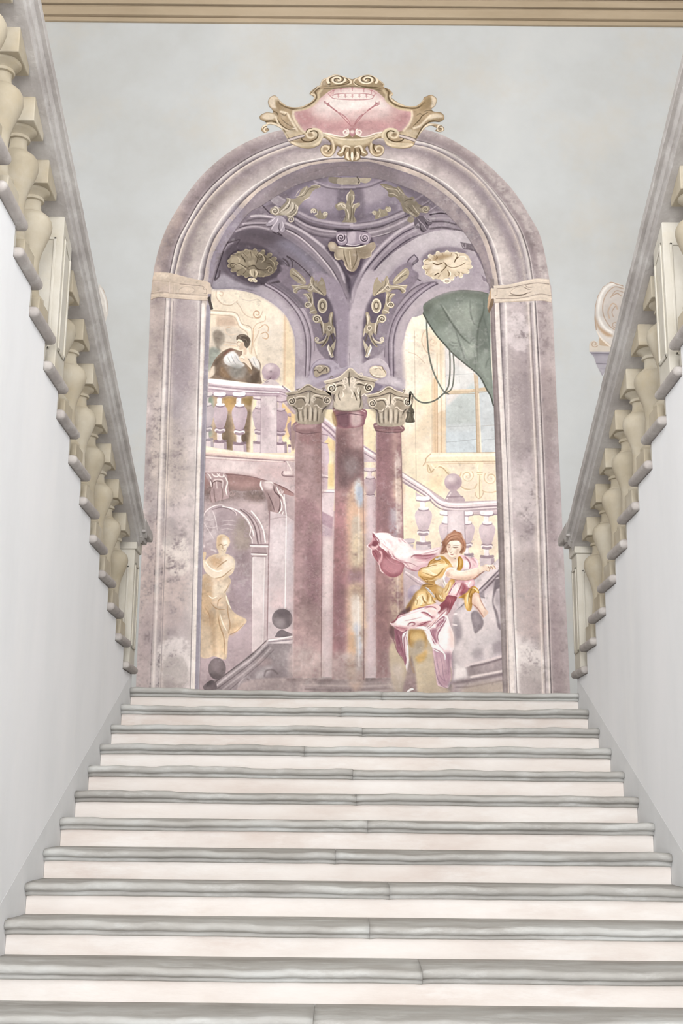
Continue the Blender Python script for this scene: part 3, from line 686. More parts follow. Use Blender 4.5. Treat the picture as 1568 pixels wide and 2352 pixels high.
VAULT_TXT='''
@ 470 360 .21684
# upper ring, left half
F 6d6170 m.04 : 780 400 840 390 900 430 960 580 1150 650 1400 690 1590 698 1590 780 1400 775 1200 745 1000 660 940 625 850 520
S a79cab w7 a.9 b1 : 1000 590 1150 660 1400 705 1590 712
S 8a7f92 w5 a.9 b1 : 960 600 1150 690 1400 735 1590 745
S 4c4250 w3 a.9 b1 : 940 625 1100 715 1250 755 1400 775 1590 775
S 2e2632 w5 a.7 b1 : 1380 772 1480 778 1590 772
# second ring
F 7b707f m.04 : 940 650 1100 730 1250 770 1400 790 1400 800 1360 860 1200 850 1080 800 950 700
S b0a5b2 w5 a.9 b1 : 960 660 1080 730 1250 780 1400 795
S 4f4552 w3 a.7 b1 : 940 690 1060 790 1200 840 1350 862
S 978c9a w4 a.7 b1 : 960 700 1080 765 1220 815 1380 825
# rib over the left lunette
F 7e7382 m.05 : 320 800 420 690 500 620 620 612 740 640 860 690 1000 760 1160 850 1300 990 1450 1190 1540 1440 1560 1600 1470 1600 1420 1430 1300 1230 1100 1035 900 885 740 810 560 765 430 770
S c0b6c2 w4.5 a.95 b1 : 490 630 600 625 740 645
S 5a4f5c w4 a.7 b1 : 450 680 560 655 720 665
S 4a404c w3 a.8 : 420 715 500 700 640 695
S bdb3c0 w3.5 a.9 b1 : 400 712 520 700 650 700
S 4a404c w2.5 a.8 : 370 750 480 722 640 720
S b5abb8 w4.5 a.9 b1 : 330 790 440 750 560 742 680 770
S b9afbc w6 a.95 b1 : 850 700 1000 770 1150 870 1300 1000 1420 1160 1490 1330
S 4a404c w3 a.85 : 850 760 960 810 1090 910 1220 1040 1330 1170 1420 1320 1500 1500
S cbc2cc w3.5 a.9 b1 : 870 780 1000 850 1120 950 1240 1080 1350 1220 1440 1400 1500 1568
S 8d8291 w5 a.8 b1 : 850 800 960 860 1080 960 1200 1070 1310 1210 1400 1360 1450 1500
S 3c323f w8 a.7 b2 : 1290 970 1400 1090 1480 1220 1530 1360 1550 1500
S a99eac w3 a.8 b1 : 1390 1110 1470 1250 1530 1420 1560 1560
S 3b313d w2.5 a.8 b0 : 720 800 820 840 760 795
# lunette soffit, left
F 6a6070 m.07 : 100 1310 130 1180 220 980 300 830 420 780 560 768 740 815 900 890 1100 1035 1300 1235 1420 1440 1470 1600 1200 1600 1000 1600 860 1600 700 1480 540 1430 330 1395 90 1400
F 544a56 a.85 b8 : 300 840 420 780 560 770 760 830 820 880 700 920 520 880 300 960 180 1120 150 1180 240 980
F 4d4149 a.5 b8 : 380 860 560 870 700 900 640 960 480 940
F 7d7a92 a.8 b8 : 760 890 920 910 1080 1040 1230 1200 1340 1400 1300 1500 1230 1350 1100 1180 960 1050 820 960
F 89869c a.7 b9 : 640 930 780 1000 820 1120 800 1260 850 1200 840 1060
F 807488 a.8 b7 : 1100 1120 1250 1260 1360 1430 1440 1600 1300 1600 1260 1450 1160 1280
F 9d98a8 a.85 b5 : 100 1300 200 1240 330 1300 470 1350 600 1370 700 1400 860 1600 760 1560 560 1440 330 1400 90 1410
F a79da9 a.8 b5 : 560 1370 700 1380 900 1530 960 1640 880 1640 740 1520
# carved frame round the rosette
F 4d434f b2 a.9 : 200 1050 260 960 380 900 560 930 720 1010 830 1110 850 1190 800 1260 700 1300 640 1340 560 1360 460 1340 300 1250 220 1150
F 5d5361 a.9 b3 : 160 1090 210 1010 230 1040 220 1130 280 1240 420 1320 560 1370 470 1370 280 1280 190 1200
F 958da0 a.8 b4 : 660 980 760 1040 840 1130 840 1180 800 1230 830 1120 740 1050
S 3f353f w4 a.85 b1 : 250 1150 250 1080 300 1020 360 990
S 41363f w3.5 a.8 b1 : 600 1350 700 1340 800 1310 870 1250 890 1170 870 1110 830 1080
S 4c424e w3 a.9 : 870 1060 920 1100 925 1170 890 1250 830 1310 760 1335
S 4c424e w2 a.8 : 820 1100 870 1150 870 1210 840 1270
S 40353f w2 a.9 : 870 1050 960 1110 1080 1220 1160 1320 1230 1420
S 3d333d w2.5 a.85 : 105 1305 130 1210 200 1000 250 900
S 564b57 w4 a.8 : 110 1305 150 1265 160 1210
S 453b46 w3 a.8 : 250 910 320 890 370 880 340 930
S 9e95a3 w2.5 a.7 b1 : 210 990 240 940 300 910
F 7f745e m.14 : 250 1120 270 1070 320 1030 380 1000 460 985 540 1000 610 1020 680 1070 740 1110 765 1160 740 1220 680 1260 600 1275 540 1270 440 1270 360 1240 290 1190
E 7d725b a.9 m.08 : 746 1130 34 26 0
S a99c7e w1.8 a.7 t1 : 762 1113 778 1130 762 1147
S 4b4031 w1.8 a.75 t3 : 597 1139 729 1152
E 7d725b a.9 m.08 : 730 1176 34 26 21
S a99c7e w1.8 a.7 t1 : 752 1165 760 1185 738 1197
S 4b4031 w1.8 a.75 t3 : 585 1156 700 1194
E 7d725b a.9 m.08 : 684 1216 34 26 42
S a99c7e w1.8 a.7 t1 : 710 1213 708 1232 682 1238
S 4b4031 w1.8 a.75 t3 : 563 1170 644 1227
E 7d725b a.9 m.08 : 614 1245 34 26 64
S a99c7e w1.8 a.7 t1 : 640 1249 628 1266 603 1265
S 4b4031 w1.8 a.75 t3 : 533 1178 571 1247
E 7d725b a.9 m.08 : 530 1257 34 26 85
S a99c7e w1.8 a.7 t1 : 552 1269 533 1281 511 1273
S 4b4031 w1.8 a.75 t3 : 500 1180 488 1252
E 7d725b a.9 m.08 : 443 1253 34 26 106
S a99c7e w1.8 a.7 t1 : 458 1271 434 1276 419 1262
S 4b4031 w1.8 a.75 t3 : 468 1175 409 1239
E 7d725b a.9 m.08 : 365 1232 34 26 127
S a99c7e w1.8 a.7 t1 : 371 1253 345 1251 339 1233
S 4b4031 w1.8 a.75 t3 : 442 1164 342 1213
E 7d725b a.9 m.08 : 306 1197 34 26 148
S a99c7e w1.8 a.7 t1 : 303 1219 278 1210 281 1190
S 4b4031 w1.8 a.75 t3 : 424 1148 299 1175
E 7d725b a.9 m.08 : 274 1154 34 26 169
S a99c7e w1.8 a.7 t1 : 262 1173 243 1158 254 1139
S 4b4031 w1.8 a.75 t3 : 418 1130 283 1131
E 7d725b a.9 m.08 : 274 1106 34 26 191
S a99c7e w1.8 a.7 t1 : 254 1121 243 1102 262 1087
S 4b4031 w1.8 a.75 t3 : 424 1112 298 1086
E 7d725b a.9 m.08 : 306 1063 34 26 212
S a99c7e w1.8 a.7 t1 : 281 1070 278 1050 303 1041
S 4b4031 w1.8 a.75 t3 : 441 1096 341 1048
E 7d725b a.9 m.08 : 365 1028 34 26 233
S a99c7e w1.8 a.7 t1 : 339 1027 345 1009 371 1007
S 4b4031 w1.8 a.75 t3 : 467 1085 407 1021
E 7d725b a.9 m.08 : 443 1007 34 26 254
S a99c7e w1.8 a.7 t1 : 419 998 434 984 458 989
S 4b4031 w1.8 a.75 t3 : 499 1080 486 1009
E 7d725b a.9 m.08 : 530 1003 34 26 275
S a99c7e w1.8 a.7 t1 : 511 987 533 979 552 991
S 4b4031 w1.8 a.75 t3 : 532 1082 569 1012
E 7d725b a.9 m.08 : 614 1015 34 26 296
S a99c7e w1.8 a.7 t1 : 603 995 628 994 640 1011
S 4b4031 w1.8 a.75 t3 : 562 1090 643 1032
E 7d725b a.9 m.08 : 684 1044 34 26 318
S a99c7e w1.8 a.7 t1 : 682 1022 708 1028 710 1047
S 4b4031 w1.8 a.75 t3 : 584 1103 699 1065
E 7d725b a.9 m.08 : 730 1084 34 26 339
S a99c7e w1.8 a.7 t1 : 738 1063 760 1075 752 1095
S 4b4031 w1.8 a.75 t3 : 596 1121 729 1107
F 6b6150 a.9 b3 : 560 1060 640 1060 740 1120 750 1190 690 1240 600 1220 540 1180
F a4977a a.8 b3 : 270 1090 330 1050 400 1070 440 1120 400 1180 320 1180
F a4977a a.7 b2 : 450 1110 510 1095 530 1130 480 1150
S 4f4434 w2 a.9 t1 : 540 1140 560 1080 530 1040
S 4f4434 w2.5 a.9 t1 : 380 1040 420 1090 430 1120
S 4f4434 w2 a.8 t1 : 340 1120 400 1150 480 1200
S b8ab8b w2 a.7 t1 : 330 1130 400 1160 450 1210
S 554a39 w2 a.8 t1 : 620 1040 650 1080 630 1130
S c2b593 w1.8 a.8 t1 : 560 1020 610 1040 630 1090 600 1120
S b5a887 w1.6 a.8 t1 : 680 1080 730 1120 740 1170
S 524736 w2 a.8 t1 : 640 1120 700 1140 720 1190
S 4a3f31 w2.4 a.9 t1 : 440 1180 520 1150 560 1190 640 1200 700 1180
S 4a3f31 w1.6 a.8 t1 : 256 1140 300 1130 340 1150
S c5b896 w1.6 a.7 t1 : 300 1030 340 1020 380 1010
S c5b896 w1.6 a.7 t1 : 340 1060 370 1090 360 1130
Q 4f4434 w1.4 a.8 : 290 1150 26 6 1.3 0
Q 4f4434 w1.4 a.8 : 590 1060 30 8 1.3 60
Q c0b391 w1.4 a.6 : 690 1200 40 12 1.2 200
E a89b7f : 515 1230 46 40 20
S c9bd9d w2.4 a.8 t1 : 480 1190 490 1240 510 1270
S 5d523f w2 a.9 t1 : 520 1200 530 1240 520 1275
S d0c4a6 w2 a.8 t1 : 545 1200 555 1235 540 1275
F b5a88b m.05 : 455 1295 490 1280 520 1285 555 1310 550 1330 520 1325 480 1325
E d8cdb4 : 508 1306 16 13
E 6d6048 : 508 1306 7 6
S e0d6bf w1.4 a.8 : 460 1300 490 1285 525 1290 552 1312 535 1328 515 1318
# leaf bracket, upper left of the dome
F 8f8571 m.08 : 690 590 700 550 740 530 780 540 840 500 870 460 860 440 900 440 960 440 1000 400 1020 350 1080 310 1100 330 1150 300 1210 305 1230 325 1180 340 1140 370 1110 420 1060 460 1020 500 990 540 980 600 930 640 880 650 860 620 800 620 740 620
F b6ac9a a.9 b2 : 800 600 850 540 900 480 960 500 980 540 930 590 860 620
S d5ccbb w2.6 a.9 t1 : 870 440 900 450 890 490 850 540 780 600
S 5c5246 w2 a.9 t1 : 910 470 890 530 830 580
S d5ccbb w2.4 a.9 t1 : 920 480 935 510 920 560 870 600
S 5c5246 w2 a.9 t1 : 950 500 950 550 900 600
S d5ccbb w2.4 a.9 t1 : 960 510 985 540 960 600 900 640
S bdb29e w2 a.8 t1 : 930 430 1010 410 1060 360 1080 310
S 5a5145 w1.6 a.8 t1 : 970 430 1050 410 1110 340 1190 320
S c9bfac w2 a.9 t1 : 1120 310 1170 300 1220 310 1200 330
S c9bfac w1.6 a.8 t1 : 960 420 990 370 1010 350
S c9bfac w1.6 a.8 t1 : 1040 470 1090 440 1120 435
Q c4baa8 w3.4 a.95 : 742 575 45 10 1.3 -90
Q 5a5046 w1.6 a.8 : 742 575 30 6 1.2 -80
Q c4baa8 w3 a.95 : 910 665 36 8 1.4 -120
Q 5a5046 w1.5 a.8 : 910 665 24 6 1.2 -100
# lilac leaf under it
F 9d94a5 m.06 : 650 720 680 680 740 640 780 620 830 640 860 680 840 720 850 770 820 800 790 780 770 800 730 790 710 770 720 740 680 740
S c9c1cf w2.4 a.9 t1 : 670 700 710 680 750 640
S c9c1cf w2.4 a.9 t1 : 780 640 760 690 720 740 700 780
S 4d4352 w2 a.9 t1 : 790 700 785 760 800 790
S 4d4352 w2 a.9 t1 : 660 735 700 735 720 720
S c9c1cf w2 a.8 t1 : 820 680 830 730 800 790
# beams going up from the bracket
P 8d8391 b1 m.06 : 690 465 760 410 860 470 800 540
S 433945 w3 a.8 : 610 515 650 560 690 600
S 433945 w2.4 a.8 : 690 465 750 510 800 535
S b8afbb w3 a.7 b1 : 780 420 850 460
S b1a7b3 w3 a.7 b1 : 700 470 740 500 790 540
# gold leaf scrolls inside the dome, left
F 8d8370 m.08 : 1120 560 1150 545 1190 560 1195 600 1220 560 1240 600 1270 580 1305 600 1290 640 1265 660 1200 655 1165 620 1190 600 1160 580
Q cdc3af w2.6 a.9 : 1155 578 30 6 1.3 150
Q cdc3af w2.6 a.9 : 1280 605 24 5 1.3 120
S cdc3af w2 a.8 t1 : 1195 570 1190 610 1160 620
# top moulding of the dome
S a297a6 w5 a.8 b1 : 1160 260 1250 300 1370 330 1590 330
S 584d5c w3 a.7 b1 : 1200 290 1300 330 1450 345 1590 342
F 7f7566 m.06 : 1310 225 1340 215 1440 225 1430 275 1380 285 1320 265
F 9c917f m.06 : 1440 225 1560 220 1640 225 1640 290 1560 295 1480 290 1450 270
S c9bfac w2 a.7 : 1460 280 1540 290 1640 285
S 4f4540 w2.5 a.8 : 1440 220 1435 270 1470 285
@ 790 360 .22959
# ---- right half
F 9c917f m.06 : -60 215 60 210 140 215 150 250 80 275 -60 275
F a79b86 m.06 : 150 215 260 210 265 235 220 265 160 250
S 4f4540 w2.5 a.8 : 130 205 150 240 140 265
S 95899a w5 a.85 b1 : -30 300 100 300 220 285 330 250 380 225
S 564b5a w3 a.7 b1 : -30 325 120 322 250 300 340 265 410 235
# ring right
P 6a5f70 m.05 : 90 664 140 660 300 640 440 595 570 535 640 560 560 620 400 690 200 725 90 735
S a79cab w7 a.9 b1 : 70 688 150 685 320 660 460 615 590 560
S 8a7f92 w5 a.8 b1 : 70 712 150 708 330 680 480 635 600 585
S 3e343f w3 a.8 b1 : 80 738 120 735 250 722 400 690 560 625 650 580
F 7d7280 m.05 : 190 745 330 720 480 660 640 600 700 640 620 700 500 750 380 790 240 805 200 790
S aea3b0 w5 a.8 b1 : 210 770 340 745 500 690 640 620
S 584d5a w2.5 a.8 : 215 805 340 795 440 770 560 720 690 665
S c0b6c0 w2 a.7 : 200 790 260 802 340 790 460 755
# rib right
F 85798a m.05 : 860 560 1040 560 1200 760 1100 740 920 740 760 780 600 860 440 980 300 1120 180 1300 100 1480 60 1560 20 1568 60 1300 160 1120 280 960 420 820 560 720 700 650
S b3a8b6 w6 a.9 b1 : 690 670 560 740 420 850 290 990 180 1140 100 1300 70 1450
S 42384a w3 a.8 : 700 710 580 770 450 870 330 990 220 1130 140 1290 90 1460
S a398a8 w4 a.8 b1 : 720 730 600 795 470 890 350 1010 240 1150 160 1300 100 1480
S 42384a w3 a.8 : 760 780 640 830 500 930 370 1050 260 1190 180 1340
S 9a8f9c w5 a.9 b1 : 870 620 960 610 1080 620
S 352c37 w3.5 a.85 : 860 580 960 565 1040 575
S 453b47 w4 a.8 b1 : 880 650 1000 650 1120 680
S 857a88 w4 a.8 b1 : 890 680 1000 675 1150 700
S 3e343f w5 a.7 b1 : 860 720 1000 710 1180 745
# soffit right, light lilac
F a89fab m.06 : 60 1600 110 1490 180 1330 270 1190 380 1060 520 940 640 860 780 785 920 742 1060 735 1210 760 1260 850 1330 1000 1400 1150 1440 1320 1300 1330 1150 1330 960 1370 800 1470 720 1600
F b8b0bb a.8 b6 : 760 800 920 755 1100 750 1220 790 1260 860 1100 860 900 880 720 940 640 980 700 880
F b0a6b2 a.7 b6 : 120 1500 220 1300 350 1130 520 980 640 920 600 1000 440 1130 320 1290 200 1500
F 93879a a.8 b5 : 440 1180 640 1010 700 980 740 1030 690 1100 700 1180 780 1240 900 1260 740 1290 620 1380 520 1510 440 1600 360 1600 270 1568 330 1400
F a195a5 a.7 b6 : 900 1270 1200 1240 1380 1150 1440 1300 1380 1340 1100 1330 900 1400
# frame and shadow of the bright rosette
F 7c7080 a.95 b3 : 770 1030 800 980 880 930 1020 900 1150 910 1230 950 1180 970 1060 945 900 985 800 1060 790 1130 770 1090
F a79ca9 b2 a.8 : 740 1050 770 1000 790 1130 850 1200 960 1240 1100 1240 1240 1190 1340 1080 1360 1150 1260 1230 1080 1270 880 1260 760 1210 690 1130
F 9f93a3 a.8 b3 : 1230 960 1320 1000 1370 1100 1350 1180 1280 1190 1270 1070
S 5e5361 w3 a.9 : 700 980 640 1040 640 1120 690 1190 760 1240
S 6d6170 w5 a.9 b0 : 730 1030 680 1080 670 1140 720 1210
S 52485a w2.4 a.8 : 700 980 740 1035 690 1080
P 6a5f6b m.05 : 1165 855 1290 875 1340 960 1210 920
L 8f8491 w2 a.9 : 1215 870 1215 915
S 5c515e w2.4 a.8 : 1165 855 1200 920 1290 930 1340 970
P 857989 m.04 : 1370 1180 1430 1230 1440 1260 1390 1240
S 887c8a w7 a.9 b1 : 540 1480 640 1370 760 1290 920 1260
S 655a68 w3 a.9 : 520 1510 620 1380 740 1290 880 1255 935 1272
S 655a68 w2.4 a.8 : 600 1480 690 1390 800 1320 930 1278
# bright rosette
F cdbb9c m.05 : 795 1080 810 1040 860 1000 920 970 1020 955 1140 958 1220 975 1260 1030 1262 1090 1240 1140 1180 1180 1080 1205 960 1225 880 1210 820 1170
E d2c2a4 a.95 m.04 : 1251 1101 32 24 6
S ece2cf w1.8 a.8 t1 : 1268 1087 1281 1103 1264 1118
S 7d6546 w1.8 a.7 t3 : 1173 1115 1242 1127
E d2c2a4 a.95 m.04 : 1223 1146 32 24 30
S ece2cf w1.8 a.8 t1 : 1245 1139 1249 1157 1226 1166
S 7d6546 w1.8 a.7 t3 : 1143 1145 1197 1172
E d2c2a4 a.95 m.04 : 1161 1184 32 24 54
S ece2cf w1.8 a.8 t1 : 1185 1185 1179 1202 1155 1203
S 7d6546 w1.8 a.7 t3 : 1093 1166 1123 1203
E d2c2a4 a.95 m.04 : 1077 1209 32 24 78
S ece2cf w1.8 a.8 t1 : 1099 1217 1084 1230 1062 1224
S 7d6546 w1.8 a.7 t3 : 1032 1174 1033 1214
E d2c2a4 a.95 m.04 : 985 1214 32 24 102
S ece2cf w1.8 a.8 t1 : 1000 1229 979 1235 963 1223
S 7d6546 w1.8 a.7 t3 : 971 1167 943 1204
E d2c2a4 a.95 m.04 : 900 1197 32 24 126
S ece2cf w1.8 a.8 t1 : 907 1216 883 1214 876 1197
S 7d6546 w1.8 a.7 t3 : 920 1147 867 1174
E d2c2a4 a.95 m.04 : 838 1158 32 24 150
S ece2cf w1.8 a.8 t1 : 835 1178 812 1169 816 1151
S 7d6546 w1.8 a.7 t3 : 888 1117 820 1130
E d2c2a4 a.95 m.04 : 809 1105 32 24 174
S ece2cf w1.8 a.8 t1 : 797 1122 780 1107 792 1091
S 7d6546 w1.8 a.7 t3 : 881 1082 809 1079
E d2c2a4 a.95 m.04 : 819 1049 32 24 198
S ece2cf w1.8 a.8 t1 : 799 1060 790 1042 810 1030
S 7d6546 w1.8 a.7 t3 : 899 1049 836 1030
E d2c2a4 a.95 m.04 : 864 1001 32 24 222
S ece2cf w1.8 a.8 t1 : 841 1005 842 987 866 981
S 7d6546 w1.8 a.7 t3 : 940 1023 897 991
E d2c2a4 a.95 m.04 : 939 972 32 24 246
S ece2cf w1.8 a.8 t1 : 915 967 926 952 950 955
S 7d6546 w1.8 a.7 t3 : 997 1008 981 969
E d2c2a4 a.95 m.04 : 1029 966 32 24 270
S ece2cf w1.8 a.8 t1 : 1010 954 1029 944 1048 953
S 7d6546 w1.8 a.7 t3 : 1059 1008 1073 968
E d2c2a4 a.95 m.04 : 1119 981 32 24 294
S ece2cf w1.8 a.8 t1 : 1108 963 1131 961 1143 976
S 7d6546 w1.8 a.7 t3 : 1116 1021 1158 989
E d2c2a4 a.95 m.04 : 1194 1013 32 24 318
S ece2cf w1.8 a.8 t1 : 1193 993 1216 998 1218 1016
S 7d6546 w1.8 a.7 t3 : 1159 1047 1221 1026
E d2c2a4 a.95 m.04 : 1241 1055 32 24 342
S ece2cf w1.8 a.8 t1 : 1249 1036 1269 1048 1261 1066
S 7d6546 w1.8 a.7 t3 : 1179 1080 1250 1075
F dccdb2 a.8 b4 : 1010 1010 1150 985 1240 1010 1250 1080 1200 1140 1080 1130 1030 1070
F dccdb2 a.7 b3 : 830 1080 930 1070 980 1110 920 1180 850 1170
F e4d8c4 a.7 b2 : 880 1090 960 1090 950 1120 890 1120
F a98a60 a.8 b3 : 880 1010 980 975 1090 985 1040 1010 960 1030 900 1040
F a88b63 a.7 b3 : 830 1120 870 1090 850 1160 900 1190 850 1180
S 6b5236 w3 a.9 t1 : 1100 1060 1120 1020 1150 1000
S 6b5236 w3 a.9 t1 : 880 1060 930 1080 990 1060
S 6b5236 w2.4 a.9 t1 : 960 1160 1010 1110 1020 1080 990 1050
S 5f472e w2.6 a.9 t1 : 900 1190 930 1170 950 1165
S 6b5236 w2 a.8 t1 : 1130 1150 1150 1160 1145 1200
S 7d6444 w1.6 a.8 : 1010 1080 1080 1110 1160 1090 1210 1060
S 735a3c w2 a.8 t1 : 920 985 930 1010 910 1030
S 735a3c w1.6 a.8 t1 : 1100 965 1130 980 1120 1020
S 735a3c w1.6 a.8 t1 : 800 1050 840 1020 870 1035
S 8e7450 w1.4 a.8 : 800 1120 830 1140 820 1170
S ece2d0 w2.4 a.8 t1 : 1150 1000 1200 1000 1235 1040
S ece2d0 w2 a.8 t1 : 840 1060 890 1050 930 1055
F cbb897 m.04 : 980 1170 1010 1120 1060 1150 1070 1190 1040 1215 1000 1210
S 7d6444 w2 a.9 t1 : 1030 1130 1050 1170 1040 1200
S efe6d6 w2.4 a.8 t1 : 1050 1140 1065 1170 1055 1200
F e0d6c6 m.02 : 985 1240 1010 1218 1050 1222 1070 1245 1040 1270 1000 1265
E 9c8a70 : 1028 1245 22 11
E d8ccb8 : 1028 1245 13 6
# right leaf bracket
F 7f7460 m.08 : 360 280 400 270 470 290 520 310 540 295 580 330 610 380 650 410 690 400 740 470 790 490 850 500 850 540 800 560 760 560 740 600 700 600 640 570 590 540 570 480 540 430 500 400 470 410 440 390 440 360 420 330
F 958a74 a.8 b2 : 380 285 470 300 530 370 600 430 640 480 620 440 560 400 490 350
S c3b89f w2.2 a.8 t1 : 370 285 440 320 520 330 560 380
S c3b89f w2 a.8 t1 : 440 370 490 370 540 400
S c3b89f w1.8 a.7 t1 : 530 300 560 340 600 380
S 564b3c w2 a.9 t1 : 590 460 640 430 690 430
S aa9e84 w2.6 a.8 t1 : 600 500 660 560 720 600
S 5c5140 w2 a.8 t1 : 630 490 680 550 740 590
S b3a78d w2.6 a.8 t1 : 680 480 720 540 760 580
Q a3977e w3 a.9 : 815 525 36 8 1.3 60
Q 5c5140 w1.8 a.8 : 815 525 24 5 1.2 60
F 857a66 m.05 : 630 640 650 600 690 600 700 640 670 660
# dark leaf of the right bracket
F 5e5462 m.08 : 700 640 730 600 780 590 810 610 860 640 880 670 850 690 840 720 800 755 770 750 750 720 720 720 705 690
S 9b91a0 w2.2 a.9 t1 : 730 610 760 650 800 690 830 740
S 9b91a0 w2.2 a.9 t1 : 710 700 740 670 750 700
S 2f2733 w2.4 a.9 t1 : 760 680 770 730 800 750
S 2f2733 w2.4 a.9 t1 : 800 630 830 680 870 680
S a89fad w2 a.8 t1 : 790 590 840 640 880 650
S 8a7f90 w4 a.7 b1 : 700 440 760 400 790 380
S 8a7f90 w3 a.7 b1 : 780 490 860 430
S 9c919f w2.4 a.7 : 850 540 940 480
S 3d333f w3 a.7 b1 : 840 460 760 510
# gold leaves inside the dome, right
F 8f846c m.08 : 280 570 300 540 340 545 350 520 400 530 420 500 460 510 465 545 430 560 440 580 380 605 310 625 310 590
Q c0b59a w2.4 a.8 : 300 565 22 5 1.3 200
Q c0b59a w2.4 a.8 : 440 525 26 6 1.3 -60
S c0b59a w2 a.8 t1 : 350 530 360 570 340 610
# middle palmette
F 8a7f69 m.08 : 20 470 60 335 100 360 105 420 90 470 150 460 155 490 110 530 100 590 120 655 0 655 -20 655 10 600 0 530 -60 540 -90 490 -50 460 0 480
F 978c76 m.05 : 20 480 -20 450 -50 460 -70 490 -60 520 -40 505 -20 510 10 540
F 978c76 m.05 : 100 500 120 470 150 462 156 490 130 500 110 540 100 570
S d0c6b0 w2.6 a.8 t1 : -60 500 -40 470 0 480 20 510
S d0c6b0 w3 a.9 t1 : 30 450 30 390 60 345
S c9bea6 w2.6 a.8 t1 : 90 380 95 430 70 480
S 5a4f40 w2 a.8 t1 : 60 380 60 440 65 500
S 5a4f40 w2.4 a.8 t1 : 70 500 70 580 60 650
S d0c6b0 w2.6 a.8 t1 : 80 520 100 480 140 470
S d0c6b0 w2.4 a.8 t1 : 40 640 45 580 20 520 -20 500
S 5a4f40 w2 a.8 t1 : 100 500 90 560 90 650
S 5a4f40 w2 a.8 t1 : 20 500 20 560 10 650
S d0c6b0 w2.4 a.8 t1 : -75 490 -40 475 -10 500
'''
PENDANT_TXT='''
@ 470 360 .21684
# pendant shell between the ribs
F 4b414e a.9 b2 : 1300 950 1330 880 1400 850 1480 880 1640 880 1760 850 1790 950 1740 1060 1690 1080 1640 1200 1560 1260 1490 1220 1450 1110 1380 1090 1310 1000
F 95897a m.07 : 1305 940 1330 900 1380 910 1420 950 1568 955 1650 950 1730 920 1790 905 1810 950 1790 990 1760 1020 1750 1060 1690 1080 1650 1080 1630 1150 1590 1210 1540 1215 1500 1180 1470 1110 1450 1090 1400 1095 1370 1060 1370 1010 1330 1000
F b2a792 a.8 b3 : 1430 980 1560 970 1540 1100 1530 1180 1490 1080 1400 1060
F c2b7a3 a.7 b3 : 1310 930 1360 910 1380 960 1340 985
F 7d725f a.7 b4 : 1600 980 1740 960 1760 1000 1690 1070 1620 1060
F 837864 a.7 b4 : 1500 1000 1560 980 1600 1150 1570 1200 1530 1130
S e0d7c6 w3 a.9 : 1420 955 1500 965 1600 962 1700 940
S 5b5142 w2.4 a.8 t1 : 1470 980 1480 1060 1520 1180
S 5b5142 w2.4 a.8 t1 : 1600 980 1610 1080 1560 1200
S d6cbb7 w2.4 a.8 t1 : 1370 1020 1390 1080 1440 1085
S d6cbb7 w2.4 a.8 t1 : 1470 1120 1510 1190 1550 1210
S d6cbb7 w2 a.7 t1 : 1530 990 1540 1080 1550 1190
S c8bda8 w2 a.8 t1 : 1700 1075 1755 1055 1765 1010 1800 970
# volutes over the pendant
F 8f8593 m.05 : 1390 830 1420 790 1490 790 1510 850 1560 790 1660 790 1720 790 1760 850 1720 930 1640 920 1568 935 1500 930 1420 930
F b3aab6 a.8 b2 : 1510 820 1560 790 1600 810 1590 900 1540 930 1500 900
Q b9b0bc w4 a.95 : 1442 855 56 8 1.8 -30
Q 4a404d w2.6 a.9 : 1442 858 44 8 1.6 -30
Q b5acb8 w4 a.95 : 1692 860 52 8 -1.8 210
Q 4a404d w2.6 a.9 : 1692 862 42 8 -1.6 210
S 352c38 w3 a.8 : 1400 790 1500 786 1640 786 1720 800
S 5b5060 w2 a.8 : 1500 840 1510 900 1490 930
SAT .8
S d9d2da w2 a.8 : 1500 930 1570 940 1640 928
SAT .7
# sharp dark valley between the ribs
P 3c3340 a.8 b2 : 1500 1240 1540 1290 1545 1450 1555 1560 1530 1450 1490 1320
F 51475a a.75 b5 : 1450 1130 1500 1230 1545 1330 1590 1240 1650 1130 1640 1240 1560 1420 1550 1560 1530 1420 1480 1260
'''

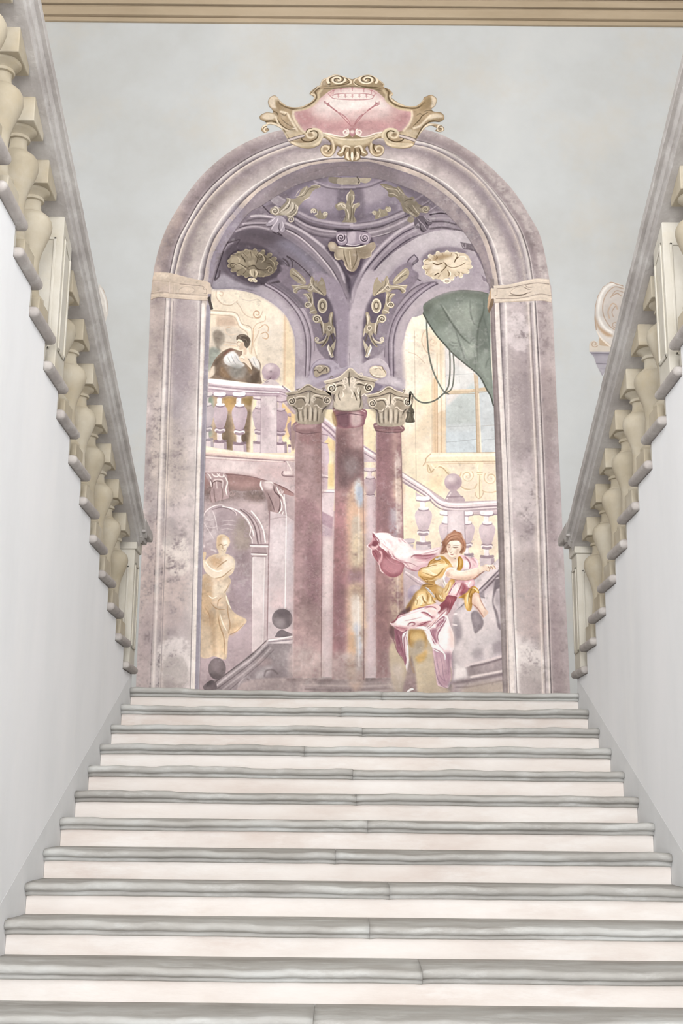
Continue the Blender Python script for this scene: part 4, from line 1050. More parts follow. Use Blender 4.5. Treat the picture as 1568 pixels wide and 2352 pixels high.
PIER_TXT='''
SAT .8
@ 0 0 1
# piers beside the openings: light lilac
F 9d92a1 m.06 : 488 664 488 664 531 664 581 674 620 693 651 719 668 748 677 783 678 823 677 900 677 900 760 905 803 905 850 905 925 900 925 900 921 810 927 778 938 742 963 705 990 686 1013 674 1052 666 1094 667 1122 674 1122 674 1122 640 1060 620 960 620 870 620 806 640 760 640 700 590 620 620 560 650
'''
PIER_TOP='''
SAT .8
@ 460 650 .21684
F a9a0ae a.9 b5 : 560 90 700 90 850 190 960 320 1040 440 1080 600 1090 760 1010 760 1000 600 960 450 880 320 740 200
F 8d8292 a.9 b3 : 700 0 900 110 1040 250 1120 400 1160 560 1170 760 1150 990 1100 990 1105 720 1090 560 1050 420 960 270 820 120
S 5f5462 w2.4 a.9 : 660 15 830 110 980 260 1070 410 1110 560 1120 720 1110 985
S a79dac w3 a.8 : 690 10 860 110 1000 255 1090 400 1130 550 1135 740 1125 990
S 5f5462 w2.4 a.9 : 730 10 900 120 1040 260 1120 400 1160 540 1170 700 1155 930
S 766b7a w2 a.7 : 800 0 960 120 1090 260 1170 400 1205 560 1210 720
F 776c7c m.07 b1 : 820 -40 870 -140 850 -190 1000 -150 1130 -80 1220 20 1340 140 1420 330 1450 560 1450 850 1380 850 1330 810 1290 770 1240 700 1210 600 1170 440 1120 300 1060 160
F 8d8294 m.05 b3 : 1180 -60 1300 -100 1480 0 1568 240 1590 400 1590 860 1450 860 1450 560 1420 330 1340 130
F 8f8498 a.8 b5 : 1480 760 1590 740 1590 880 1460 860
F a097aa m.04 : 1140 1000 1165 900 1210 830 1290 800 1400 810 1460 850 1480 900 1560 880 1560 880 1520 930 1330 1010 1210 1080 1190 1070 1150 1065 1100 1080 1100 1010
F b8b1be a.8 b5 : 1010 1000 1120 1000 1160 1070 1060 1120 1010 1130
F 84798c a.8 b4 : 1350 1010 1500 960 1560 900 1568 980 1420 1050 1230 1090
S 7d7284 w2.4 a.7 : 1150 980 1175 890 1220 835 1290 803 1400 815 1450 850
# small shell of the left pier
F 5b505c a.8 b2 : 1190 940 1200 890 1250 865 1340 870 1380 910 1360 960 1290 990 1220 1000
F 9a8d7a m.08 : 1200 940 1215 890 1260 868 1330 875 1368 905 1360 945 1320 960 1280 970 1240 995 1210 985
S 564b41 w2.2 a.9 : 1205 930 1230 920 1260 950 1290 930 1310 910 1330 895 1340 940
S cabfae w2.2 a.8 t1 : 1220 890 1250 880 1280 885 1290 910
S cabfae w2 a.7 t1 : 1310 880 1350 900 1360 930
@ 800 650 .22959
F b0a5b0 a.9 b4 : 560 1050 550 700 560 560 600 400 700 250 820 160 930 105 1100 66 1060 50 900 60 760 130 620 240 520 380 470 550 462 700 460 930
F 8b7f90 a.9 b2 : 880 0 760 80 620 220 510 380 465 560 460 720 462 940 410 930 370 800 360 640 400 480 440 350 520 220 640 90 760 0
S 5f5464 w2.2 a.9 : 880 10 740 100 600 240 500 390 455 560 450 720 450 940
S a79cac w3 a.8 : 860 0 720 90 580 230 480 390 435 570 430 720 435 930
S 5f5464 w2.4 a.9 : 820 0 680 90 550 220 450 380 405 560 400 720 412 900
S 6b6070 w2 a.7 : 740 0 620 80 500 220 410 380 370 560 360 740
F 807585 m.07 b1 : 700 -60 640 -140 620 -210 500 -160 420 -70 330 20 250 130 180 290 140 480 125 640 130 780 160 800 220 760 300 720 360 640 400 470 450 330 520 190
F aca2ae m.05 b3 : 360 -60 200 -130 100 0 45 150 12 330 0 560 0 830 130 800 125 640 140 480 180 290 250 130
F b6aebb a.8 b4 : 20 790 130 715 130 815 180 790 180 840 40 880 0 850
F b4abb7 m.04 : 130 820 200 770 300 750 380 800 415 880 420 930 460 945 555 1040 555 1060 420 1020 300 1000 180 950 60 870
F a59bab a.8 b3 : 420 930 462 945 552 960 552 1050 480 1040
F d0cad2 a.7 b5 : 440 950 520 980 555 1040 500 1030 430 1000
P 7a7086 b1 : 270 1000 350 1030 300 1080 250 1120 200 1060
# small shell of the right pier
F 9d91a0 a.9 b2 : 200 880 220 830 300 815 370 860 390 920 340 960 260 950
F cfc2ab m.04 : 208 885 220 845 270 825 330 835 350 865 375 880 378 920 350 945 290 950 240 930
S 84735c w2 a.9 t1 : 270 828 330 832 345 860 365 885 375 910
S e8decd w2.4 a.8 t1 : 225 860 260 840 310 850
S 9c8b73 w2 a.7 t1 : 250 870 300 850 340 880
S 84735c w2 a.7 t1 : 210 890 250 935 320 950
S eee7dc w2 a.7 t1 : 240 915 300 938 350 930
L 6b6070 w1.4 a.5 : 8 700 14 820
SAT .75
DEF orn
@ 800 650 .22959
# shade under the ornament
F 4f4456 a.6 b2 : 300 40 360 60 370 160 410 270 330 310 290 400 250 470 280 560 350 590 300 620 220 640 200 760 160 740 140 560 160 300 230 130
F a3957b m.06 : 330 -30 360 0 400 0 430 20 470 15 540 20 590 20 570 60 560 100 530 100 520 70 470 60 430 75 420 90 370 90 330 100 250 130 290 80 330 40
F a3957b m.06 : 380 80 410 100 470 110 440 140 420 180 440 190 460 220 440 250 410 250 395 300 350 310 330 290 350 250 370 180
F a3957b m.06 : 300 -30 290 -60 260 -20 240 80 250 125 310 70 340 20
F a79a80 m.05 : 446 10 456 -43 520 -110 575 -150 605 -120 600 -70 560 -30 510 5
F a3957b m.06 : 385 -70 405 -20 395 30 355 80 295 110 255 130 285 80 325 30 355 -30
E a79a80 : 278 228 50 76
Q d3c8b2 w3 a.9 : 278 228 44 44 1 0 1.5
E 6e6052 : 278 226 24 40
E c5b99f : 278 226 15 28
S d8cdb6 w2 a.8 : 290 170 315 200 318 250 300 285
F a3957b m.06 : 170 420 180 360 170 300 195 290 215 340 220 390 270 395 300 330 340 310 375 330 375 370 340 400 300 400 280 440 270 500 280 530 250 500 230 540 290 580 340 580 350 560 330 545 350 540 355 580 320 610 260 600 290 630 280 640 230 590 200 520 160 500 145 540 150 470
F b8ac94 m.05 : 180 610 160 590 145 560 155 640 175 700 165 735 185 742 200 720 215 730 215 690 230 640 215 610 200 640
Q d3c8b2 w2.6 a.9 : 395 45 26 8 1.3 30
Q 5d5143 w1.6 a.8 : 395 45 18 5 1.2 30
Q d3c8b2 w2.6 a.9 : 212 450 26 8 1.3 90
Q 5d5143 w1.6 a.8 : 212 450 17 5 1.2 90
S d6ccb6 w2.6 a.75 t1 : 410 30 480 35 540 50 570 80 540 105
S 5d5143 w2 a.9 t1 : 420 70 480 60 520 70 540 100
S d6ccb6 w2.6 a.8 t1 : 470 15 530 25 590 25
S d6ccb6 w2.4 a.8 t1 : 370 20 330 60 270 120
S 5d5143 w2 a.8 t1 : 350 30 310 70 260 125
S d6ccb6 w2.6 a.75 t1 : 390 100 375 160 380 210 420 245 450 225
S 5d5143 w2.4 a.9 t1 : 430 100 400 150 395 190 420 215
Q d6ccb6 w2.6 a.9 : 425 220 34 8 1.3 160
Q 5d5143 w1.6 a.9 : 425 220 24 6 1.2 160
S d6ccb6 w2.6 a.75 t1 : 470 110 430 120 400 160
Q d6ccb6 w3.4 a.95 : 335 362 44 10 1.4 170
Q 5d5143 w2.2 a.9 : 335 362 32 7 1.3 170
S d6ccb6 w2.6 a.9 t1 : 290 360 270 420 270 500
S 5d5143 w2.4 a.9 t1 : 300 400 285 450 280 520
S d6ccb6 w2.6 a.75 t1 : 230 500 260 570 320 595 352 575
Q d6ccb6 w2.6 a.9 : 335 562 22 6 1.3 60
S 5d5143 w2.4 a.9 t1 : 220 520 240 570 290 640
S d6ccb6 w2.6 a.9 t1 : 185 300 195 360 190 420
S 5d5143 w2 a.8 t1 : 170 330 180 390 175 430
S 5d5143 w2.4 a.9 t1 : 200 490 180 540 165 600
S d6ccb6 w2.4 a.8 t1 : 160 440 160 490 150 540
S f0eadf w3.4 a.9 t1 : 215 620 225 650 205 700 190 725
S 5d5143 w2 a.9 t1 : 190 640 180 680 190 720
S f0eadf w2.4 a.8 t1 : 165 735 190 740 200 720
S 5d5143 w1.6 a.8 t1 : 240 470 250 500 275 530
S d6ccb6 w2.4 a.8 t1 : 340 265 400 290 395 310
S d6ccb6 w2.4 a.8 t1 : 450 0 500 -60 590 -140
S d6ccb6 w2.4 a.8 t1 : 385 -60 395 0 340 70 270 120
S 5d5143 w1.8 a.8 t1 : 480 -10 530 -60 590 -90
S 5d5143 w1.6 a.7 t1 : 370 -30 360 30 300 90
END
USE orn
USE orn m802 t.86
SAT 1
'''

def paint_ground(P):
    P.run(BALUSTER_DEFS); P.run(LEFT_TOP); P.run(LEFT_LOW); P.run(RIGHT_TOP); P.run(RIGHT_LOW)
def paint_front(P):
    P.run(COLUMNS); P.run(CAPITALS)
BALUSTER_DEFS='''
'''
LEFT_TOP='''
SAT .85
@ 0 0 1
F a69a9c m.1 : 440 900 1170 900 1180 1620 440 1620
@ 0 0 1
P dcd0ba m.05 : 470 655 690 655 690 1060 470 1060
@ 460 650 .21684
F e3dac6 a.8 b8 : 150 80 400 60 700 180 900 400 800 700 640 500 500 300 250 250
F d3c9bb a.6 b8 : 640 400 880 350 900 800 860 1000 640 760
F e2cda6 a.8 b4 : 890 320 960 440 1000 640 1000 1100 890 1090
S c9a582 w2.4 a.7 b1 : 893 330 890 600 884 1080
S d6b48f w2 a.6 : 905 350 900 700 895 1080
S cfb79a w2 a.6 : 985 560 998 800 990 1090
# painted cornice and doorway of the far house
S c4ab92 w2.4 a.7 : 170 80 170 150 230 220 320 235 370 200 390 190
S e9e0cf w3 a.8 b1 : 190 100 200 160 250 205 330 215 380 190
S c4ab92 w2 a.7 : 380 200 420 250 460 320 520 360 590 370 640 340 660 300
Q c39a78 w2.6 a.8 : 600 325 50 12 1.2 40
S d0b196 w2 a.7 : 210 90 240 100 230 140 200 120
S b8a9a0 w1.6 a.5 : 440 170 520 190 600 170 640 200
P cbb49e a.9 b2 : 165 345 340 345 360 370 400 450 170 460
P b89f89 a.5 b3 : 170 370 350 380 370 450 180 450
S b7a28c w2.4 a.8 : 110 290 250 300 380 320 440 430 540 480 545 700
S ece4d5 w4 a.9 b1 : 110 310 240 318 375 340 430 450 525 500
S bda68f w2 a.8 : 110 335 200 340 355 360 410 460 490 520 500 580
P b9b0a5 a.55 b3 : 105 460 370 460 480 540 500 640 105 700
S d5c3ad w3 a.7 : 260 470 270 520 310 550 380 540
S c99b73 w1.6 a.5 : 330 480 300 470 270 480
S c9b091 w2 a.7 : 620 500 600 560 560 640 570 700 600 800
S e9dfcc w3 a.8 b1 : 640 520 600 600 590 700 610 780
S c69f79 w2.4 a.8 : 640 540 690 520 720 560 700 590 660 580
S c69f79 w2.4 a.7 : 620 480 680 440 720 470 715 510
S c8ac90 w2.2 a.7 : 560 480 600 430 680 400 690 350
S c69f79 w2 a.7 : 540 740 550 640 560 560 560 480
S d8c3a6 w5 a.6 b1 : 500 580 520 700 540 760
S b59a80 w2 a.5 : 240 620 380 640 500 650
S d9bf9f w3 a.6 : 250 650 380 670
# far figure in shade
F 8e8679 a.85 b2 m.12 : 130 560 140 510 190 495 240 530 260 580 240 640 200 680 220 720 180 700 150 640
F 7a7066 a.6 b2 : 140 530 190 505 230 540 215 620 180 640 150 600
S 5f564d w2 a.5 b1 : 160 580 200 590
F 7f8f8a a.75 b3 m.1 : 90 700 150 680 210 720 200 780 160 830 120 900 80 940 80 780
# woman leaning on the rail
F 8d7a69 m.14 : 90 1000 110 900 160 800 230 730 310 690 360 700 420 720 470 720 540 770 610 810 640 870 630 960 650 1040 640 1065 560 1060 300 1030 120 1010
F d9ccb8 a.95 b1 : 88 1002 105 920 135 880 170 890 168 930 130 985
F 6b5847 a.8 b2 m.15 : 160 830 240 740 300 700 350 700 290 730 240 790 230 860 280 940 330 1010 240 1010 160 980
F 9a7650 a.6 b2 : 220 880 290 960 320 1010 210 980
S 8a554c w4 a.6 b1 : 250 760 300 715 345 705
F d3d5d6 a.95 b1 m.06 : 245 800 290 745 350 722 400 770 435 830 470 870 400 905 330 885 265 855
F ecebea a.85 b1 : 255 790 310 750 350 760 340 830 290 840
F 9a9a94 a.6 b3 m.14 : 300 880 370 858 440 868 492 925 470 1000 380 1010 320 980
F 80837e a.4 b3 m.14 : 330 900 400 880 440 930 400 990 340 980
F dcdbd6 a.97 b1 : 515 800 565 772 610 818 632 880 622 930 575 895 540 845
S 9fa3a5 w1.6 a.7 t1 : 555 790 575 850 605 900
S 8d9294 w1.6 a.7 t1 : 320 750 350 820 385 870
S 8d9294 w1.6 a.6 t1 : 285 770 305 820 330 855
S 8d9294 w1.4 a.6 t1 : 370 760 400 820 440 850
F 7a6b5d a.9 b2 m.18 : 500 930 550 885 625 920 632 1000 610 1060 520 1060 470 1010
F 5f4e40 a.5 b2 m.16 : 545 960 610 940 610 1040 550 1055
F 8f7253 a.6 b2 : 500 870 540 890 555 930 520 960
# neck, arm and hand
F e6d8c3 m.03 : 452 700 485 670 508 690 515 735 552 775 520 800 470 790 440 770
F cdb296 a.7 b1 : 455 690 480 670 490 740 460 760
F e0cdb5 m.03 : 410 785 450 762 500 800 532 860 545 915 520 895 470 845 425 830
F ece0ce a.85 b1 : 418 782 450 767 470 790 450 808
S a58768 w1.6 a.7 t1 : 440 842 490 875 530 935
S a58768 w1.4 a.6 t1 : 420 800 450 800 470 820
# head in profile
F e0cfb8 m.02 : 388 590 400 570 430 575 462 610 470 660 452 700 425 712 402 700 392 685 396 672 386 664 390 650 380 642 388 622
F c3a78b a.7 b1 : 420 640 455 630 465 680 440 705 415 700
F 6d6053 m.14 : 380 600 384 568 410 548 445 542 490 552 522 585 532 620 515 665 490 690 468 665 458 628 430 602 402 592 392 606
F 54493f a.75 b1 : 430 565 480 560 515 600 500 650 470 630 445 600
S 9c8e7d w1.6 a.7 t1 : 395 572 440 553 495 568
S 9c8e7d w1.4 a.6 t1 : 440 590 480 600 500 640
S 5b493c w1.6 a.75 : 392 626 406 621 420 626
S 8a6c58 w1.2 a.7 : 392 668 404 667 412 671
S a98c74 w1.2 a.7 : 398 630 384 645 396 655
# ball on the rail
E b7a4ae m.03 : 748 940 97 92
E d8cbd0 a.9 b4 : 725 890 48 34
E 9a8492 a.7 b5 : 785 975 46 44
E 8d7585 a.7 b3 : 748 1005 60 22
S b3a3ab w3 a.8 b1 : 668 1000 720 1030 780 1028 830 990
E 6d5b68 a.8 b1 : 746 938 8 10
S 75636c w3 a.8 t1 : 690 1040 730 1020 750 990
F c9bcc0 m.03 : 690 1040 740 1020 800 1040 830 1080 660 1080
S 8f7d88 w2 a.6 : 665 1030 700 1050 720 1040
# handrail
F c3b2bd m.04 : 105 1010 105 1010 400 1050 700 1075 870 1090 870 1090 1000 1190 1000 1190 940 1260 820 1200 640 1195 400 1195 80 1170 60 1170 80 1090
F f4eeef a.97 b1 : 110 1015 400 1050 700 1078 870 1092 960 1140 940 1150 860 1115 400 1095 105 1060
S f1eaea w2.4 a.8 : 110 1020 250 1030 400 1050
S 9c8796 w2.6 a.9 : 95 1085 400 1120 700 1142 830 1145 900 1165
S e1d5db w3 a.9 b0 : 95 1105 400 1140 700 1158 830 1160
S a18c9b w2.6 a.9 : 90 1125 400 1152 700 1170 830 1172 920 1200
F b39eac a.8 b2 : 85 1140 400 1165 700 1182 820 1185 820 1200 400 1200 80 1175
S 8d7888 w2.6 a.8 : 80 1175 400 1195 640 1197 815 1198
S 8f7b88 w3 a.8 : 870 1092 940 1150 1000 1190
# warm cloth and shade behind the balusters
P b89f80 m.12 : 75 1195 560 1200 560 1800 480 1800 250 1780 100 1760 60 1700
F a98246 a.8 b3 m.12 : 250 1215 390 1220 360 1300 320 1390 280 1340 250 1270
F c39a55 a.7 b2 : 260 1240 330 1220 320 1290 290 1340
F 8e7440 a.8 b3 : 440 1220 550 1215 550 1290 500 1300 460 1270
F 6d5a45 a.75 b5 m.15 : 250 1400 320 1400 340 1600 330 1750 240 1740 220 1620
F 6a5844 a.75 b5 m.15 : 480 1380 540 1330 540 1500 510 1640 480 1780 440 1700 430 1600
F 5b4c46 a.6 b4 : 430 1590 490 1600 480 1680 440 1700
F 8fa098 a.8 b3 : 75 1210 130 1220 140 1360 110 1500 130 1600 80 1640 65 1480
F 6f8a78 a.5 b3 : 80 1210 130 1215 130 1280 90 1290
P e6dcc0 b2 : 552 1230 640 1230 640 1800 520 1800 530 1500
F e9dcae a.6 b3 : 560 1250 620 1260 600 1330 565 1330
# pier of the rail
P c9bcc2 m.06 : 640 1200 812 1200 810 1800 632 1800
P ddd3d6 a.7 b4 : 690 1220 790 1220 790 1400 690 1400
F a795a0 a.5 b4 : 650 1300 740 1350 720 1600 650 1640
S 93808c w2 a.7 : 640 1205 632 1800
S 93808c w2 a.6 : 812 1200 810 1790
P e3c38d b1 m.06 : 825 1270 880 1280 1010 1400 1010 1800 860 1800 850 1500
F dcb87c a.7 b3 : 840 1290 920 1320 990 1420 960 1560 880 1500
F efe1bd a.7 b4 : 860 1640 960 1650 1000 1800 900 1800
S a08796 w8 a.8 b1 : 820 1200 900 1260 990 1370
S cdbcc5 w5 a.8 b1 : 840 1210 930 1280 1010 1370
@ 0 0 1
'''
# one painted baluster, drawn about (0,0) = middle of its bulb, 100 units wide
def painted_baluster(cx, cy, s, light='d8cad1', mid='b9a5b0', dark='8f7886', up=1.0, base='d3c5cb', px=1.0):
    def q(v): return ' '.join('%.1f'%a for a in v)
    def T(pts): 
        o=[]
        for x,y in pts: o+= [cx+x*s*px, cy+y*s*up]
        return q(o)
    R=[(-34,-122),(34,-122),(34,-110),(18,-98),(11,-84),(12,-64),(24,-54),(40,-44),(50,-26),(50,-6),(43,22),(33,52),(23,70),(27,80),(17,88),(11,108),(15,126),(32,140),(44,150)]
    outline=[(-x,y) for x,y in R[1:]][::-1]
    body=[(x,y) for x,y in R[1:]]+outline
    t='F %s m.04 : %s\n'%(mid,T(body))
    t+='F %s a.85 b%.1f : %s\n'%(light,8*s,T([(-30,-30),(-8,-38),(8,-20),(4,10),(-10,30),(-26,16)]))
    t+='F %s a.7 b%.1f : %s\n'%(dark,8*s,T([(26,-34),(44,-16),(44,6),(34,40),(22,66),(16,50),(28,10)]))
    t+='F %s a.6 b%.1f : %s\n'%(dark,5*s,T([(-24,58),(24,58),(22,74),(-22,74)]))
    t+='S %s w%.1f a.85 : %s\n'%(light,7*s,T([(-6,-84),(-6,-66)]))
    t+='S %s w%.1f a.7 : %s\n'%(light,7*s,T([(-6,96),(-5,126)]))
    t+='S %s w%.1f a.85 : %s\n'%(dark,4.2*s,T([(-22,-53),(0,-49),(24,-53)]))
    t+='S %s w%.1f a.85 : %s\n'%(light,4*s,T([(-20,-58),(0,-55),(22,-58)]))
    t+='S %s w%.1f a.85 : %s\n'%(dark,4.2*s,T([(-27,73),(0,78),(27,73)]))
    t+='S %s w%.1f a.8 : %s\n'%(light,5*s,T([(-27,81),(0,85),(24,82)]))
    t+='S %s w%.1f a.8 : %s\n'%(dark,3.6*s,T([(-24,88),(0,92),(22,88)]))
    t+='S %s w%.1f a.8 : %s\n'%(dark,4.*s,T([(-36,-106),(0,-102),(36,-106)]))
    t+='S %s w%.1f a.9 : %s\n'%(light,6*s,T([(-32,-115),(0,-112),(26,-115)]))
    t+='S %s w%.1f a.8 : %s\n'%(dark,4.*s,T([(-36,138),(0,143),(36,138)]))
    t+='P %s m.04 : %s\n'%(base,T([(-46,150),(44,150),(46,196),(-44,196)]))
    t+='P %s a.6 : %s\n'%(dark,T([(26,150),(46,150),(48,196),(28,196)]))
    return t
LEFT_TOP+='@ 460 650 .21684\n'
for a in ((210,1400,1.55,),(415,1410,1.62)):
    LEFT_TOP+=painted_baluster(a[0],a[1],a[2],up=1.27,light='f0e9ed',mid='b6a3af',dark='8a7483')
LEFT_TOP+=painted_baluster(70,1390,1.5,up=1.27,light='d6d0d2',mid='b4a9b2',dark='8d8490')
LEFT_TOP+='CLIP P : 540 1200 640 1200 632 1800 520 1800\n'+painted_baluster(625,1420,1.5,up=1.27,light='d6cbd0',mid='b6a4ae',dark='8f7a88')+'NOCLIP\n'
LEFT_TOP+='CLIP P : 812 1200 960 1200 960 1800 810 1800\n'+painted_baluster(850,1440,1.45,up=1.27,light='c9b8c2',mid='a68f9d',dark='86707e')+painted_baluster(985,1540,1.3,light='b79fa8',mid='9c838f',dark='7d6672')+'NOCLIP\n'
LEFT_TOP+='''
# ledge under the balusters
F e6dcc6 m.04 : 45 1720 45 1720 250 1760 500 1790 800 1815 1010 1830 1010 1830 1010 1920 1010 1920 600 1900 40 1860 40 1860
S efe8d8 w4 a.8 b1 : 50 1750 300 1780 600 1810 1000 1840
S b38f93 w2.4 a.8 : 45 1810 300 1835 600 1860 1000 1880
S d9b8b6 w3 a.7 b1 : 45 1800 300 1822 600 1845 1000 1868
@ 0 0 1
'''
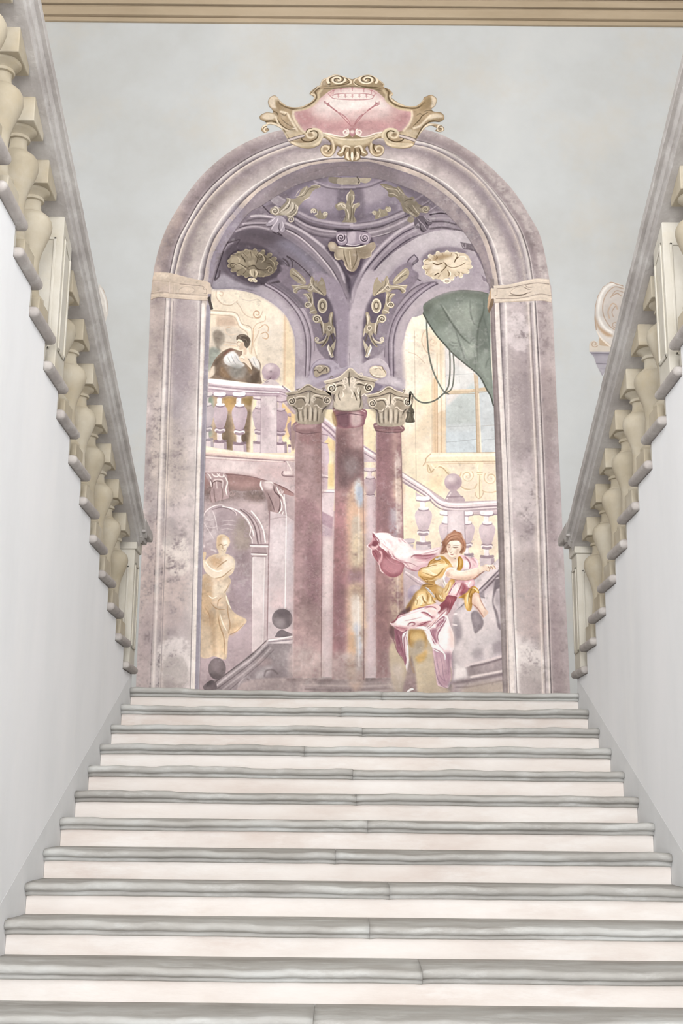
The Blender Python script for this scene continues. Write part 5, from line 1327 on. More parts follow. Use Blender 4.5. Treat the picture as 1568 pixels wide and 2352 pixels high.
LEFT_LOW='''
@ 440 1040 .2381
# soffit and ledge
F c9b6ba m.06 : 125 20 125 20 420 50 800 65 1000 85 1000 85 1000 400 1000 400 860 320 640 250 400 200 120 190 120 190
F d8cacb a.8 b6 n.7 : 180 70 560 90 700 160 500 200 200 160
F bda3a5 a.6 b6 n.7 : 640 120 880 130 980 300 800 240 640 200
S 8e7076 w2.4 a.85 : 125 25 400 45 700 65 900 80
S e6d9d4 w3 a.8 b1 : 125 38 400 58 700 75 880 85
S c0a2a4 w2 a.7 : 125 50 400 70 900 92
S efe6e0 w2 a.8 : 920 85 950 140 965 180
S a8898c w1.6 a.6 : 910 90 910 180
P d9cbcb m.03 : 885 175 995 172 995 205 900 210 885 195
P bfaaac m.03 : 900 212 995 212 995 238 910 238
S 7c6268 w2.4 a.8 : 880 178 870 200 890 222 990 225
# red underside of the arch
F a07d7c m.09 : 120 190 120 190 400 200 640 245 860 315 1000 400 1000 440 860 380 760 360 560 380 400 360 300 400 120 420 120 420
F 8c6a68 a.8 b6 n.7 : 320 215 520 220 660 260 640 340 460 340 340 330
F b08c88 a.6 b5 n.7 : 340 260 560 270 650 300 560 340 400 320
S 77585a w2 a.7 : 330 205 520 220 660 250 860 320 990 395
S 77585a w1.6 a.5 : 125 195 180 195
# grey violet wall beneath
F b3a0a4 m.08 : 120 420 120 400 360 380 700 360 990 420 990 420 985 1000 970 1700 600 1960 200 2280 60 2290 60 2290 90 1200
F c4b2b6 a.9 b6 n.7 : 480 470 730 480 740 620 730 900 660 700 560 540
F 7b6a68 a.8 b7 m.14 n.7 : 120 330 300 330 480 360 640 350 700 380 720 460 560 460 380 440 240 480 120 440
F 6e5c58 a.6 b5 m.14 n.7 : 500 370 620 350 700 400 690 450 560 440
# scroll brackets
F ad9396 m.07 : 140 195 320 195 350 300 360 420 340 440 260 460 200 480 170 420 190 330 150 250
S e6dada w3 a.9 t1 : 150 195 180 230 185 280 190 330
S e6dada w3 a.9 t1 : 190 190 215 220 250 225 270 195
S e6dada w3 a.9 t1 : 240 190 265 220 300 230 310 195
S ece2e0 w3.4 a.9 t1 : 310 210 345 280 330 350 345 420
S dccdcd w2.6 a.8 : 215 300 215 265 260 255 300 270 295 340
S 6d5456 w2.2 a.8 : 200 330 205 290 240 270 285 280
S 6d5456 w2.2 a.8 : 180 250 205 300
S dccdcd w2.2 a.7 : 240 280 245 340
S 7c6464 w2.4 a.7 : 170 330 180 420 190 470
S 7c6464 w2.4 a.7 : 215 350 220 420 230 470
S 7c6464 w2 a.7 : 290 330 300 400 290 460
Q a68d8c w2.4 a.8 : 385 390 28 8 1.3 0
F a99092 m.08 : 660 270 700 265 780 290 850 330 890 400 880 470 870 560 840 610 780 600 740 560 730 470 690 360
F dcced0 a.8 b3 : 690 280 770 290 780 340 720 350
F 7f6969 a.8 b4 : 700 350 740 390 770 500 780 580 740 560 730 450
S e9dfdf w4 a.9 t1 : 670 265 665 310 690 370
S e9dfdf w3 a.9 t1 : 700 280 760 280 790 300
S ece3e2 w3.4 a.9 t1 : 815 320 840 380 880 430 890 500
S 5f484c w2.4 a.9 t1 : 790 310 800 370 850 430 850 520 830 590
S e9dfdf w3 a.9 t1 : 850 430 870 520 840 580 810 605
S 5f484c w2 a.8 t1 : 730 380 770 470 800 560
S e9dfdf w2.4 a.9 t1 : 885 560 870 600 850 610
Q d3c3c4 w2.6 a.8 : 862 368 22 6 1.2 0
S 5f484c w2 a.7 t1 : 740 570 780 610 830 600
# niche
F a8959d m.08 : 110 620 130 570 200 520 300 500 420 540 520 620 580 720 590 860 580 920 585 1960 60 2280 90 1200
F bfb4b9 a.8 b6 n.7 : 110 600 200 560 240 700 220 860 110 880
F 8b7f74 a.75 b7 m.12 n.7 : 430 640 520 640 570 760 560 900 480 960 400 860
F 9a8a92 a.6 b5 n.7 : 240 580 400 570 430 700 340 780 250 760
F 8e7b82 a.75 b8 m.12 n.7 : 420 1000 560 960 570 1300 560 1700 400 1500 360 1350 400 1150
F 7d6b72 a.6 b7 n.7 : 420 980 540 960 520 1060 440 1060
F a28f9c a.7 b8 n.7 : 400 1200 560 1240 560 1500 460 1500
F b29fa8 a.6 b8 n.7 : 380 1640 560 1560 560 1800 440 1900 360 1880
S e2d9db w2.4 a.9 : 110 620 140 560 220 510 320 505 420 545 500 610 550 680 570 740 560 790 580 830 585 870
S 75636a w2 a.7 : 200 545 300 525 400 560 430 600
S e2d9db w2 a.7 : 340 510 420 570 430 600
F b7a5aa m.05 : 300 500 420 510 560 560 640 660 700 780 715 880 590 880 590 860 570 730 500 610 400 540
S 6f5b60 w3 a.8 : 470 545 550 610 610 720 640 870
S 8d777c w2.4 a.8 : 500 545 590 620 650 730 670 870
S f0e9e8 w3 a.95 : 575 560 640 640 690 740 710 860
S f0e9e8 w2.6 a.9 : 300 515 420 545 520 620 580 730 600 800
# shell ribs of the niche
S dcd5d9 w2 a.7 t1 : 200 550 230 640 250 760
S dcd5d9 w1.6 a.7 t1 : 110 660 160 740 220 840
S dcd5d9 w1.4 a.6 t1 : 120 700 200 720 260 700
S dcd5d9 w1.4 a.6 t1 : 120 640 180 650 220 630
S dcd5d9 w1.4 a.5 t1 : 280 660 350 650 430 660
S dcd5d9 w1.4 a.5 t1 : 280 700 350 690 430 700
S dcd5d9 w1.4 a.5 t1 : 280 740 340 730 400 740
S e8e2e4 w4 a.7 b1 t1 : 105 880 120 900 110 910
S e8e2e4 w4 a.6 b1 t1 : 180 930 220 940 240 960
# capital and pilaster
P bcabaf m.05 : 560 880 735 880 725 915 720 960 725 1000 580 990 575 960 580 915
P a38e93 m.05 : 580 910 720 915 720 960 580 955
S 7b666c w2.4 a.8 : 562 882 735 884
S e9e2e2 w2.6 a.9 : 565 895 735 898
S 7b666c w2.4 a.8 : 578 960 722 968
S ece5e4 w2.6 a.9 : 575 975 725 982
S 7b666c w2.2 a.7 : 585 1000 720 1005
P cbbec2 m.05 : 588 1000 705 1005 690 1800 690 1860 580 1920
P dbd1d4 a.7 b4 : 600 1040 690 1040 680 1500 600 1500
L f2ecec w2.4 a.85 : 705 1010 690 1820
L f2ecec w1.8 a.6 : 590 1010 584 1500
P bfaeb3 m.05 : 705 1010 740 990 725 1820 690 1840
P c6b8be m.06 : 752 560 910 600 990 660 985 1100 970 1780 730 1790
P d3c9cf a.8 b5 n.7 : 770 700 960 680 980 800 960 1100 780 1100
P cdb5b8 a.6 b6 n.7 : 760 1300 880 1300 880 1500 760 1500
P b9b4bf a.7 b5 n.7 : 920 680 985 680 975 1300 930 1260
L 8d7076 w2.2 a.8 : 752 560 740 1100 728 1800
L f2ecec w2.2 a.85 : 890 400 912 600 900 1500
S a48d92 w1.6 a.6 : 750 640 860 620 910 620
# statue in the niche
F c6b092 a.92 m.16 : 95 1200 160 1160 200 1180 330 1180 380 1240 330 1340 350 1400 380 1500 440 1560 520 1600 520 1640 440 1720 360 1760 340 1960 310 1990 220 1960 150 1980 100 1970 80 1900 85 1400
F ddcfb6 a.85 b5 n.7 : 200 1280 330 1260 350 1330 280 1360 210 1400
F b3936c a.7 b5 m.12 n.7 : 100 1220 190 1220 190 1500 160 1700 100 1600
F bb9a70 a.65 b4 m.1 : 380 1640 500 1620 430 1720 360 1760
F d9c19a a.8 b4 : 380 1550 500 1600 520 1620 400 1630
F d6b98d a.7 b4 : 240 1500 280 1560 300 1700 330 1850 320 1960 260 1900 230 1700
F a9875d a.6 b4 : 180 1540 230 1600 230 1800 240 1940 190 1900
F c3ad8f a.7 b5 n.7 : 90 1650 180 1700 190 1900 90 1960
S a67f56 w2.4 a.75 t1 : 250 1540 270 1660 310 1780 320 1960
S efe4cf w2.6 a.8 t1 : 270 1540 300 1640 340 1720
S a67f56 w2.2 a.75 t1 : 340 1400 350 1540 370 1660 350 1750
S efe4cf w3 a.85 t1 : 330 1370 350 1440 385 1510
S a67f56 w2.2 a.7 t1 : 180 1440 240 1500 330 1510
S a67f56 w2 a.7 t1 : 300 1390 260 1420 250 1480
S a67f56 w2 a.6 t1 : 120 1480 170 1560 180 1680
S a67f56 w2 a.6 t1 : 350 1760 430 1720 510 1640
S efe4cf w2.4 a.8 t1 : 160 1370 200 1400 250 1380
S 9a7a58 w2 a.6 t1 : 370 1250 340 1310 310 1350
# torso, arms, head of the statue
F d0bb9c a.95 m.12 : 170 1000 250 970 330 970 400 1010 420 1060 400 1150 340 1200 300 1220 220 1200 150 1160 120 1080 130 1040
F b98f63 a.7 b5 n.7 : 170 1010 240 1000 300 1020 280 1080 220 1090
F e6d9c4 a.85 b4 : 330 1000 400 1020 415 1080 370 1130 300 1120 310 1050
F e0d1b8 m.03 : 110 1020 130 1020 170 1090 240 1130 330 1110 400 1090 390 1130 300 1190 240 1210 170 1180 120 1120
S a17a52 w2.2 a.8 t1 : 240 1110 300 1060 350 1030
S a17a52 w2.2 a.7 t1 : 220 1210 290 1195 350 1150 400 1110
S f0e8d8 w3 a.8 t1 : 120 1030 170 1100 240 1140 300 1130
S a17a52 w2 a.7 t1 : 110 960 125 1010 130 1050
F d0b794 m.03 : 110 960 140 960 130 1020 110 1030
F d8c3a2 m.04 : 240 850 250 800 290 785 340 800 370 850 360 890 340 920 330 960 310 980 270 980 255 940 240 910
F b88f62 a.65 b3 : 245 860 255 810 300 800 290 840 270 880 270 940 250 930
F efe5d5 a.8 b2 : 300 840 345 840 350 890 330 930 310 900
S 97724c w2 a.7 : 262 890 280 880 300 890
S 97724c w2 a.7 : 315 890 335 885
S 97724c w1.6 a.6 : 300 895 300 920 308 925
S 97724c w1.6 a.7 : 285 942 305 945 318 940
S c9a87b w3 a.7 t1 : 250 840 290 800 350 815 370 860
# ball and dark stair rail
E 7a7076 m.08 : 873 1600 99 99
E 9a9196 a.8 b5 : 850 1630 50 44
E 574e54 a.8 b5 : 880 1545 68 40
E 675e64 a.6 b4 : 930 1620 30 50
P 726970 m.08 : 830 1720 870 1700 970 1745 970 1780 800 1775
P c6bac0 m.05 : 735 1800 970 1765 970 1840 720 1840
S efe8ea w3 a.9 : 745 1805 850 1790 968 1768
S 8a7d88 w3 a.8 : 740 1825 860 1810 968 1800
S dcd3d7 w4 a.8 b1 : 740 1840 968 1815
P 8c8187 m.12 : 720 1835 970 1840 985 2290 120 2290 150 2230 340 2120 540 1960
P 968c92 a.7 b5 m.14 n.7 : 800 1860 970 1860 970 2000 830 2040 760 2000
F 776c72 a.7 b6 m.14 n.7 : 560 2100 760 2060 900 2120 960 2290 600 2290
F b0a8b0 a.7 b4 m.1 : 690 2060 780 2050 740 2130 690 2160 610 2180 640 2110
F a79fa9 a.5 b4 : 560 2180 640 2220 620 2290 520 2290
F a58b8d a.5 b4 : 640 1980 760 1990 760 2040 640 2050
S 5c5156 w2.2 a.85 : 720 1810 560 1960 400 2080 200 2230
S c9c0c6 w4 a.8 b1 : 730 1830 580 1980 420 2100 230 2250
S 6a5f66 w2.2 a.8 : 740 1860 600 2000 440 2130 250 2270
S bdb3b9 w3 a.7 b1 : 760 1880 640 2010 480 2140 300 2280
S 6a5f66 w2 a.7 : 790 1900 660 2030 520 2150 360 2290
E 6b6065 m.14 : 245 2080 85 105
E 82777c a.6 b5 : 230 2050 50 50
F 6f646a m.14 : 110 2250 190 2190 240 2230 230 2290 140 2290
F a99aa2 a.6 b7 n.7 : 70 2100 150 2120 160 2200 80 2260
S 52474c w3 a.6 b1 : 700 2150 720 2100 780 2090 830 2130
S 52474c w3 a.6 b1 : 540 2180 580 2230 580 2290
S c8bfc6 w3 a.6 b1 : 450 2290 460 2220 500 2170
@ 0 0 1
'''
RIGHT_TOP='''
SAT .8
@ 0 0 1
P e9dfcc m.05 : 915 660 1150 660 1160 1110 915 1110
@ 800 650 .22959
F eee6d2 a.8 b7 : 580 420 720 280 760 480 760 900 640 1200 560 1200 560 560
F ded1bb a.7 b7 : 640 420 800 560 860 900 800 1100 700 900
F e8d5b0 a.8 b6 : 530 1280 840 1000 840 1480 640 1560 530 1480
F e0cdae a.7 b6 : 530 1480 840 1380 840 1700 530 1790
F e8e0cc a.8 b5 : 580 1300 760 1260 700 1400 560 1560
S b59f84 w1.4 a.5 : 660 480 664 1000 672 1700
S b59f84 w1.4 a.5 : 835 820 835 1690
S c7a07a w2 a.6 : 770 470 740 520 735 600 780 690 830 700
S d0a989 w2.6 a.5 b1 : 800 500 770 560 780 640 850 680
Q d0a989 w2 a.5 : 840 590 40 12 1.3 0
F d9bd9c a.4 b4 : 740 480 840 470 900 560 850 680 760 640
S b8977a w2 a.4 : 600 690 680 720 760 800
# window surround
P d8b98e a.85 b2 : 840 960 905 900 905 1700 838 1700
P ecdcc0 a.8 b2 : 905 560 970 620 972 1280 910 1290
P e0c8a4 b1 : 905 1290 972 1270 974 1700 905 1700
L b98f68 w2 a.6 : 885 700 888 1690
L c39b73 w2 a.6 : 920 560 930 1690
L b98f68 w1.6 a.5 : 862 860 866 1690
L f0e6d2 w3 a.7 b0 : 895 600 900 1290
L f0e6d2 w2.6 a.6 b0 : 948 600 956 1290
L b1917a w1.6 a.6 : 970 640 976 1690
F dccba9 a.5 b4 : 860 520 960 640 960 760 880 800
# glass
P bfcbd0 m.04 : 970 640 1480 1000 1480 1700 978 1700
P d6d4d2 b3 m.03 : 960 620 1270 860 1300 940 980 1240 970 900
P ccd3d4 a.8 b3 : 1040 800 1240 900 1250 1040 1080 1060
P b7c6c6 a.9 b3 : 980 1250 1240 1000 1270 1110 1270 1400 980 1420
P b9cad4 a.8 b5 : 980 1480 1270 1480 1280 1690 980 1690
P c3cfd6 a.8 b4 : 1310 1120 1450 1100 1460 1690 1320 1690
S 8f9aa2 w1.6 a.55 : 980 1590 1120 1580 1280 1560
S 8f9aa2 w1.4 a.45 : 1320 1570 1460 1560
S 9aa3a8 w1.4 a.45 : 980 1440 1270 1425
S 9aa3a8 w1.4 a.45 : 980 920 1250 905
S a39c96 w1.4 a.45 : 1320 1430 1460 1420
S a6a9a6 w1.4 a.4 : 1100 760 1110 1000
# glazing bars
P cdb89a m.04 : 1250 900 1295 930 1310 1200 1325 1700 1282 1700 1268 1200
P cbb695 m.04 : 970 1070 1250 1060 1380 1040 1390 1075 1200 1100 970 1110
L ebe0ca w3 a.8 : 1300 1110 1312 1400 1325 1690
L a9906f w2 a.7 : 1262 920 1272 1200 1284 1690
L a9906f w2 a.6 : 970 1112 1260 1105
L a9906f w2 a.6 : 1300 1095 1400 1080
S e6dac2 w2.4 a.6 : 980 1075 1240 1066
# ledge
P e9dcbc m.04 : 830 1700 1480 1690 1490 1800 770 1800
S f1e8d2 w5 a.8 b1 : 840 1725 1460 1720
S b8906a w2.6 a.7 : 830 1700 790 1750 770 1790
S c3a27b w2 a.7 : 830 1702 1470 1694
# green curtain
SAT .62
F 74867a m.08 : 708 240 708 240 830 160 960 100 1100 70 1280 78 1400 104 1400 104 1420 400 1420 700 1440 1000 1450 1230 1450 1230 1420 1130 1380 1060 1330 960 1270 890 1170 810 1040 700 960 610 880 520 800 400 750 310
F 5e6a5c a.75 b6 m.12 : 720 240 880 140 1100 75 1380 105 1380 160 1180 130 1000 150 860 220 800 320 760 300
F 94a697 a.8 b7 : 990 300 1180 200 1280 240 1260 420 1180 500 1080 440
F 90a395 a.75 b7 : 900 480 1020 440 1100 540 1140 640 1060 660 960 600
F 92a596 a.7 b6 : 1140 640 1260 600 1270 740 1200 780
F 5f6f64 a.7 b5 : 1290 440 1330 300 1370 260 1390 500 1400 900 1340 760 1290 640
F 8a9d90 a.7 b5 : 1330 700 1400 700 1420 1000 1440 1150 1380 1020 1320 900
F 6a7a6d a.6 b5 : 1170 780 1260 740 1330 900 1390 1040 1300 920
F 667665 a.5 b5 : 860 300 960 260 1000 340 960 420 880 420
S 4d5a4e w4 a.75 b1 t1 : 910 200 960 280 1010 370 1060 440 1120 520 1180 580 1220 610
S 54625a w3 a.7 b1 t1 : 1060 440 1110 600 1150 720 1170 780
S 4f5c50 w3.4 a.7 b1 t1 : 1350 150 1350 280 1300 440 1285 600 1290 800
S 54625a w2.6 a.7 b1 t1 : 1215 150 1220 300 1250 400 1280 420
S 54625a w2.6 a.7 b1 t1 : 1345 320 1390 500 1410 640
S 54625a w2.4 a.7 b1 t1 : 1210 600 1240 560 1270 550
S 54625a w2 a.7 b1 t1 : 1010 570 1050 600 1100 600
S 54625a w2 a.7 b1 t1 : 1000 600 1040 630 1100 630
S 54625a w2.4 a.6 b1 t1 : 1250 700 1270 780 1260 880
S 54625a w2.4 a.6 b1 t1 : 1410 740 1380 800 1370 860
S b1bfb0 w3 a.5 b1 t1 : 1200 620 1240 640 1260 600
S a9b8a9 w3 a.5 b1 t1 : 940 220 990 300 1050 380
S a9b8a9 w3 a.4 b1 t1 : 1120 560 1160 660 1200 740
S 41493f w3 a.8 : 708 242 750 312 800 402 880 522 960 612 1040 702 1170 812 1270 892 1330 962 1380 1062 1420 1132 1448 1225
S 454c42 w3 a.5 b1 : 710 240 830 160 960 100 1100 72 1280 80 1395 105
# cord and tassel
SAT .85
S 5d6259 w3.4 a.85 : 780 360 785 500 800 680 830 830 880 960 950 1080 1000 1110
S 5d6259 w3.4 a.9 : 1010 660 1015 800 1010 950 985 1060 900 1150 820 1190 740 1195 680 1165 640 1120
S 5d6259 w3 a.85 : 1045 700 1055 850 1045 1000 1020 1070 960 1105
S 8e958a w1.2 a.6 : 782 370 788 500 803 680 833 830 880 955 945 1072
S 8e958a w1.2 a.6 : 1014 670 1019 800 1014 950 985 1052
S 4e4d42 w6 a.9 : 620 1095 618 1160 622 1240
S 4e4d42 w3 a.9 : 640 1110 636 1180 626 1240
F 5c5648 m.1 : 600 1255 620 1235 645 1255 655 1290 650 1340 660 1390 570 1390 582 1330 580 1290
S 7d7765 w2 a.7 : 610 1280 605 1330 590 1380
S 403c32 w2 a.7 : 630 1280 630 1330 640 1385
S 403c32 w2 a.8 : 580 1290 620 1300 655 1290
@ 0 0 1
'''
RIGHT_LOW='''
@ 800 1040 .2381
# warm wall under the window
P ecdcc2 m.05 : 150 0 1430 0 1440 600 1450 1100 150 1100
F e7dcbc a.8 b8 : 520 0 760 20 700 300 640 500 520 300
F ecd3a6 a.8 b8 : 760 240 900 180 940 300 860 400 760 340
F ead6b2 a.7 b8 : 540 600 640 600 660 900 560 900
F f0dfbe a.7 b8 : 1180 600 1280 620 1280 900 1200 900
S b9a88c w1.6 a.5 : 650 20 655 460
P eadebd m.03 : 760 30 1420 10 1425 80 740 90
S f3ecd9 w5 a.8 b1 : 790 30 1100 24 1420 20
S c39a70 w2.4 a.7 : 790 10 750 50 740 90 720 120
S c7a47c w2.2 a.7 : 740 90 1000 84 1420 80
S d6b98f w2.2 a.6 : 745 105 1000 102 1420 98
F e6d7b0 a.9 b2 : 750 110 900 110 960 160 1000 240 960 240 900 180 860 150 830 180 780 190
S bf9a6c w2.4 a.7 : 770 120 800 180 840 140 900 140 960 200 1000 240
S f0e6cb w3 a.8 : 800 110 830 150 880 120 930 140
S c9a678 w2 a.7 : 760 110 765 170 780 190 800 190
Q d9be92 w2.6 a.85 : 1145 220 60 12 1.5 -40
Q f1e8cf w2.6 a.8 : 1145 224 50 10 1.4 -40
Q d9be92 w2.6 a.85 : 1370 240 66 12 -1.5 220
Q f1e8cf w2.6 a.8 : 1370 244 54 10 -1.4 220
S d6b98c w2.6 a.8 : 1085 190 1060 280 1110 340 1200 350 1240 300
S f1e8cf w2.6 a.8 : 1075 330 1130 365 1210 350
S d6b98c w2.6 a.8 : 1270 320 1300 370 1380 380 1420 370
F ecdfbd m.03 : 1225 100 1260 85 1300 100 1290 150 1280 190 1290 300 1285 400 1270 440 1240 420 1230 380 1210 380 1240 310 1240 190
S c9a678 w2 a.7 : 1240 190 1290 190
S c9a678 w2 a.7 : 1245 210 1285 210
S c9a678 w2 a.7 : 1265 220 1262 300 1265 430
S f4ecd8 w2.4 a.8 : 1250 110 1240 150 1255 180
S c9a678 w2 a.6 : 1220 380 1230 420 1260 440 1290 410 1300 380
# ball finial
F b8a3ac m.03 : 980 360 1010 345 1040 360 1090 420 1110 430 1110 470 940 470 945 420
S e3d8da w3 a.8 : 985 385 960 420 950 440
S 947c88 w3 a.7 : 950 425 1100 420
E bda6ae m.03 : 1008 280 84 82
E ded2d4 a.9 b5 : 985 245 44 34
E 9a8290 a.75 b5 : 1000 325 56 26
E 9d8692 a.6 b4 : 1055 290 24 44
# rails
F c3b0b8 m.04 : 520 190 520 190 740 330 950 470 950 470 1430 458 1430 458 1440 600 1440 600 950 570 940 560 740 410 520 290 520 290
S f0e9ea w5 a.95 : 520 205 740 348 952 488 1430 472
S e3d8dc w4 a.8 b0 : 520 225 740 368 950 508 1430 492
S 95808c w2.4 a.85 : 520 240 740 382 955 525 1430 510
S e0d4d9 w3 a.8 : 520 252 740 394 950 538 1430 524
S 95808c w2.6 a.85 : 520 275 740 415 940 555 1430 540
S d7c9cf w4 a.7 b1 : 960 565 1430 555
S 95808c w2.4 a.7 : 960 598 1430 592
S a28d97 w2 a.6 : 520 185 740 325 950 465
P c8b7be m.03 : 645 380 740 430 735 470 650 440
S 9a8591 w2.2 a.7 : 650 440 740 440
'''
BL=dict(light='f4ecef',mid='c8b5be',dark='97818e',base='cdbfc5')
RIGHT_LOW+=painted_baluster(722,632,1.62,up=1.05,**BL)
RIGHT_LOW+=painted_baluster(208,310,1.35,light='d9ccd2',mid='b19aa5',dark='836c79',base='c9bac1')
RIGHT_LOW+='P cdbfc6 m.04 : 165 570 255 575 255 670 165 660\nS e9e1e4 w4 a.8 : 160 675 256 680\nS 8e7984 w2.2 a.7 : 160 700 256 712\nS 8e7984 w2 a.7 : 162 735 256 742\nP bba8b2 a.9 b2 : 165 745 256 750 256 900 165 830\n'
RIGHT_LOW+='CLIP P : 860 520 960 560 960 900 860 900\n'+painted_baluster(945,755,1.5,up=1.05,**BL)+'NOCLIP\n'
RIGHT_LOW+='CLIP P : 1115 560 1430 560 1450 1080 1115 1000\n'+painted_baluster(1140,760,1.5,up=1.05,**BL)+'NOCLIP\n'
RIGHT_LOW+=painted_baluster(1335,768,1.55,up=1.07,**BL)
RIGHT_LOW+='''
P cfc1c9 m.04 : 955 560 1115 560 1128 900 955 900
P e0d6db a.7 b4 : 980 580 1070 580 1080 760 980 760
S 9a8591 w2.2 a.7 : 1115 560 1128 900
S 9a8591 w1.6 a.5 : 958 560 956 800
E e6dccb a.7 b3 : 545 430 30 40
F c9bac2 m.04 : 540 830 620 825 640 840 625 870 560 880 540 870
S 8f7a86 w2 a.7 : 540 872 630 866
P bfb0b8 m.04 : 560 880 628 880 620 930 580 920
P cbbcc4 m.04 : 655 905 790 905 780 930 655 935
# rear stair side, lilac
P c4b2bb m.06 : 540 1080 760 1080 760 1300 700 1500 540 1500
P d3c5cb a.8 b4 : 545 1100 640 1100 640 1280 560 1260
S dfd3d8 w3 a.8 : 550 1145 640 1200 760 1280
S 93808b w2 a.7 : 550 1170 660 1250 760 1300
E b7a6b4 m.06 : 640 1350 72 78
E 8f8296 a.7 b5 : 600 1380 30 50
E d3c6cf a.7 b4 : 655 1310 36 30
# near rail rising on the right
P cfc3c8 m.05 : 1450 1015 1450 1100 1240 1330 1010 1560 960 1560 1200 1240
P e3dadd a.8 b3 : 1440 1050 1440 1090 1290 1250 1270 1230
F 8f838c m.08 : 1450 1110 1455 1200 1250 1380 1010 1600 960 1620 960 1560 1250 1320
S d8cdd2 w4 a.8 b1 : 1450 1110 1250 1310 1010 1530
S 6d616a w2.4 a.8 : 1450 1130 1260 1320 1020 1540
S bbafb6 w3 a.7 : 1452 1150 1270 1330 1050 1530
S 6d616a w2.4 a.8 : 1452 1170 1280 1350 1060 1560
P a79ca5 m.1 : 960 1560 1250 1390 1455 1190 1490 1700 1520 2300 1000 2300 960 1900
P cfc6ca b6 m.06 : 1000 1560 1200 1420 1420 1300 1440 1700 1300 1900 1180 2060 1060 2090 1000 1900 990 1700
F bfb9bf a.8 b8 m.06 : 1180 1800 1440 1700 1440 1950 1200 1980
# shaded balusters of the near rail
F 837982 m.1 b1 : 1180 1560 1210 1520 1260 1540 1300 1620 1290 1680 1250 1720 1220 1740 1200 1680
F 968c95 a.7 b3 : 1190 1580 1230 1560 1270 1620 1240 1660
F 746a73 m.1 b1 : 1420 1200 1455 1190 1465 1280 1430 1320 1400 1400 1400 1460 1430 1520 1450 1600 1470 1700 1440 1680 1420 1580 1390 1460 1390 1380
F 8f858e a.6 b3 : 1410 1340 1440 1330 1440 1440 1420 1460
S d0c7cc w3 a.6 : 1425 1210 1455 1200
S d0c7cc w3 a.6 : 1430 1320 1460 1320
F 9e949d a.85 b3 m.08 : 1010 1600 1050 1570 1080 1640 1100 1720 1080 1800 1020 1850
F 857b86 a.6 b4 : 1020 1660 1070 1680 1070 1780 1030 1800
S e6dfe2 w4 a.7 : 985 1560 1040 1550
S e6dfe2 w4 a.7 : 990 1650 1040 1660
S 6d616a w3 a.7 : 1270 1380 1310 1395
P 8c828b a.8 b1 : 1245 1360 1310 1320 1310 1400 1270 1400
P 9b919a a.7 b3 m.08 : 1200 1900 1300 1880 1300 1980 1200 1990
F d6cdd0 a.6 b5 : 1300 1880 1380 1880 1370 1990 1310 2000
P 857b84 a.7 b3 : 1380 1840 1480 1800 1490 1920 1400 1940
# steps of the near stair
P 9b8e93 m.1 : 1120 2070 1480 1950 1500 2110 1150 2210 1140 2100
S d6cacd w6 a.8 b1 : 1130 2050 1300 2010 1480 1960
S 6b5e65 w4 a.7 b1 : 1180 2060 1320 2030 1485 1980
P a3979c m.08 : 1010 2200 1150 2150 1500 2090 1510 2330 1000 2330
S ddd2d2 w5 a.85 b1 : 1180 2160 1340 2130 1500 2100
S 6b5e65 w6 a.7 b2 : 1010 2220 1200 2190 1500 2130
S 6b5e65 w3 a.6 b1 : 1030 2260 1200 2250 1500 2190
S cabcc0 w3 a.6 b1 : 1380 2300 1510 2280
P dcd6d8 b3 m.03 : 1030 2010 1080 2060 1130 2060 1150 2160 1010 2190
F b7a892 a.6 b6 : 1160 2240 1500 2200 1510 2320 1100 2330
@ 0 0 1
'''
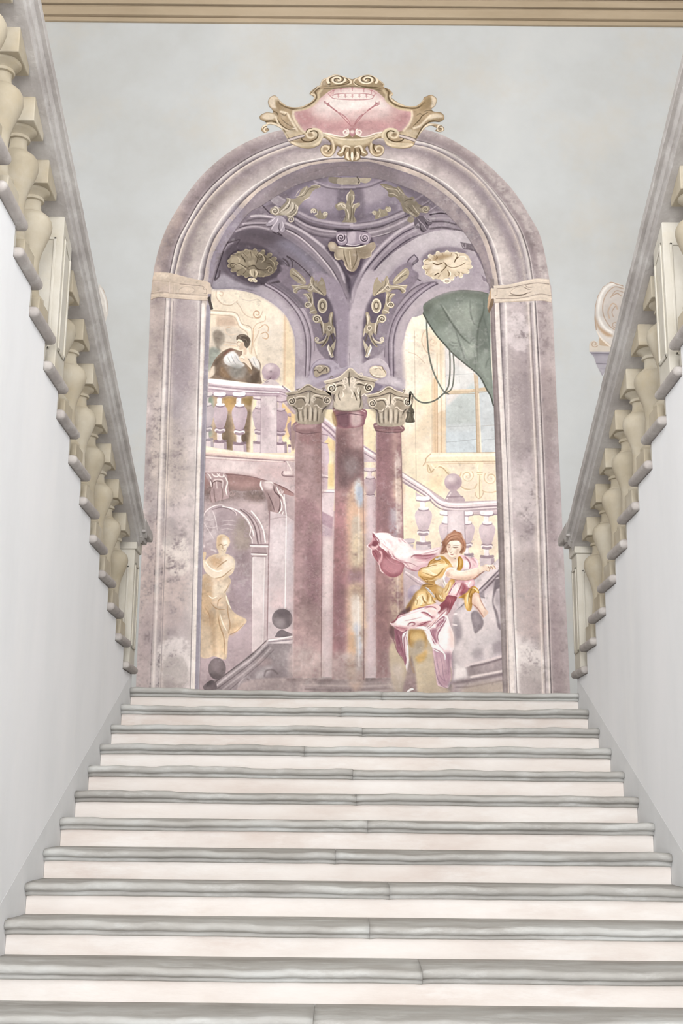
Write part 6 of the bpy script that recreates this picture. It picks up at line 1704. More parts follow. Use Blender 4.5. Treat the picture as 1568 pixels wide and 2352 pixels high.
COLUMNS='''
SAT 1
@ 0 0 1
# floor strip
F 9a8d8f m.14 b2 : 560 1566 640 1556 760 1555 940 1552 1010 1560 1000 1606 760 1606 560 1606
S 6d5f62 w6 a.7 b2 : 660 1560 800 1562 930 1556
S c9bdbb w3 a.5 b1 : 690 1572 830 1575 900 1572
S 6d5f63 w3 a.5 b1 : 700 1582 780 1584 900 1580
# pale pilaster strips between the columns
P c5b5b9 m.04 : 735 1080 775 1080 772 1556 735 1552
P d8cccd a.7 b3 : 742 1240 765 1240 764 1400 740 1400
P c6b6bc m.04 : 833 1140 866 1140 868 1556 833 1556
P b7a3ab a.7 b3 : 840 1240 862 1240 862 1330 842 1330
# what shows between left and middle column
@ 440 1040 .2381
P e2d6b4 m.04 : 1250 -400 1385 -400 1385 560 1250 560
P c9b7c0 m.04 : 1250 60 1320 60 1310 350 1250 350
P dec288 a.8 b3 : 1320 100 1380 100 1375 330 1320 330
S 887380 w3 a.7 : 1255 95 1300 105
S efe6e6 w3 a.7 : 1255 210 1310 225
S 887380 w2.6 a.7 : 1255 235 1310 240
P d0c2c8 m.04 : 1250 350 1380 350 1365 620 1250 560
S 887380 w2.4 a.7 : 1255 380 1370 380
S f1eae8 w4 a.8 : 1250 365 1375 370
P a48c99 b1 m.06 : 1250 560 1365 620 1355 740 1250 680
P a996a4 a.8 b4 n.9 : 1250 680 1355 740 1355 800 1250 790
@ 460 650 .21684
P e0d4b2 m.05 : 1280 1340 1440 1340 1440 1500 1280 1400
P c3afbb m.04 : 1280 1400 1430 1520 1430 1680 1280 1560
S efe7e8 w5 a.9 b1 : 1290 1420 1370 1480 1430 1540
S 8f7987 w2.6 a.8 : 1285 1460 1370 1530 1430 1590
S e5d9dd w3 a.7 : 1285 1490 1370 1560 1430 1620
S 8f7987 w2.6 a.8 : 1285 1520 1370 1590 1430 1650
P e3c995 a.9 b2 : 1310 1620 1430 1680 1430 1800 1340 1740
F c7b6bf m.04 : 1280 1580 1340 1590 1350 1640 1310 1690 1350 1720 1360 1900 1280 1900
S 8f7987 w2.4 a.7 : 1285 1600 1345 1610
S 8f7987 w2.4 a.7 : 1285 1690 1350 1700
@ 800 650 .22959
P e2d6b4 m.05 : 140 1260 275 1260 275 1700 140 1620
F ecdfc0 a.7 b4 n.9 : 180 1300 270 1300 270 1480 160 1500
P cbbcc4 m.04 : 140 1610 275 1700 275 1790 140 1790
S f3eeee w5 a.9 b1 : 145 1650 275 1735
S 93808c w2.4 a.8 : 145 1690 275 1775
S 93808c w2 a.7 : 145 1630 275 1712
# ---- left column
SAT .85
@ 0 0 1
P a98a8c m.13 : 678 975 737 975 740 1250 738 1556 672 1556 675 1250
SAT .82
F a28588 a.9 b6 m.14 n.9 : 680 1050 735 1050 738 1140 680 1140
F 8f6c74 a.7 b7 m.14 n.9 : 682 1160 732 1180 735 1400 700 1420 682 1330
F b59296 a.6 b8 m.14 n.9 : 676 1240 700 1260 700 1500 676 1540
F 7d5b64 a.5 b7 m.16 n.9 : 705 1240 728 1260 728 1390 708 1400
F 9f8886 a.7 b7 m.14 n.9 : 690 1390 735 1400 735 1470 690 1470
F ab8a8c a.6 b7 m.12 n.9 : 680 1440 730 1450 720 1520 680 1520
F a39290 a.7 b7 m.14 n.9 : 675 1490 735 1500 737 1560 674 1560
F 8a5f63 a.6 b4 m.12 n.9 : 690 990 735 990 735 1020 690 1015
F 84605f a.5 b5 n.9 : 722 1000 737 1000 738 1100 726 1100
L c9b6b8 w2 a.6 b1 : 677 1000 675 1250 672 1550
L 7a5f63 w1.6 a.6 : 737 990 739 1250 737 1556
F 8f6a6e m.1 : 676 970 690 966 720 966 738 972 738 972 738 990 738 990 700 994 680 992 672 984
F b08c8e a.8 b2 : 680 980 700 972 730 972 720 982 690 986
S 6b4c52 w2 a.8 : 678 990 700 996 735 992
S c8b0b0 w1.4 a.7 : 674 978 690 970 720 968
F 8a6f78 a.8 b1 : 665 990 676 972 680 1000 676 1030 670 1030
# ---- middle column
SAT 1
P 9c7a7c m.14 : 772 950 834 950 837 1250 838 1560 762 1560 766 1250
SAT .8
F 6f5054 a.7 b6 m.16 n.5 : 775 990 800 1000 800 1100 780 1120 770 1050
F 5f4a4d a.6 b6 m.14 n.5 : 780 1040 830 1030 832 1090 800 1120 776 1100
F 8c7f82 a.7 b6 n.5 : 790 1060 815 1050 825 1075 806 1095
F a08a88 a.6 b6 m.14 n.5 : 800 960 830 965 830 1030 805 1020
F c2a08c a.7 b5 n.4 : 798 1150 836 1120 837 1300 836 1560 798 1560 794 1400
F c9a183 a.95 b7 m.12 n.5 : 800 1140 832 1110 834 1260 816 1320 800 1250
F bcae9c a.95 b5 n.5 : 808 1200 826 1190 830 1280 812 1300
F c3cad2 a.95 b4 n.5 : 814 1110 828 1100 828 1150 816 1150
F 9aa9c0 a.95 b4 n.5 : 820 1120 832 1120 832 1160 822 1160
F d8c3a0 a.95 b6 m.1 n.5 : 812 1235 832 1230 834 1295 808 1290
F 7d5c72 a.6 b6 m.14 n.5 : 800 1310 830 1310 828 1345 800 1345
F c7a98b a.95 b6 m.12 n.5 : 795 1355 834 1350 834 1480 800 1460
F d4cbc0 a.95 b5 n.5 : 808 1370 826 1370 828 1450 812 1450
F b5bac6 a.95 b5 n.5 : 812 1440 828 1440 830 1530 814 1530
F c49b74 a.95 b5 m.12 n.5 : 800 1460 815 1460 815 1550 800 1550
F a3606a a.35 b8 m.14 n.5 : 768 1180 796 1180 796 1480 766 1520
F 75505c a.5 b7 m.16 n.5 : 768 1330 790 1340 790 1480 768 1480
F a59796 a.7 b6 m.12 n.5 : 765 1500 832 1510 834 1562 764 1562
L f0e8de w2.2 a.55 b1 : 824 1150 824 1290
L efe9e4 w2.2 a.6 b1 : 822 1370 824 1530
L 6b5055 w1.6 a.6 : 833 960 834 1250 835 1560
L b49a9c w1.6 a.6 b1 : 771 960 767 1250 763 1550
SAT .9
F 8c5f68 m.1 : 764 938 780 934 820 936 842 944 838 966 832 978 800 984 776 980 770 962
F 6a4a55 a.7 b2 m.1 : 775 950 800 946 800 980 778 976
F c9b3b3 a.8 b3 : 806 948 826 948 828 974 808 978
S d3bcbb w2 a.8 : 766 942 790 937 820 939 838 946
S 5c3f48 w2 a.8 : 770 955 800 950 834 954
F 9b7a50 a.7 b1 : 762 950 768 946 774 972 770 980 764 968
# ---- right column
SAT 1
P a07b7f m.13 : 864 985 920 985 926 1250 932 1556 863 1556 862 1250
SAT .82
F 7f5a62 a.7 b6 m.14 n.9 : 866 1000 900 1000 905 1160 866 1200
F b08f86 a.6 b6 m.12 n.9 : 900 1000 920 1000 924 1160 904 1180
F c59a72 a.6 b4 n.9 : 908 1100 922 1100 924 1150 910 1150
F a9b3c6 a.55 b5 n.9 : 894 1170 910 1165 914 1230 896 1240
F d0c5c0 a.6 b4 n.9 : 908 1050 918 1050 922 1200 912 1220
F 8e6a70 a.6 b6 m.14 n.9 : 866 1160 892 1160 890 1230 866 1230
F 7b5758 a.6 b7 m.16 n.9 : 864 1290 890 1310 894 1480 868 1500
F 9c7573 a.6 b7 m.14 n.9 : 866 1330 884 1340 886 1440 866 1450
F cbb59a a.7 b6 m.1 n.9 : 898 1300 926 1300 928 1420 900 1430
F c48f5a a.5 b3 : 920 1290 930 1290 930 1360 922 1360
F b4a18a a.7 b6 m.12 n.9 : 900 1430 926 1440 930 1530 902 1530
F cfc2b4 a.7 b5 n.9 : 900 1520 930 1520 932 1560 896 1560
F 9a7f80 a.7 b6 m.12 n.9 : 866 1500 900 1500 900 1560 866 1560
L efe4dc w2 a.5 b1 : 908 1060 912 1220
L efe4dc w1.8 a.5 b1 : 912 1310 914 1420
L 6b5055 w1.6 a.6 : 920 990 926 1250 931 1556
L b9a3a5 w1.6 a.6 b1 : 865 990 863 1250 864 1550
F 8f6569 m.1 : 857 975 866 970 895 970 918 974 928 982 926 990 910 994 880 992 862 988
S c7adaa w1.8 a.8 : 860 978 880 973 912 976 924 984
S 5c3f45 w2 a.8 : 862 989 890 993 922 992
S 6b484f w1.6 a.6 : 862 983 890 985 920 986
SAT 1
@ 0 0 1
'''
CAPITALS='''
@ 460 650 .21684
DEF capital
SAT .72
# abacus and bell of one painted capital
F 6d6152 a.6 b2 : 940 1180 1140 1110 1380 1170 1390 1260 1330 1360 1280 1480 1030 1480 1000 1360 930 1290
F a59780 m.08 : 900 1165 900 1165 1040 1130 1120 1072 1120 1072 1160 1072 1220 1110 1390 1165 1390 1165 1370 1195 1220 1170 1150 1140 1050 1170 930 1190
S cbc0ac w2.2 a.85 : 905 1165 1045 1132 1122 1078 1160 1076
S d3c8b4 w2 a.8 : 1160 1076 1222 1114 1388 1168
S 574c40 w1.8 a.85 : 930 1190 1050 1170 1150 1140 1220 1170 1370 1195
S 574c40 w1.6 a.7 : 1040 1150 1120 1095 1160 1095 1220 1130
F a0927c m.09 : 920 1200 1050 1180 1150 1150 1240 1180 1380 1200 1385 1250 1340 1300 1290 1330 1290 1480 1030 1480 1030 1330 970 1310 930 1270
F b9ad98 a.8 b3 : 1120 1180 1190 1180 1200 1260 1150 1300 1110 1250
F 857862 a.7 b3 : 1220 1220 1300 1250 1280 1320 1220 1320
F 857862 a.6 b3 : 1000 1250 1080 1230 1090 1320 1030 1330
Q cfc4b0 w3 a.95 : 965 1248 44 10 1.5 -60
Q 4c4236 w2.2 a.9 : 967 1250 34 8 1.4 -60
Q cfc4b0 w3 a.95 : 1345 1240 42 10 -1.5 240
Q 4c4236 w2.2 a.9 : 1343 1242 32 8 -1.4 240
S d2c7b4 w3 a.9 t1 : 1000 1215 1060 1200 1110 1210 1130 1260 1110 1290
S d2c7b4 w3 a.9 t1 : 1300 1210 1250 1190 1200 1190 1180 1240 1200 1270
S 4c4236 w2.2 a.9 t1 : 1010 1235 1070 1220 1100 1240 1110 1280
S 4c4236 w2.2 a.9 t1 : 1300 1235 1250 1215 1215 1220 1205 1255
Q c6bba6 w2.2 a.9 : 1128 1235 26 8 1.2 0
Q c6bba6 w2.2 a.9 : 1195 1225 28 8 -1.2 180
S 4c4236 w2 a.9 t1 : 1160 1150 1160 1220 1150 1290
S d2c7b4 w2 a.8 t1 : 1145 1155 1140 1210 1148 1260
S b9ad97 w5 a.8 b0 t1 : 1060 1350 1060 1400 1070 1470
S b9ad97 w5 a.8 b0 t1 : 1110 1310 1110 1380 1110 1470
S c9bea9 w5 a.8 b0 t1 : 1165 1300 1165 1380 1160 1470
S b9ad97 w5 a.8 b0 t1 : 1220 1310 1215 1390 1210 1470
S a99c85 w4 a.8 b0 t1 : 1265 1330 1260 1400 1250 1470
S 4c4236 w2.2 a.85 t1 : 1085 1320 1085 1400 1090 1470
S 4c4236 w2.2 a.85 t1 : 1137 1310 1137 1400 1135 1450
S 4c4236 w2.2 a.85 t1 : 1190 1310 1190 1400 1187 1460
S 4c4236 w2.2 a.85 t1 : 1243 1330 1240 1400 1235 1470
S 4c4236 w2.2 a.85 t1 : 1035 1350 1035 1420 1045 1470
S d2c7b4 w2.4 a.85 t1 : 1030 1330 1070 1330 1090 1300
S d2c7b4 w2.4 a.85 t1 : 1100 1310 1130 1280 1160 1300
S d2c7b4 w2.4 a.85 t1 : 1200 1300 1230 1290 1260 1320 1300 1330
S 4c4236 w3 a.8 t1 : 970 1300 1020 1330 1030 1370
S 4c4236 w3 a.8 t1 : 1340 1300 1300 1340 1285 1380
S 6d6152 w2.4 a.8 t1 : 1010 1120 1030 1130 1050 1110
S 6d6152 w2.4 a.8 t1 : 1290 1150 1310 1110 1280 1120
SAT 1
END
USE capital t.97
'''
def shift_def(P, name, dx, dy):
    old=P.mp
    P.mp=lambda p: old(p+np_arr([dx,dy]))
    return old
def np_arr(a):
    return np.array(a,float)
def paint_front(P):
    P.run(COLUMNS); P.run(CAPITALS)
    old=P.mp
    P.mp=lambda p: old(p+np_arr([185,5])); P.run('USE capital t1.1')
    P.mp=old
    P.run(CAP_MID)
    
CAP_MID='''
# middle capital, larger, lit from the front
@ 800 650 .22959
SAT .75
F 6d6152 a.7 b2 : -220 1050 -100 1020 120 940 260 970 220 1090 130 1130 130 1270 -140 1270 -150 1130
F b4a791 m.08 : -250 980 -250 980 -100 940 0 855 0 855 40 855 110 915 290 965 290 965 250 990 130 970 30 940 -100 985 -220 1010
S d5cab6 w2.6 a.9 : -245 982 -98 942 0 860 38 860 110 918 285 968
S 574c40 w1.8 a.85 : -220 1010 -100 985 30 940 130 970 250 990
F b0a38d m.09 : -230 1020 -100 990 20 945 130 975 255 995 250 1050 200 1100 130 1120 130 1260 -130 1260 -130 1130 -200 1100
F d3c8b5 a.8 b3 : 0 960 70 980 60 1080 0 1090 -20 1020
F cbbfa8 a.9 b2 : -120 1130 80 1120 90 1250 -120 1255
Q ddd2bf w3.4 a.95 : 205 1045 48 10 -1.5 240
Q 4c4236 w2.4 a.9 : 203 1047 36 8 -1.4 240
Q dfd4c1 w3.4 a.95 : -170 1050 48 10 1.5 -60
Q 4c4236 w2.4 a.9 : -168 1052 36 8 1.4 -60
Q ddd2bf w3 a.9 : 42 965 26 8 1.3 0 1.4
Q ddd2bf w3 a.9 : -30 970 26 8 -1.3 180 1.4
S 4c4236 w2.2 a.9 t1 : 8 880 5 960 8 1040
S ddd2bf w3 a.9 t1 : 160 1010 110 990 70 1000 50 1040 90 1050
S 4c4236 w2.4 a.9 t1 : 170 1030 110 1010 80 1020
S ddd2bf w3 a.9 t1 : -140 1020 -90 1000 -50 1010 -30 1050 -60 1070
S 4c4236 w2.4 a.9 t1 : -140 1045 -90 1025 -60 1030
S e3d9c8 w3.4 a.9 t1 : 100 1040 90 1080 110 1120 90 1150
S 4c4236 w2.4 a.9 t1 : 125 1060 115 1120 125 1180 110 1250
S e3d9c8 w3 a.9 t1 : 130 1130 160 1110 180 1130
S e3d9c8 w3 a.9 t1 : 20 1060 40 1100 30 1140 50 1150
S 4c4236 w2.4 a.9 t1 : 50 1080 70 1130 85 1180
S e3d9c8 w3 a.8 t1 : -60 1080 -50 1120 -70 1150
S 4c4236 w2.2 a.8 t1 : -90 1080 -100 1130 -80 1180
S 4c4236 w2 a.7 t1 : -130 1100 -150 1140 -130 1200
S ddd2bf w2.2 a.8 t1 : 90 920 130 900 140 930 110 940
S 4c4236 w1.8 a.8 t1 : 90 935 120 945 150 940
S 6d6152 w2 a.8 t1 : -190 960 -170 930 -150 950
SAT 1
@ 0 0 1
'''

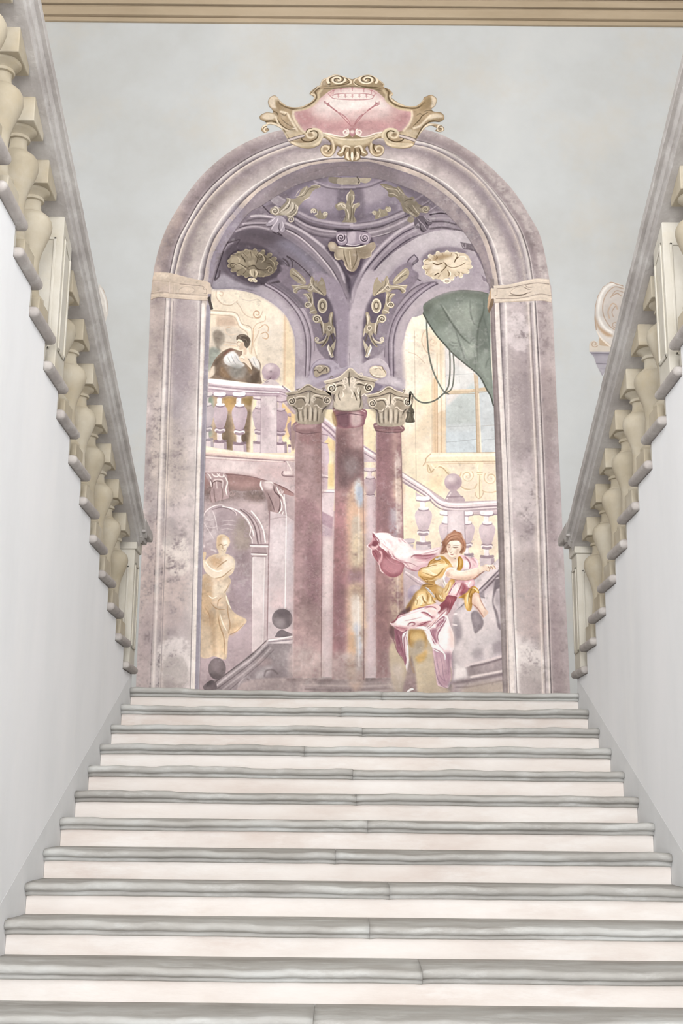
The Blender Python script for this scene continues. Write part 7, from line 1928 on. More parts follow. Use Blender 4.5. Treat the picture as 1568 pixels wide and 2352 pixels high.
def paint_figures(P):
    P.run(MAN_TXT)
MAN_TXT='''
SAT .95
@ 800 1040 .2381
# wall behind, faded plaster round the legs
F c0adb4 m.07 b2 : 545 1060 800 1060 1000 1100 1130 1280 1010 1560 1000 1800 960 2000 700 2300 540 2300 540 1600
F cfc2b8 a.8 b6 m.06 : 545 1500 640 1400 760 1500 640 1700 600 1900 560 1900
F b8a78d m.06 b2 : 400 1880 480 1820 560 1800 620 1720 760 1720 830 1860 840 2100 870 2300 520 2320 420 2200
F c4b79a a.7 b6 m.06 : 620 1950 800 1900 840 2200 700 2300 600 2200
F a69a90 a.7 b6 m.08 : 420 2180 560 2160 560 2320 400 2320
F beaf96 a.7 b5 : 400 1900 470 1850 520 2050 420 2100
F c7bcba a.6 b6 : 410 2050 500 2040 520 2150 430 2160
F b39fa5 a.8 b5 m.06 : 860 2240 1000 2200 1010 2330 850 2330
P b9ab93 a.8 b3 : 850 2150 1000 2240 980 2320 640 2320
S e3d8dc w3 a.7 : 550 1145 640 1200 760 1280
S 93808b w2 a.6 : 555 1170 660 1250 760 1310
E b3a4b6 m.05 : 640 1350 70 78
E 84788f a.7 b5 : 598 1380 26 48
E dacfd6 a.7 b4 : 660 1310 34 28
@ 830 1200 .21684
# billowing cloak behind the shoulder
F e6cdd1 m.05 : 115 95 150 110 200 105 280 110 340 150 420 165 460 190 520 250 580 290 680 290 760 270 860 260 860 300 820 340 760 380 740 420 700 470 640 500 590 515 520 500 450 465 440 500 410 550 340 580 270 560 210 500 180 440 140 380 100 320 95 280 55 245 110 190
F f8eff0 a.95 b3 : 150 120 280 125 350 165 430 180 520 260 600 300 700 300 820 275 780 310 640 320 540 350 460 380 380 370 320 300 240 240 190 170
F e6cdd1 a.7 b3 : 380 360 460 390 560 400 660 430 620 470 520 460 430 420
F b87f8c a.85 b2 m.06 : 550 350 640 345 740 340 800 350 760 380 700 410 640 400 580 380
F c692a0 a.7 b3 : 560 470 660 440 730 420 690 480 600 510 520 490
F 9a5d68 m.08 : 115 110 140 140 175 200 190 250 230 280 280 330 330 380 400 410 450 440 440 500 410 550 340 580 270 560 210 500 185 440 140 380 110 320 110 280 70 245 115 190
F b27b85 a.8 b3 m.06 : 250 330 330 390 420 430 420 500 350 560 270 540 220 480 220 400
F 824650 a.75 b3 : 200 300 240 300 300 370 250 380 190 370
F 7d434e a.7 b3 : 240 500 320 540 400 540 350 575 270 555
F c998a2 a.9 b2 : 130 150 180 190 185 230 150 280 110 260 80 245
F dcb2b8 a.9 b1 : 180 300 215 310 220 380 180 450 180 400 200 350
F e2bcc1 a.9 b1 : 100 250 150 240 190 200 170 260 120 290
F 7a3d49 a.85 b1 : 120 200 150 190 180 220 150 250 110 240
S f2e9ea w3 a.8 t1 : 120 100 170 180 200 250 240 280 300 320
S 8e5763 w2.6 a.8 t1 : 115 105 150 150 180 185 190 240
S 8e5763 w3 a.7 t1 : 280 290 290 330 330 370
S a87480 w4 a.6 b1 t1 : 330 330 350 370 400 400 460 420 520 490
S 9a5d6a w4 a.75 b1 t1 : 560 350 680 350 800 330
S 8e4f5c w3 a.6 t1 : 520 370 560 345 640 340
S e9d3d6 w3 a.7 t1 : 190 440 200 500 240 540
S d0a2aa w6 a.6 b1 t1 : 390 170 410 190 430 180
S d4b0b7 w6 a.5 b2 t1 : 240 180 300 200 330 260
S 9d6a77 w3 a.7 t1 : 440 440 500 490 590 515
S b98591 w2.4 a.6 t1 : 820 280 740 310 650 330
# yellow tunic, shoulder and back
F dbb06a m.06 : 600 520 640 480 700 460 720 410 760 380 800 360 860 355 920 390 960 440 1000 470 960 470 930 500 900 560 860 580 810 620 800 660 740 650 680 630 630 590 600 560
F efd6a0 a.9 b3 : 640 490 720 470 800 440 880 430 940 450 880 490 820 540 760 570 700 560 640 530
F f5e6c0 a.8 b2 : 660 490 760 470 860 440 920 440 840 480 740 500
F b08040 a.8 b3 : 700 470 740 410 790 370 830 360 800 400 760 440
F b8873c a.85 b2 : 830 360 880 360 930 400 960 440 900 420 850 390
F a97c3a a.85 b3 m.08 : 610 560 680 600 760 590 800 620 800 660 740 650 660 620
F c78f3a a.7 b2 : 820 370 900 400 940 430 880 400
S f2e4c2 w3 a.8 t1 : 640 490 700 500 760 540 800 550
S 8c5f25 w2.4 a.8 t1 : 600 510 640 480 700 470 720 420 790 370
S 8c5f25 w2.6 a.75 t1 : 760 570 800 560 840 520 870 480
S a67a36 w3 a.7 t1 : 620 570 680 580 740 590 800 560
S 8c5f25 w2.4 a.75 t1 : 660 590 700 610 690 640
S f0dfb8 w3 a.7 t1 : 700 460 760 440 840 420
E cfc6bd : 795 385 20 12
E cdc3bb : 825 375 18 14
S 7c6f66 w1.6 a.8 : 780 395 800 400 820 390 838 385
# neck, chest and head
F ecdac8 m.03 : 870 330 920 320 1000 350 1040 340 1030 400 1010 470 1000 500 960 460 930 410 880 360
F c9ab93 a.7 b3 : 880 330 930 340 1000 380 960 420 920 380
F cdb29d a.6 b3 : 920 330 1030 360 1020 400 960 370
E 4a4046 : 989 381 4 4
F 9d6c52 m.1 b1 : 880 170 930 130 960 100 980 80 1000 95 1050 110 1060 150 1100 210 1100 270 1060 330 1030 320 880 320 830 330 860 260 850 210
F b5866a a.8 b3 : 920 150 980 110 1030 130 1050 170 1000 180 950 180 900 220
F 8a5a43 a.7 b3 : 850 250 890 200 900 280 870 320 840 330
F c39a80 a.6 b2 : 870 300 830 330 880 330 900 310
F edddcc m.02 : 905 240 930 200 980 190 1030 195 1050 230 1050 280 1030 320 1000 350 960 365 930 350 910 310 900 270
F f0e6da a.9 b2 : 970 205 1030 200 1040 240 1000 250 960 235
F eadac9 a.9 b2 : 930 270 960 260 980 290 1000 320 970 350 940 330
F c9a58c a.7 b2 : 905 240 930 220 930 300 915 310
F cfae97 a.6 b2 : 1000 280 1040 280 1020 330 990 345
F d8b79f a.8 b1 : 1042 235 1062 225 1065 260 1050 285
S 8b6a5b w2 a.7 t1 : 905 240 925 232 945 242
S 8b6a5b w2 a.7 t1 : 960 255 990 262 1030 258
S 9d7a68 w1.6 a.55 t1 : 960 240 1000 245 1035 240
S 9d7a68 w1.4 a.5 t1 : 905 252 925 258 945 255
S c3a590 w1.6 a.6 t1 : 948 250 942 290 935 305
S a58472 w1.6 a.65 t1 : 930 308 945 315 960 305
S a66c60 w2 a.7 t1 : 940 332 955 338 975 330
S a06d5e w2 a.6 t1 : 945 345 965 350
S 9d6c52 w6 a.7 b1 t1 : 920 170 990 160 1060 200 1090 260 1070 320
S c99f82 w3 a.6 t1 : 930 140 990 115 1050 130
S c99f82 w2.4 a.6 t1 : 890 200 940 170 1010 165
S 845644 w2.4 a.6 t1 : 870 230 890 270 850 320
S b08264 w2.4 a.6 t1 : 1080 240 1095 290 1050 330
# front of the tunic and cloak on the other shoulder
F e5c3ca m.04 : 1030 345 1080 345 1150 370 1190 365 1230 400 1240 440 1220 480 1150 490 1080 500 1060 500 1080 430 1060 380
F f6eaec a.9 b3 : 1080 360 1140 400 1150 470 1090 480 1090 420
F b06f80 a.8 b2 : 1080 350 1120 390 1140 420 1120 400 1090 380
F c088 a0 a.0 : 0 0 1 1 0 1
S 9d5a6b w3.4 a.7 t1 : 1090 355 1130 400 1150 450 1140 490
S c08a98 w5 a.7 b1 t1 : 1150 370 1200 400 1230 440
S f2e7e9 w4 a.7 t1 : 1190 380 1220 410 1230 450
S a86a7a w3 a.6 t1 : 1200 430 1190 470
F bd8c3c m.05 : 1020 370 1050 360 1075 410 1070 470 1040 510 1010 500 1020 440
F e0bd78 a.8 b2 : 1040 380 1060 410 1040 470 1030 450
S 8c5f25 w2.4 a.8 t1 : 1022 370 1030 430 1012 500
# white shirt and arm
F e3ded9 m.03 : 900 490 950 470 1000 500 930 520 890 570 880 620 900 640 950 610 920 670 880 690 860 640 870 590 800 660 780 620 850 580
F d2c6ba a.8 b3 : 780 600 850 585 870 640 830 670 790 660
S 9c9087 w1.8 a.7 t1 : 880 580 865 620 885 670
S 9c9087 w1.6 a.6 t1 : 930 640 900 670 880 680
S f4f1ee w2.4 a.9 t1 : 900 500 870 560 875 620 905 650
F ead3c0 m.03 : 910 510 960 490 1020 510 1100 510 1180 490 1250 470 1290 450 1310 470 1330 510 1300 510 1240 550 1190 590 1130 610 1050 615 980 600 920 580 890 550
F f6e8da a.9 b3 : 930 510 1020 520 1120 520 1220 490 1290 460 1240 500 1140 540 1020 550 940 540
F c08f7c a.65 b3 : 920 575 1000 600 1100 605 1190 585 1260 540 1200 560 1100 580 1000 580
F c99a88 a.6 b2 : 895 530 920 520 930 570 900 560
S a9705f w2.4 a.75 t1 : 930 585 1000 605 1110 612 1190 590 1250 545 1310 510
S f3e9dd w3 a.7 t1 : 960 495 1050 515 1150 500 1250 470
# hand
F e4d0bf m.02 : 1280 460 1320 440 1350 450 1390 445 1415 470 1420 490 1400 490 1390 480 1380 500 1360 490 1355 515 1335 515 1320 490 1300 490
S a9806c w1.8 a.8 t1 : 1340 460 1355 490 1350 515
S a9806c w1.8 a.8 t1 : 1370 460 1385 480 1385 500
S a9806c w1.6 a.8 t1 : 1390 450 1410 470 1418 490
S f3e9df w2.4 a.8 t1 : 1320 450 1350 460 1385 455
# skirt of the tunic
F b98d4c m.1 b1 : 640 660 690 650 740 640 800 660 840 680 880 690 940 600 990 620 960 720 910 800 880 830 840 840 790 810 760 860 720 870 640 900 560 930 490 950 470 900 520 820 570 740 620 700
F ecca86 a.9 b3 m.05 : 580 760 620 720 680 720 740 760 780 830 740 870 660 890 580 920 520 930 540 860
F f5e3b6 a.8 b3 : 600 770 660 760 690 800 640 860 570 880
F f5e3b6 a.7 b2 : 720 780 760 820 740 860 700 860
F a3752f a.75 b2 : 690 740 720 780 690 860 670 880 690 800
F 7b5a3a a.7 b3 m.12 : 470 910 520 830 580 740 560 830 500 940
F b08a4f a.8 b3 : 770 740 830 760 860 820 820 830 780 790
F e2c48e a.85 b2 : 880 680 960 620 950 700 890 810 860 800
F dcc698 a.7 b3 : 800 680 860 690 870 740 820 740
F b68a42 a.7 b3 : 660 660 740 660 790 680 760 720 700 690
S f3e6c6 w3 a.8 t1 : 590 780 640 830 610 890
S 8c5f25 w3 a.7 t1 : 640 770 660 830 690 860
S 8c5f25 w2.6 a.7 t1 : 745 780 760 830 790 850
S f3e6c6 w2.4 a.8 t1 : 820 760 840 800 860 790
S 7d5523 w2.6 a.7 t1 : 780 740 790 790 830 830 870 830
S f0e4c6 w2.4 a.7 t1 : 940 620 930 690 890 760
F d5d2cf m.02 : 675 685 700 690 740 730 775 780 770 795 740 760 700 720
S 8b8079 w1.8 a.7 : 680 690 740 745 772 792
S 6d4a1f w3 a.6 t1 : 640 670 690 650 760 660
# cloak between the arms
F d3a3ad m.05 : 940 700 980 640 1010 610 1060 610 1130 610 1180 600 1200 640 1190 680 1160 700 1100 730 1040 770 1010 790 960 770 910 770
F eed9db a.9 b2 : 950 700 1000 640 1050 640 1040 700 990 760 940 760
F e8cfd3 a.8 b2 : 1080 640 1170 610 1190 640 1150 680 1130 670
F a5515f a.8 b2 : 1060 640 1080 640 1120 690 1140 690 1080 740 1040 760 1060 700
F 8f4753 a.8 b2 : 1040 740 1100 720 1160 690 1120 740 1060 780
S f5eaea w3 a.8 t1 : 1160 620 1130 660 1140 690
S 9a4c5a w2.6 a.8 t1 : 1000 630 960 690 920 760
S 9a4c5a w2.6 a.8 t1 : 1060 640 1040 700 1000 780
F 8c4652 m.07 : 910 770 970 775 1010 790 980 850 950 910 920 960 880 990 850 1000 800 940 820 880 850 850 880 820
F 6f3440 a.6 b4 : 840 880 900 850 950 880 900 960 850 960
F a55c66 a.7 b3 : 900 790 970 790 970 830 910 840
# hanging sleeve
F c99a4c m.07 : 1160 680 1210 680 1240 720 1240 750 1190 760 1180 800 1170 870 1160 920 1140 938 1110 920 1090 860 1080 800 1020 800 1060 770 1110 740
F eec67a a.9 b2 : 1100 780 1150 720 1150 800 1130 900 1110 910 1090 840
F edd39a a.8 b1 : 1110 780 1140 740 1130 800 1115 860
F 8a5d22 a.8 b2 : 1150 760 1180 760 1170 860 1150 920 1150 840
F 8a5d22 a.7 b2 : 1060 780 1100 750 1080 820 1070 810
S f2dcae w2.4 a.8 t1 : 1160 690 1200 700 1230 740
S 7a4f1b w2.4 a.7 t1 : 1170 690 1140 760 1150 800
# bare forearm hanging down
F d9bba8 m.03 : 1180 750 1240 750 1265 830 1300 900 1340 940 1330 970 1290 1005 1260 960 1220 900 1170 860
F ead7c7 a.9 b3 : 1200 770 1245 790 1270 860 1310 930 1270 920 1220 850
F b98a7a a.7 b2 : 1170 840 1210 890 1260 960 1280 1000 1240 950 1190 890
S a06a5a w2.6 a.7 t1 : 1170 860 1220 900 1270 970 1290 1005
S a06a5a w2 a.6 t1 : 1240 750 1265 830 1320 930
# wrap of pink cloth round the hips
@ 870 1380 .19133
F e4c6ca m.04 : 130 260 180 265 210 210 250 160 330 140 420 100 520 70 640 40 700 45 735 70 730 110 700 140 690 190 640 215 600 270 520 310 440 330 350 345 280 370 220 340 190 320 150 290
F fbf4f4 a.95 b3 : 190 280 220 220 270 180 400 150 520 110 620 130 640 200 560 240 440 250 340 300 250 310
F ecd0cd a.9 b2 : 560 80 650 60 700 90 690 140 640 170 600 130
F b87884 a.8 b2 : 180 310 240 300 300 310 350 330 300 365 240 345
F a55e6c a.85 b2 : 500 130 560 140 620 180 690 190 640 220 620 190 560 165
F 9a5463 a.8 b1 : 520 80 600 70 660 70 640 60 580 65
F a9606c a.7 b2 : 480 290 540 260 620 250 600 290 520 310
S 8a4555 w3 a.8 t1 : 500 135 570 145 650 210
S 8a4555 w3 a.8 t1 : 140 265 200 230 240 170 330 145
S f7eff0 w3 a.7 t1 : 270 180 400 130 520 90 640 60
S a36473 w3 a.7 t1 : 340 300 360 270 400 255 430 280 380 300
S 8a4555 w2.6 a.8 t1 : 440 300 520 280 580 250 640 240
F e8c2c0 a.9 b1 : 620 45 690 40 730 70 730 105 690 85 640 65
S 9a5463 w2.4 a.8 t1 : 400 110 520 75 640 70 700 100
# dark fold at the waist
F 5f4348 a.85 b2 m.1 : 230 170 280 110 350 80 380 60 370 120 330 145 270 155
F 5f4348 a.8 b2 m.1 : 130 290 160 300 190 330 190 420 180 470 130 400 120 380
F 9b6374 m.06 : 190 330 280 370 340 350 340 500 340 640 330 740 310 770 290 690 250 640 220 600 200 480 190 400
F 7a4858 a.7 b3 : 190 340 250 370 270 440 260 560 240 600 210 520
F eadfe2 m.03 : 280 400 330 360 345 360 345 450 350 540 355 640 360 720 350 800 335 850 320 780 330 690 310 620 290 540 280 480
F c9aab6 a.8 b2 : 310 470 330 420 330 600 325 720 310 600
S 8a5868 w2.6 a.8 t1 : 330 370 300 460 310 620 325 740
S fbf7f7 w2.4 a.8 t1 : 345 370 340 560 355 720 340 830
S 7a4858 w2 a.7 t1 : 130 400 180 480 220 600 300 720
# right hand drop of the cloak
F eedce0 m.04 : 560 330 620 300 660 240 720 190 800 170 830 200 850 280 890 380 900 480 900 560 870 640 870 760 880 850 860 960 830 1040 760 1030 700 1000 680 860 660 700 640 560 620 500 580 420
F faf4f5 a.9 b3 : 560 320 640 230 740 140 820 90 820 140 740 230 660 290 580 340
F 9b6479 a.85 b2 : 620 340 700 330 690 400 700 480 690 520 650 500 640 430
F a0687a a.8 b2 : 690 270 760 210 770 240 700 330 690 310
F efe5e8 a.9 b3 : 720 420 790 300 830 250 830 400 820 560 760 560 720 500
F cf a.0 : 0 0 1 0 1 1
F a98396 a.9 b3 m.05 : 650 560 740 590 800 620 860 640 860 760 880 860 860 960 820 1030 740 1020 700 980 680 820 660 680
F c2a2ae a.7 b5 : 680 680 760 680 800 760 760 900 700 860
F 8f6c82 a.6 b4 : 800 620 870 620 860 780 830 760
F d9c0b6 a.7 b4 : 840 330 890 380 900 520 870 560 850 460
F f1eaec m.02 : 545 350 580 380 610 430 650 500 660 520 700 540 760 590 795 640 800 680 790 710 780 650 740 620 680 600 640 560 610 500 560 420
F eee6e8 m.02 : 440 320 520 300 560 310 600 320 560 345 500 335
S 8a5066 w2.6 a.8 t1 : 610 330 640 430 660 510
S 8a5066 w3 a.8 t1 : 660 280 740 210 780 190 770 240 720 310
S 8a5066 w2.6 a.8 t1 : 800 190 800 240 740 330 700 420 720 500
S 9a5463 w2.6 a.7 t1 : 560 330 660 250 760 150 830 90
S 8a5066 w2 a.7 t1 : 640 560 720 600 780 640
S 8a6c80 w2 a.7 t1 : 660 700 690 880 740 1000 830 1050
S 8a6c80 w2 a.5 t1 : 720 880 760 940 800 960
F d8a9ae a.8 b1 : 600 290 680 210 760 160 700 230 640 290
# tunic under, and lost plaster
F b99150 m.1 b2 : 360 350 440 340 530 350 560 420 580 500 560 560 480 580 400 560 360 500
F dcbe7e a.8 b4 : 380 420 440 380 520 400 540 470 480 480 420 490
F aba08e a.9 b4 m.08 : 420 500 500 460 560 500 540 580 480 640 400 640 400 560
F d2a85c a.85 b3 m.1 : 450 660 520 620 570 580 570 660 530 720 470 740 440 700
S 9a6c30 w3 a.7 b1 t1 : 375 370 360 450 375 540
S 9a6c30 w3 a.6 b1 t1 : 540 370 565 420 560 470
F 93817f m.12 b2 : 330 850 380 660 400 700 440 880 450 1040 460 1100 290 1105 310 960
F 80696f a.6 b4 m.14 : 320 960 420 940 440 1060 310 1080
S efe9ea w5 a.85 t1 : 330 1095 380 1060 415 1055
S b08c5c w3 a.5 b1 : 370 660 380 740 420 860
F 6e6a76 a.7 b3 : 840 980 870 960 860 1080 830 1060
S a59a86 w2 a.6 : 860 800 870 900 860 960
# finer folds, hair and features
@ 830 1200 .21684
S 9a5d6a w1.5 a.8 t1 : 325 325 345 365 378 388
S a86e79 w1.4 a.7 t1 : 262 290 285 325 320 345
S b98591 w1.5 a.7 t1 : 415 165 440 190 475 220
S fdf8f8 w1.8 a.8 t1 : 405 170 425 195 460 225
S b98591 w1.3 a.6 t1 : 190 170 230 190 260 235
S c99aa4 w1.5 a.7 t1 : 210 215 260 260 300 290
S fdf8f8 w2 a.7 t1 : 150 130 210 170 250 230
S fdf8f8 w2 a.7 t1 : 360 190 420 250 500 300
S fdf8f8 w2 a.8 t1 : 540 300 640 315 760 290
S 8e4f5c w1.5 a.8 t1 : 560 352 640 350 720 345 790 330
S 8e4f5c w1.3 a.7 t1 : 600 372 680 380 740 365
S d9a9b2 w1.6 a.8 t1 : 560 400 640 410 720 385
S 9a5d6a w1.4 a.7 t1 : 380 390 440 420 520 430 600 470
S 9a5d6a w1.4 a.7 t1 : 480 470 560 505 640 500
S c98f98 w1.8 a.8 t1 : 215 315 205 380 185 450
S c98f98 w1.6 a.7 t1 : 250 350 320 420 410 450
S b87a84 w1.4 a.7 t1 : 240 420 300 480 380 510
S b87a84 w1.4 a.6 t1 : 230 470 290 520 350 540
S b87a84 w1.4 a.6 t1 : 300 400 370 450 420 470
S 6f3742 w1.6 a.8 t1 : 180 300 200 340 190 400
S 6f3742 w1.6 a.8 t1 : 120 130 150 180 190 220
S 6f3742 w1.4 a.8 t1 : 70 245 110 235 150 245
S e9c3c8 w1.6 a.8 t1 : 100 265 140 270 180 300
S 6f3742 w1.4 a.7 t1 : 115 290 150 330 165 370
S fff4d8 w1.6 a.8 t1 : 655 480 720 470 790 450 870 435
S fff4d8 w1.4 a.7 t1 : 680 510 740 540 790 560
S 9c6a2b w1.5 a.75 t1 : 640 525 700 545 770 570 820 545
S 9c6a2b w1.4 a.75 t1 : 700 470 750 455 800 450
S 9c6a2b w1.4 a.7 t1 : 745 420 790 400 840 410
S 9c6a2b w1.3 a.7 t1 : 850 380 890 420 930 450
S fbe6b4 w1.5 a.7 t1 : 830 380 870 400 900 440
S 8c5f25 w1.5 a.75 t1 : 610 560 660 600 690 640
S fbe6b4 w1.5 a.7 t1 : 660 610 720 615 780 600
S 8c5f25 w1.5 a.7 t1 : 650 670 720 680 790 665
S fff0cc w1.5 a.8 t1 : 560 850 600 790 660 750
S fff0cc w1.4 a.8 t1 : 650 780 680 820 700 850
S 9c6a2b w1.5 a.75 t1 : 560 790 590 830 580 880
S 9c6a2b w1.5 a.75 t1 : 680 730 700 780 690 840
S 9c6a2b w1.4 a.7 t1 : 720 740 740 790 745 850
S 9c6a2b w1.4 a.7 t1 : 610 880 680 870 740 860
S fff0cc w1.4 a.7 t1 : 835 740 850 790 870 810
S 9c6a2b w1.4 a.7 t1 : 860 700 850 760 860 820
S 9c6a2b w1.4 a.7 t1 : 930 640 910 700 880 740
S 7a3b48 w1.5 a.8 t1 : 880 850 910 900 900 960
S 7a3b48 w1.4 a.8 t1 : 960 780 950 850 930 910
S b5707c w1.5 a.7 t1 : 920 790 940 830 930 880
S fdf2f2 w1.6 a.8 t1 : 975 655 955 710 930 760
S fdf2f2 w1.5 a.8 t1 : 1020 640 1010 700 990 750
S 9a4c5a w1.4 a.8 t1 : 1100 640 1090 690 1060 740
S fdf2f2 w1.5 a.8 t1 : 1090 640 1120 640 1160 620
S 9a4c5a w1.3 a.7 t1 : 1120 700 1160 690 1185 660
S fff0cc w1.5 a.8 t1 : 1130 770 1120 830 1110 890
S 8a5d22 w1.4 a.8 t1 : 1140 740 1130 800 1140 880
S 8a5d22 w1.4 a.8 t1 : 1190 700 1200 720 1180 760
S fff0cc w1.4 a.7 t1 : 1180 690 1220 710 1238 740
F b07a5e a.8 b1 : 885 175 905 130 945 105 985 82 1010 95 1055 112 1075 160 1098 210 1092 250 1060 215 1040 175 1000 165 950 175 915 205 890 235
S c99a7c w1.6 a.8 t1 : 895 190 920 150 970 125 1020 125
S c99a7c w1.4 a.8 t1 : 900 215 930 175 985 150 1040 160
S 8a5643 w1.4 a.8 t1 : 890 200 925 160 980 138 1030 140
S 8a5643 w1.3 a.7 t1 : 905 225 940 190 990 172 1035 180
S c99a7c w1.4 a.8 t1 : 1040 130 1075 170 1092 225
S 8a5643 w1.4 a.8 t1 : 1050 150 1075 200 1080 260 1065 310
S c99a7c w1.3 a.7 t1 : 1078 240 1090 280 1062 325
S 8a5643 w1.4 a.7 t1 : 880 240 895 280 870 325 835 330
S c99a7c w1.4 a.7 t1 : 890 250 880 300 850 322
S 8a5643 w1.3 a.7 t1 : 960 100 985 80 995 100
S 8a5643 w1.3 a.7 t1 : 1005 100 1030 105 1060 125
S a5745a w1.4 a.7 t1 : 900 235 895 265 905 300
S f7ece0 w1.6 a.8 t1 : 985 212 1020 205 1042 225
S c49c86 w1.4 a.6 t1 : 905 250 925 245 945 255
S 7d5a4a w1.3 a.7 t1 : 958 258 985 266 1020 262
S 7d5a4a w1.2 a.6 t1 : 908 256 925 262 940 260
S f7ece0 w1.5 a.8 t1 : 940 255 936 285 938 300
S b98570 w1.3 a.7 t1 : 926 310 945 318 962 308
S b0706a w1.6 a.75 t1 : 936 332 955 340 980 330
S d8b9a4 w1.6 a.6 t1 : 1000 270 1020 300 1000 335
S a9806c w1.2 a.8 t1 : 1335 455 1342 470 1335 485
S a9806c w1.2 a.8 t1 : 1355 452 1366 470 1362 492
S a9806c w1.2 a.8 t1 : 1310 500 1330 512 1352 514
S f6eade w1.6 a.8 t1 : 1300 455 1340 450 1385 452
@ 870 1380 .19133
S a55e6c w1.4 a.8 t1 : 215 215 260 185 330 165
S fffafa w1.8 a.8 t1 : 230 225 300 190 420 150 520 115
S c99aa4 w1.5 a.7 t1 : 300 240 400 220 520 190
S a55e6c w1.4 a.8 t1 : 350 300 370 265 420 255 440 275
S a55e6c w1.4 a.8 t1 : 450 285 540 255 630 245
S a55e6c w1.3 a.7 t1 : 560 170 610 185 660 180
S fffafa w1.6 a.8 t1 : 610 100 660 95 690 120
S a55e6c w1.4 a.8 t1 : 540 90 610 72 690 72
S a55e6c w1.4 a.7 t1 : 180 300 240 320 320 330
S e9c3c8 w1.6 a.8 t1 : 220 290 300 300 420 300
S 6f3f4f w1.5 a.8 t1 : 200 350 230 450 260 540 290 640
S b58796 w1.5 a.7 t1 : 230 370 260 460 270 560
S 8a5868 w1.4 a.8 t1 : 290 420 300 520 315 640 330 760
S ffffff w1.6 a.8 t1 : 340 400 345 520 355 640
S 8a5868 w1.3 a.8 t1 : 320 420 335 470 345 540
S 8a5066 w1.5 a.8 t1 : 640 350 660 430 690 500
S 8a5066 w1.4 a.8 t1 : 680 330 720 270 770 230
S 8a5066 w1.4 a.8 t1 : 700 340 760 290 800 220
S fffafa w1.6 a.8 t1 : 740 330 790 270 815 210
S 8a5066 w1.4 a.8 t1 : 690 390 740 330 790 280
S b58ca0 w1.4 a.7 t1 : 700 480 730 540 780 590
S fffafa w1.6 a.8 t1 : 600 340 640 440 690 520 760 580
S 8a6c80 w1.4 a.7 t1 : 690 640 700 760 730 880
S 8a6c80 w1.4 a.7 t1 : 730 640 760 760 770 880 800 980
S bba0b2 w1.4 a.7 t1 : 760 640 800 740 810 860
S 8a6c80 w1.3 a.6 t1 : 820 650 840 760 830 900
S 9a5463 w1.4 a.8 t1 : 580 340 640 290 700 210 780 140
S fff0e8 w1.6 a.7 t1 : 600 310 670 240 740 160
@ 0 0 1
'''
MAN_TXT='\n'.join(l for l in MAN_TXT.splitlines() if 'a.0 :' not in l)

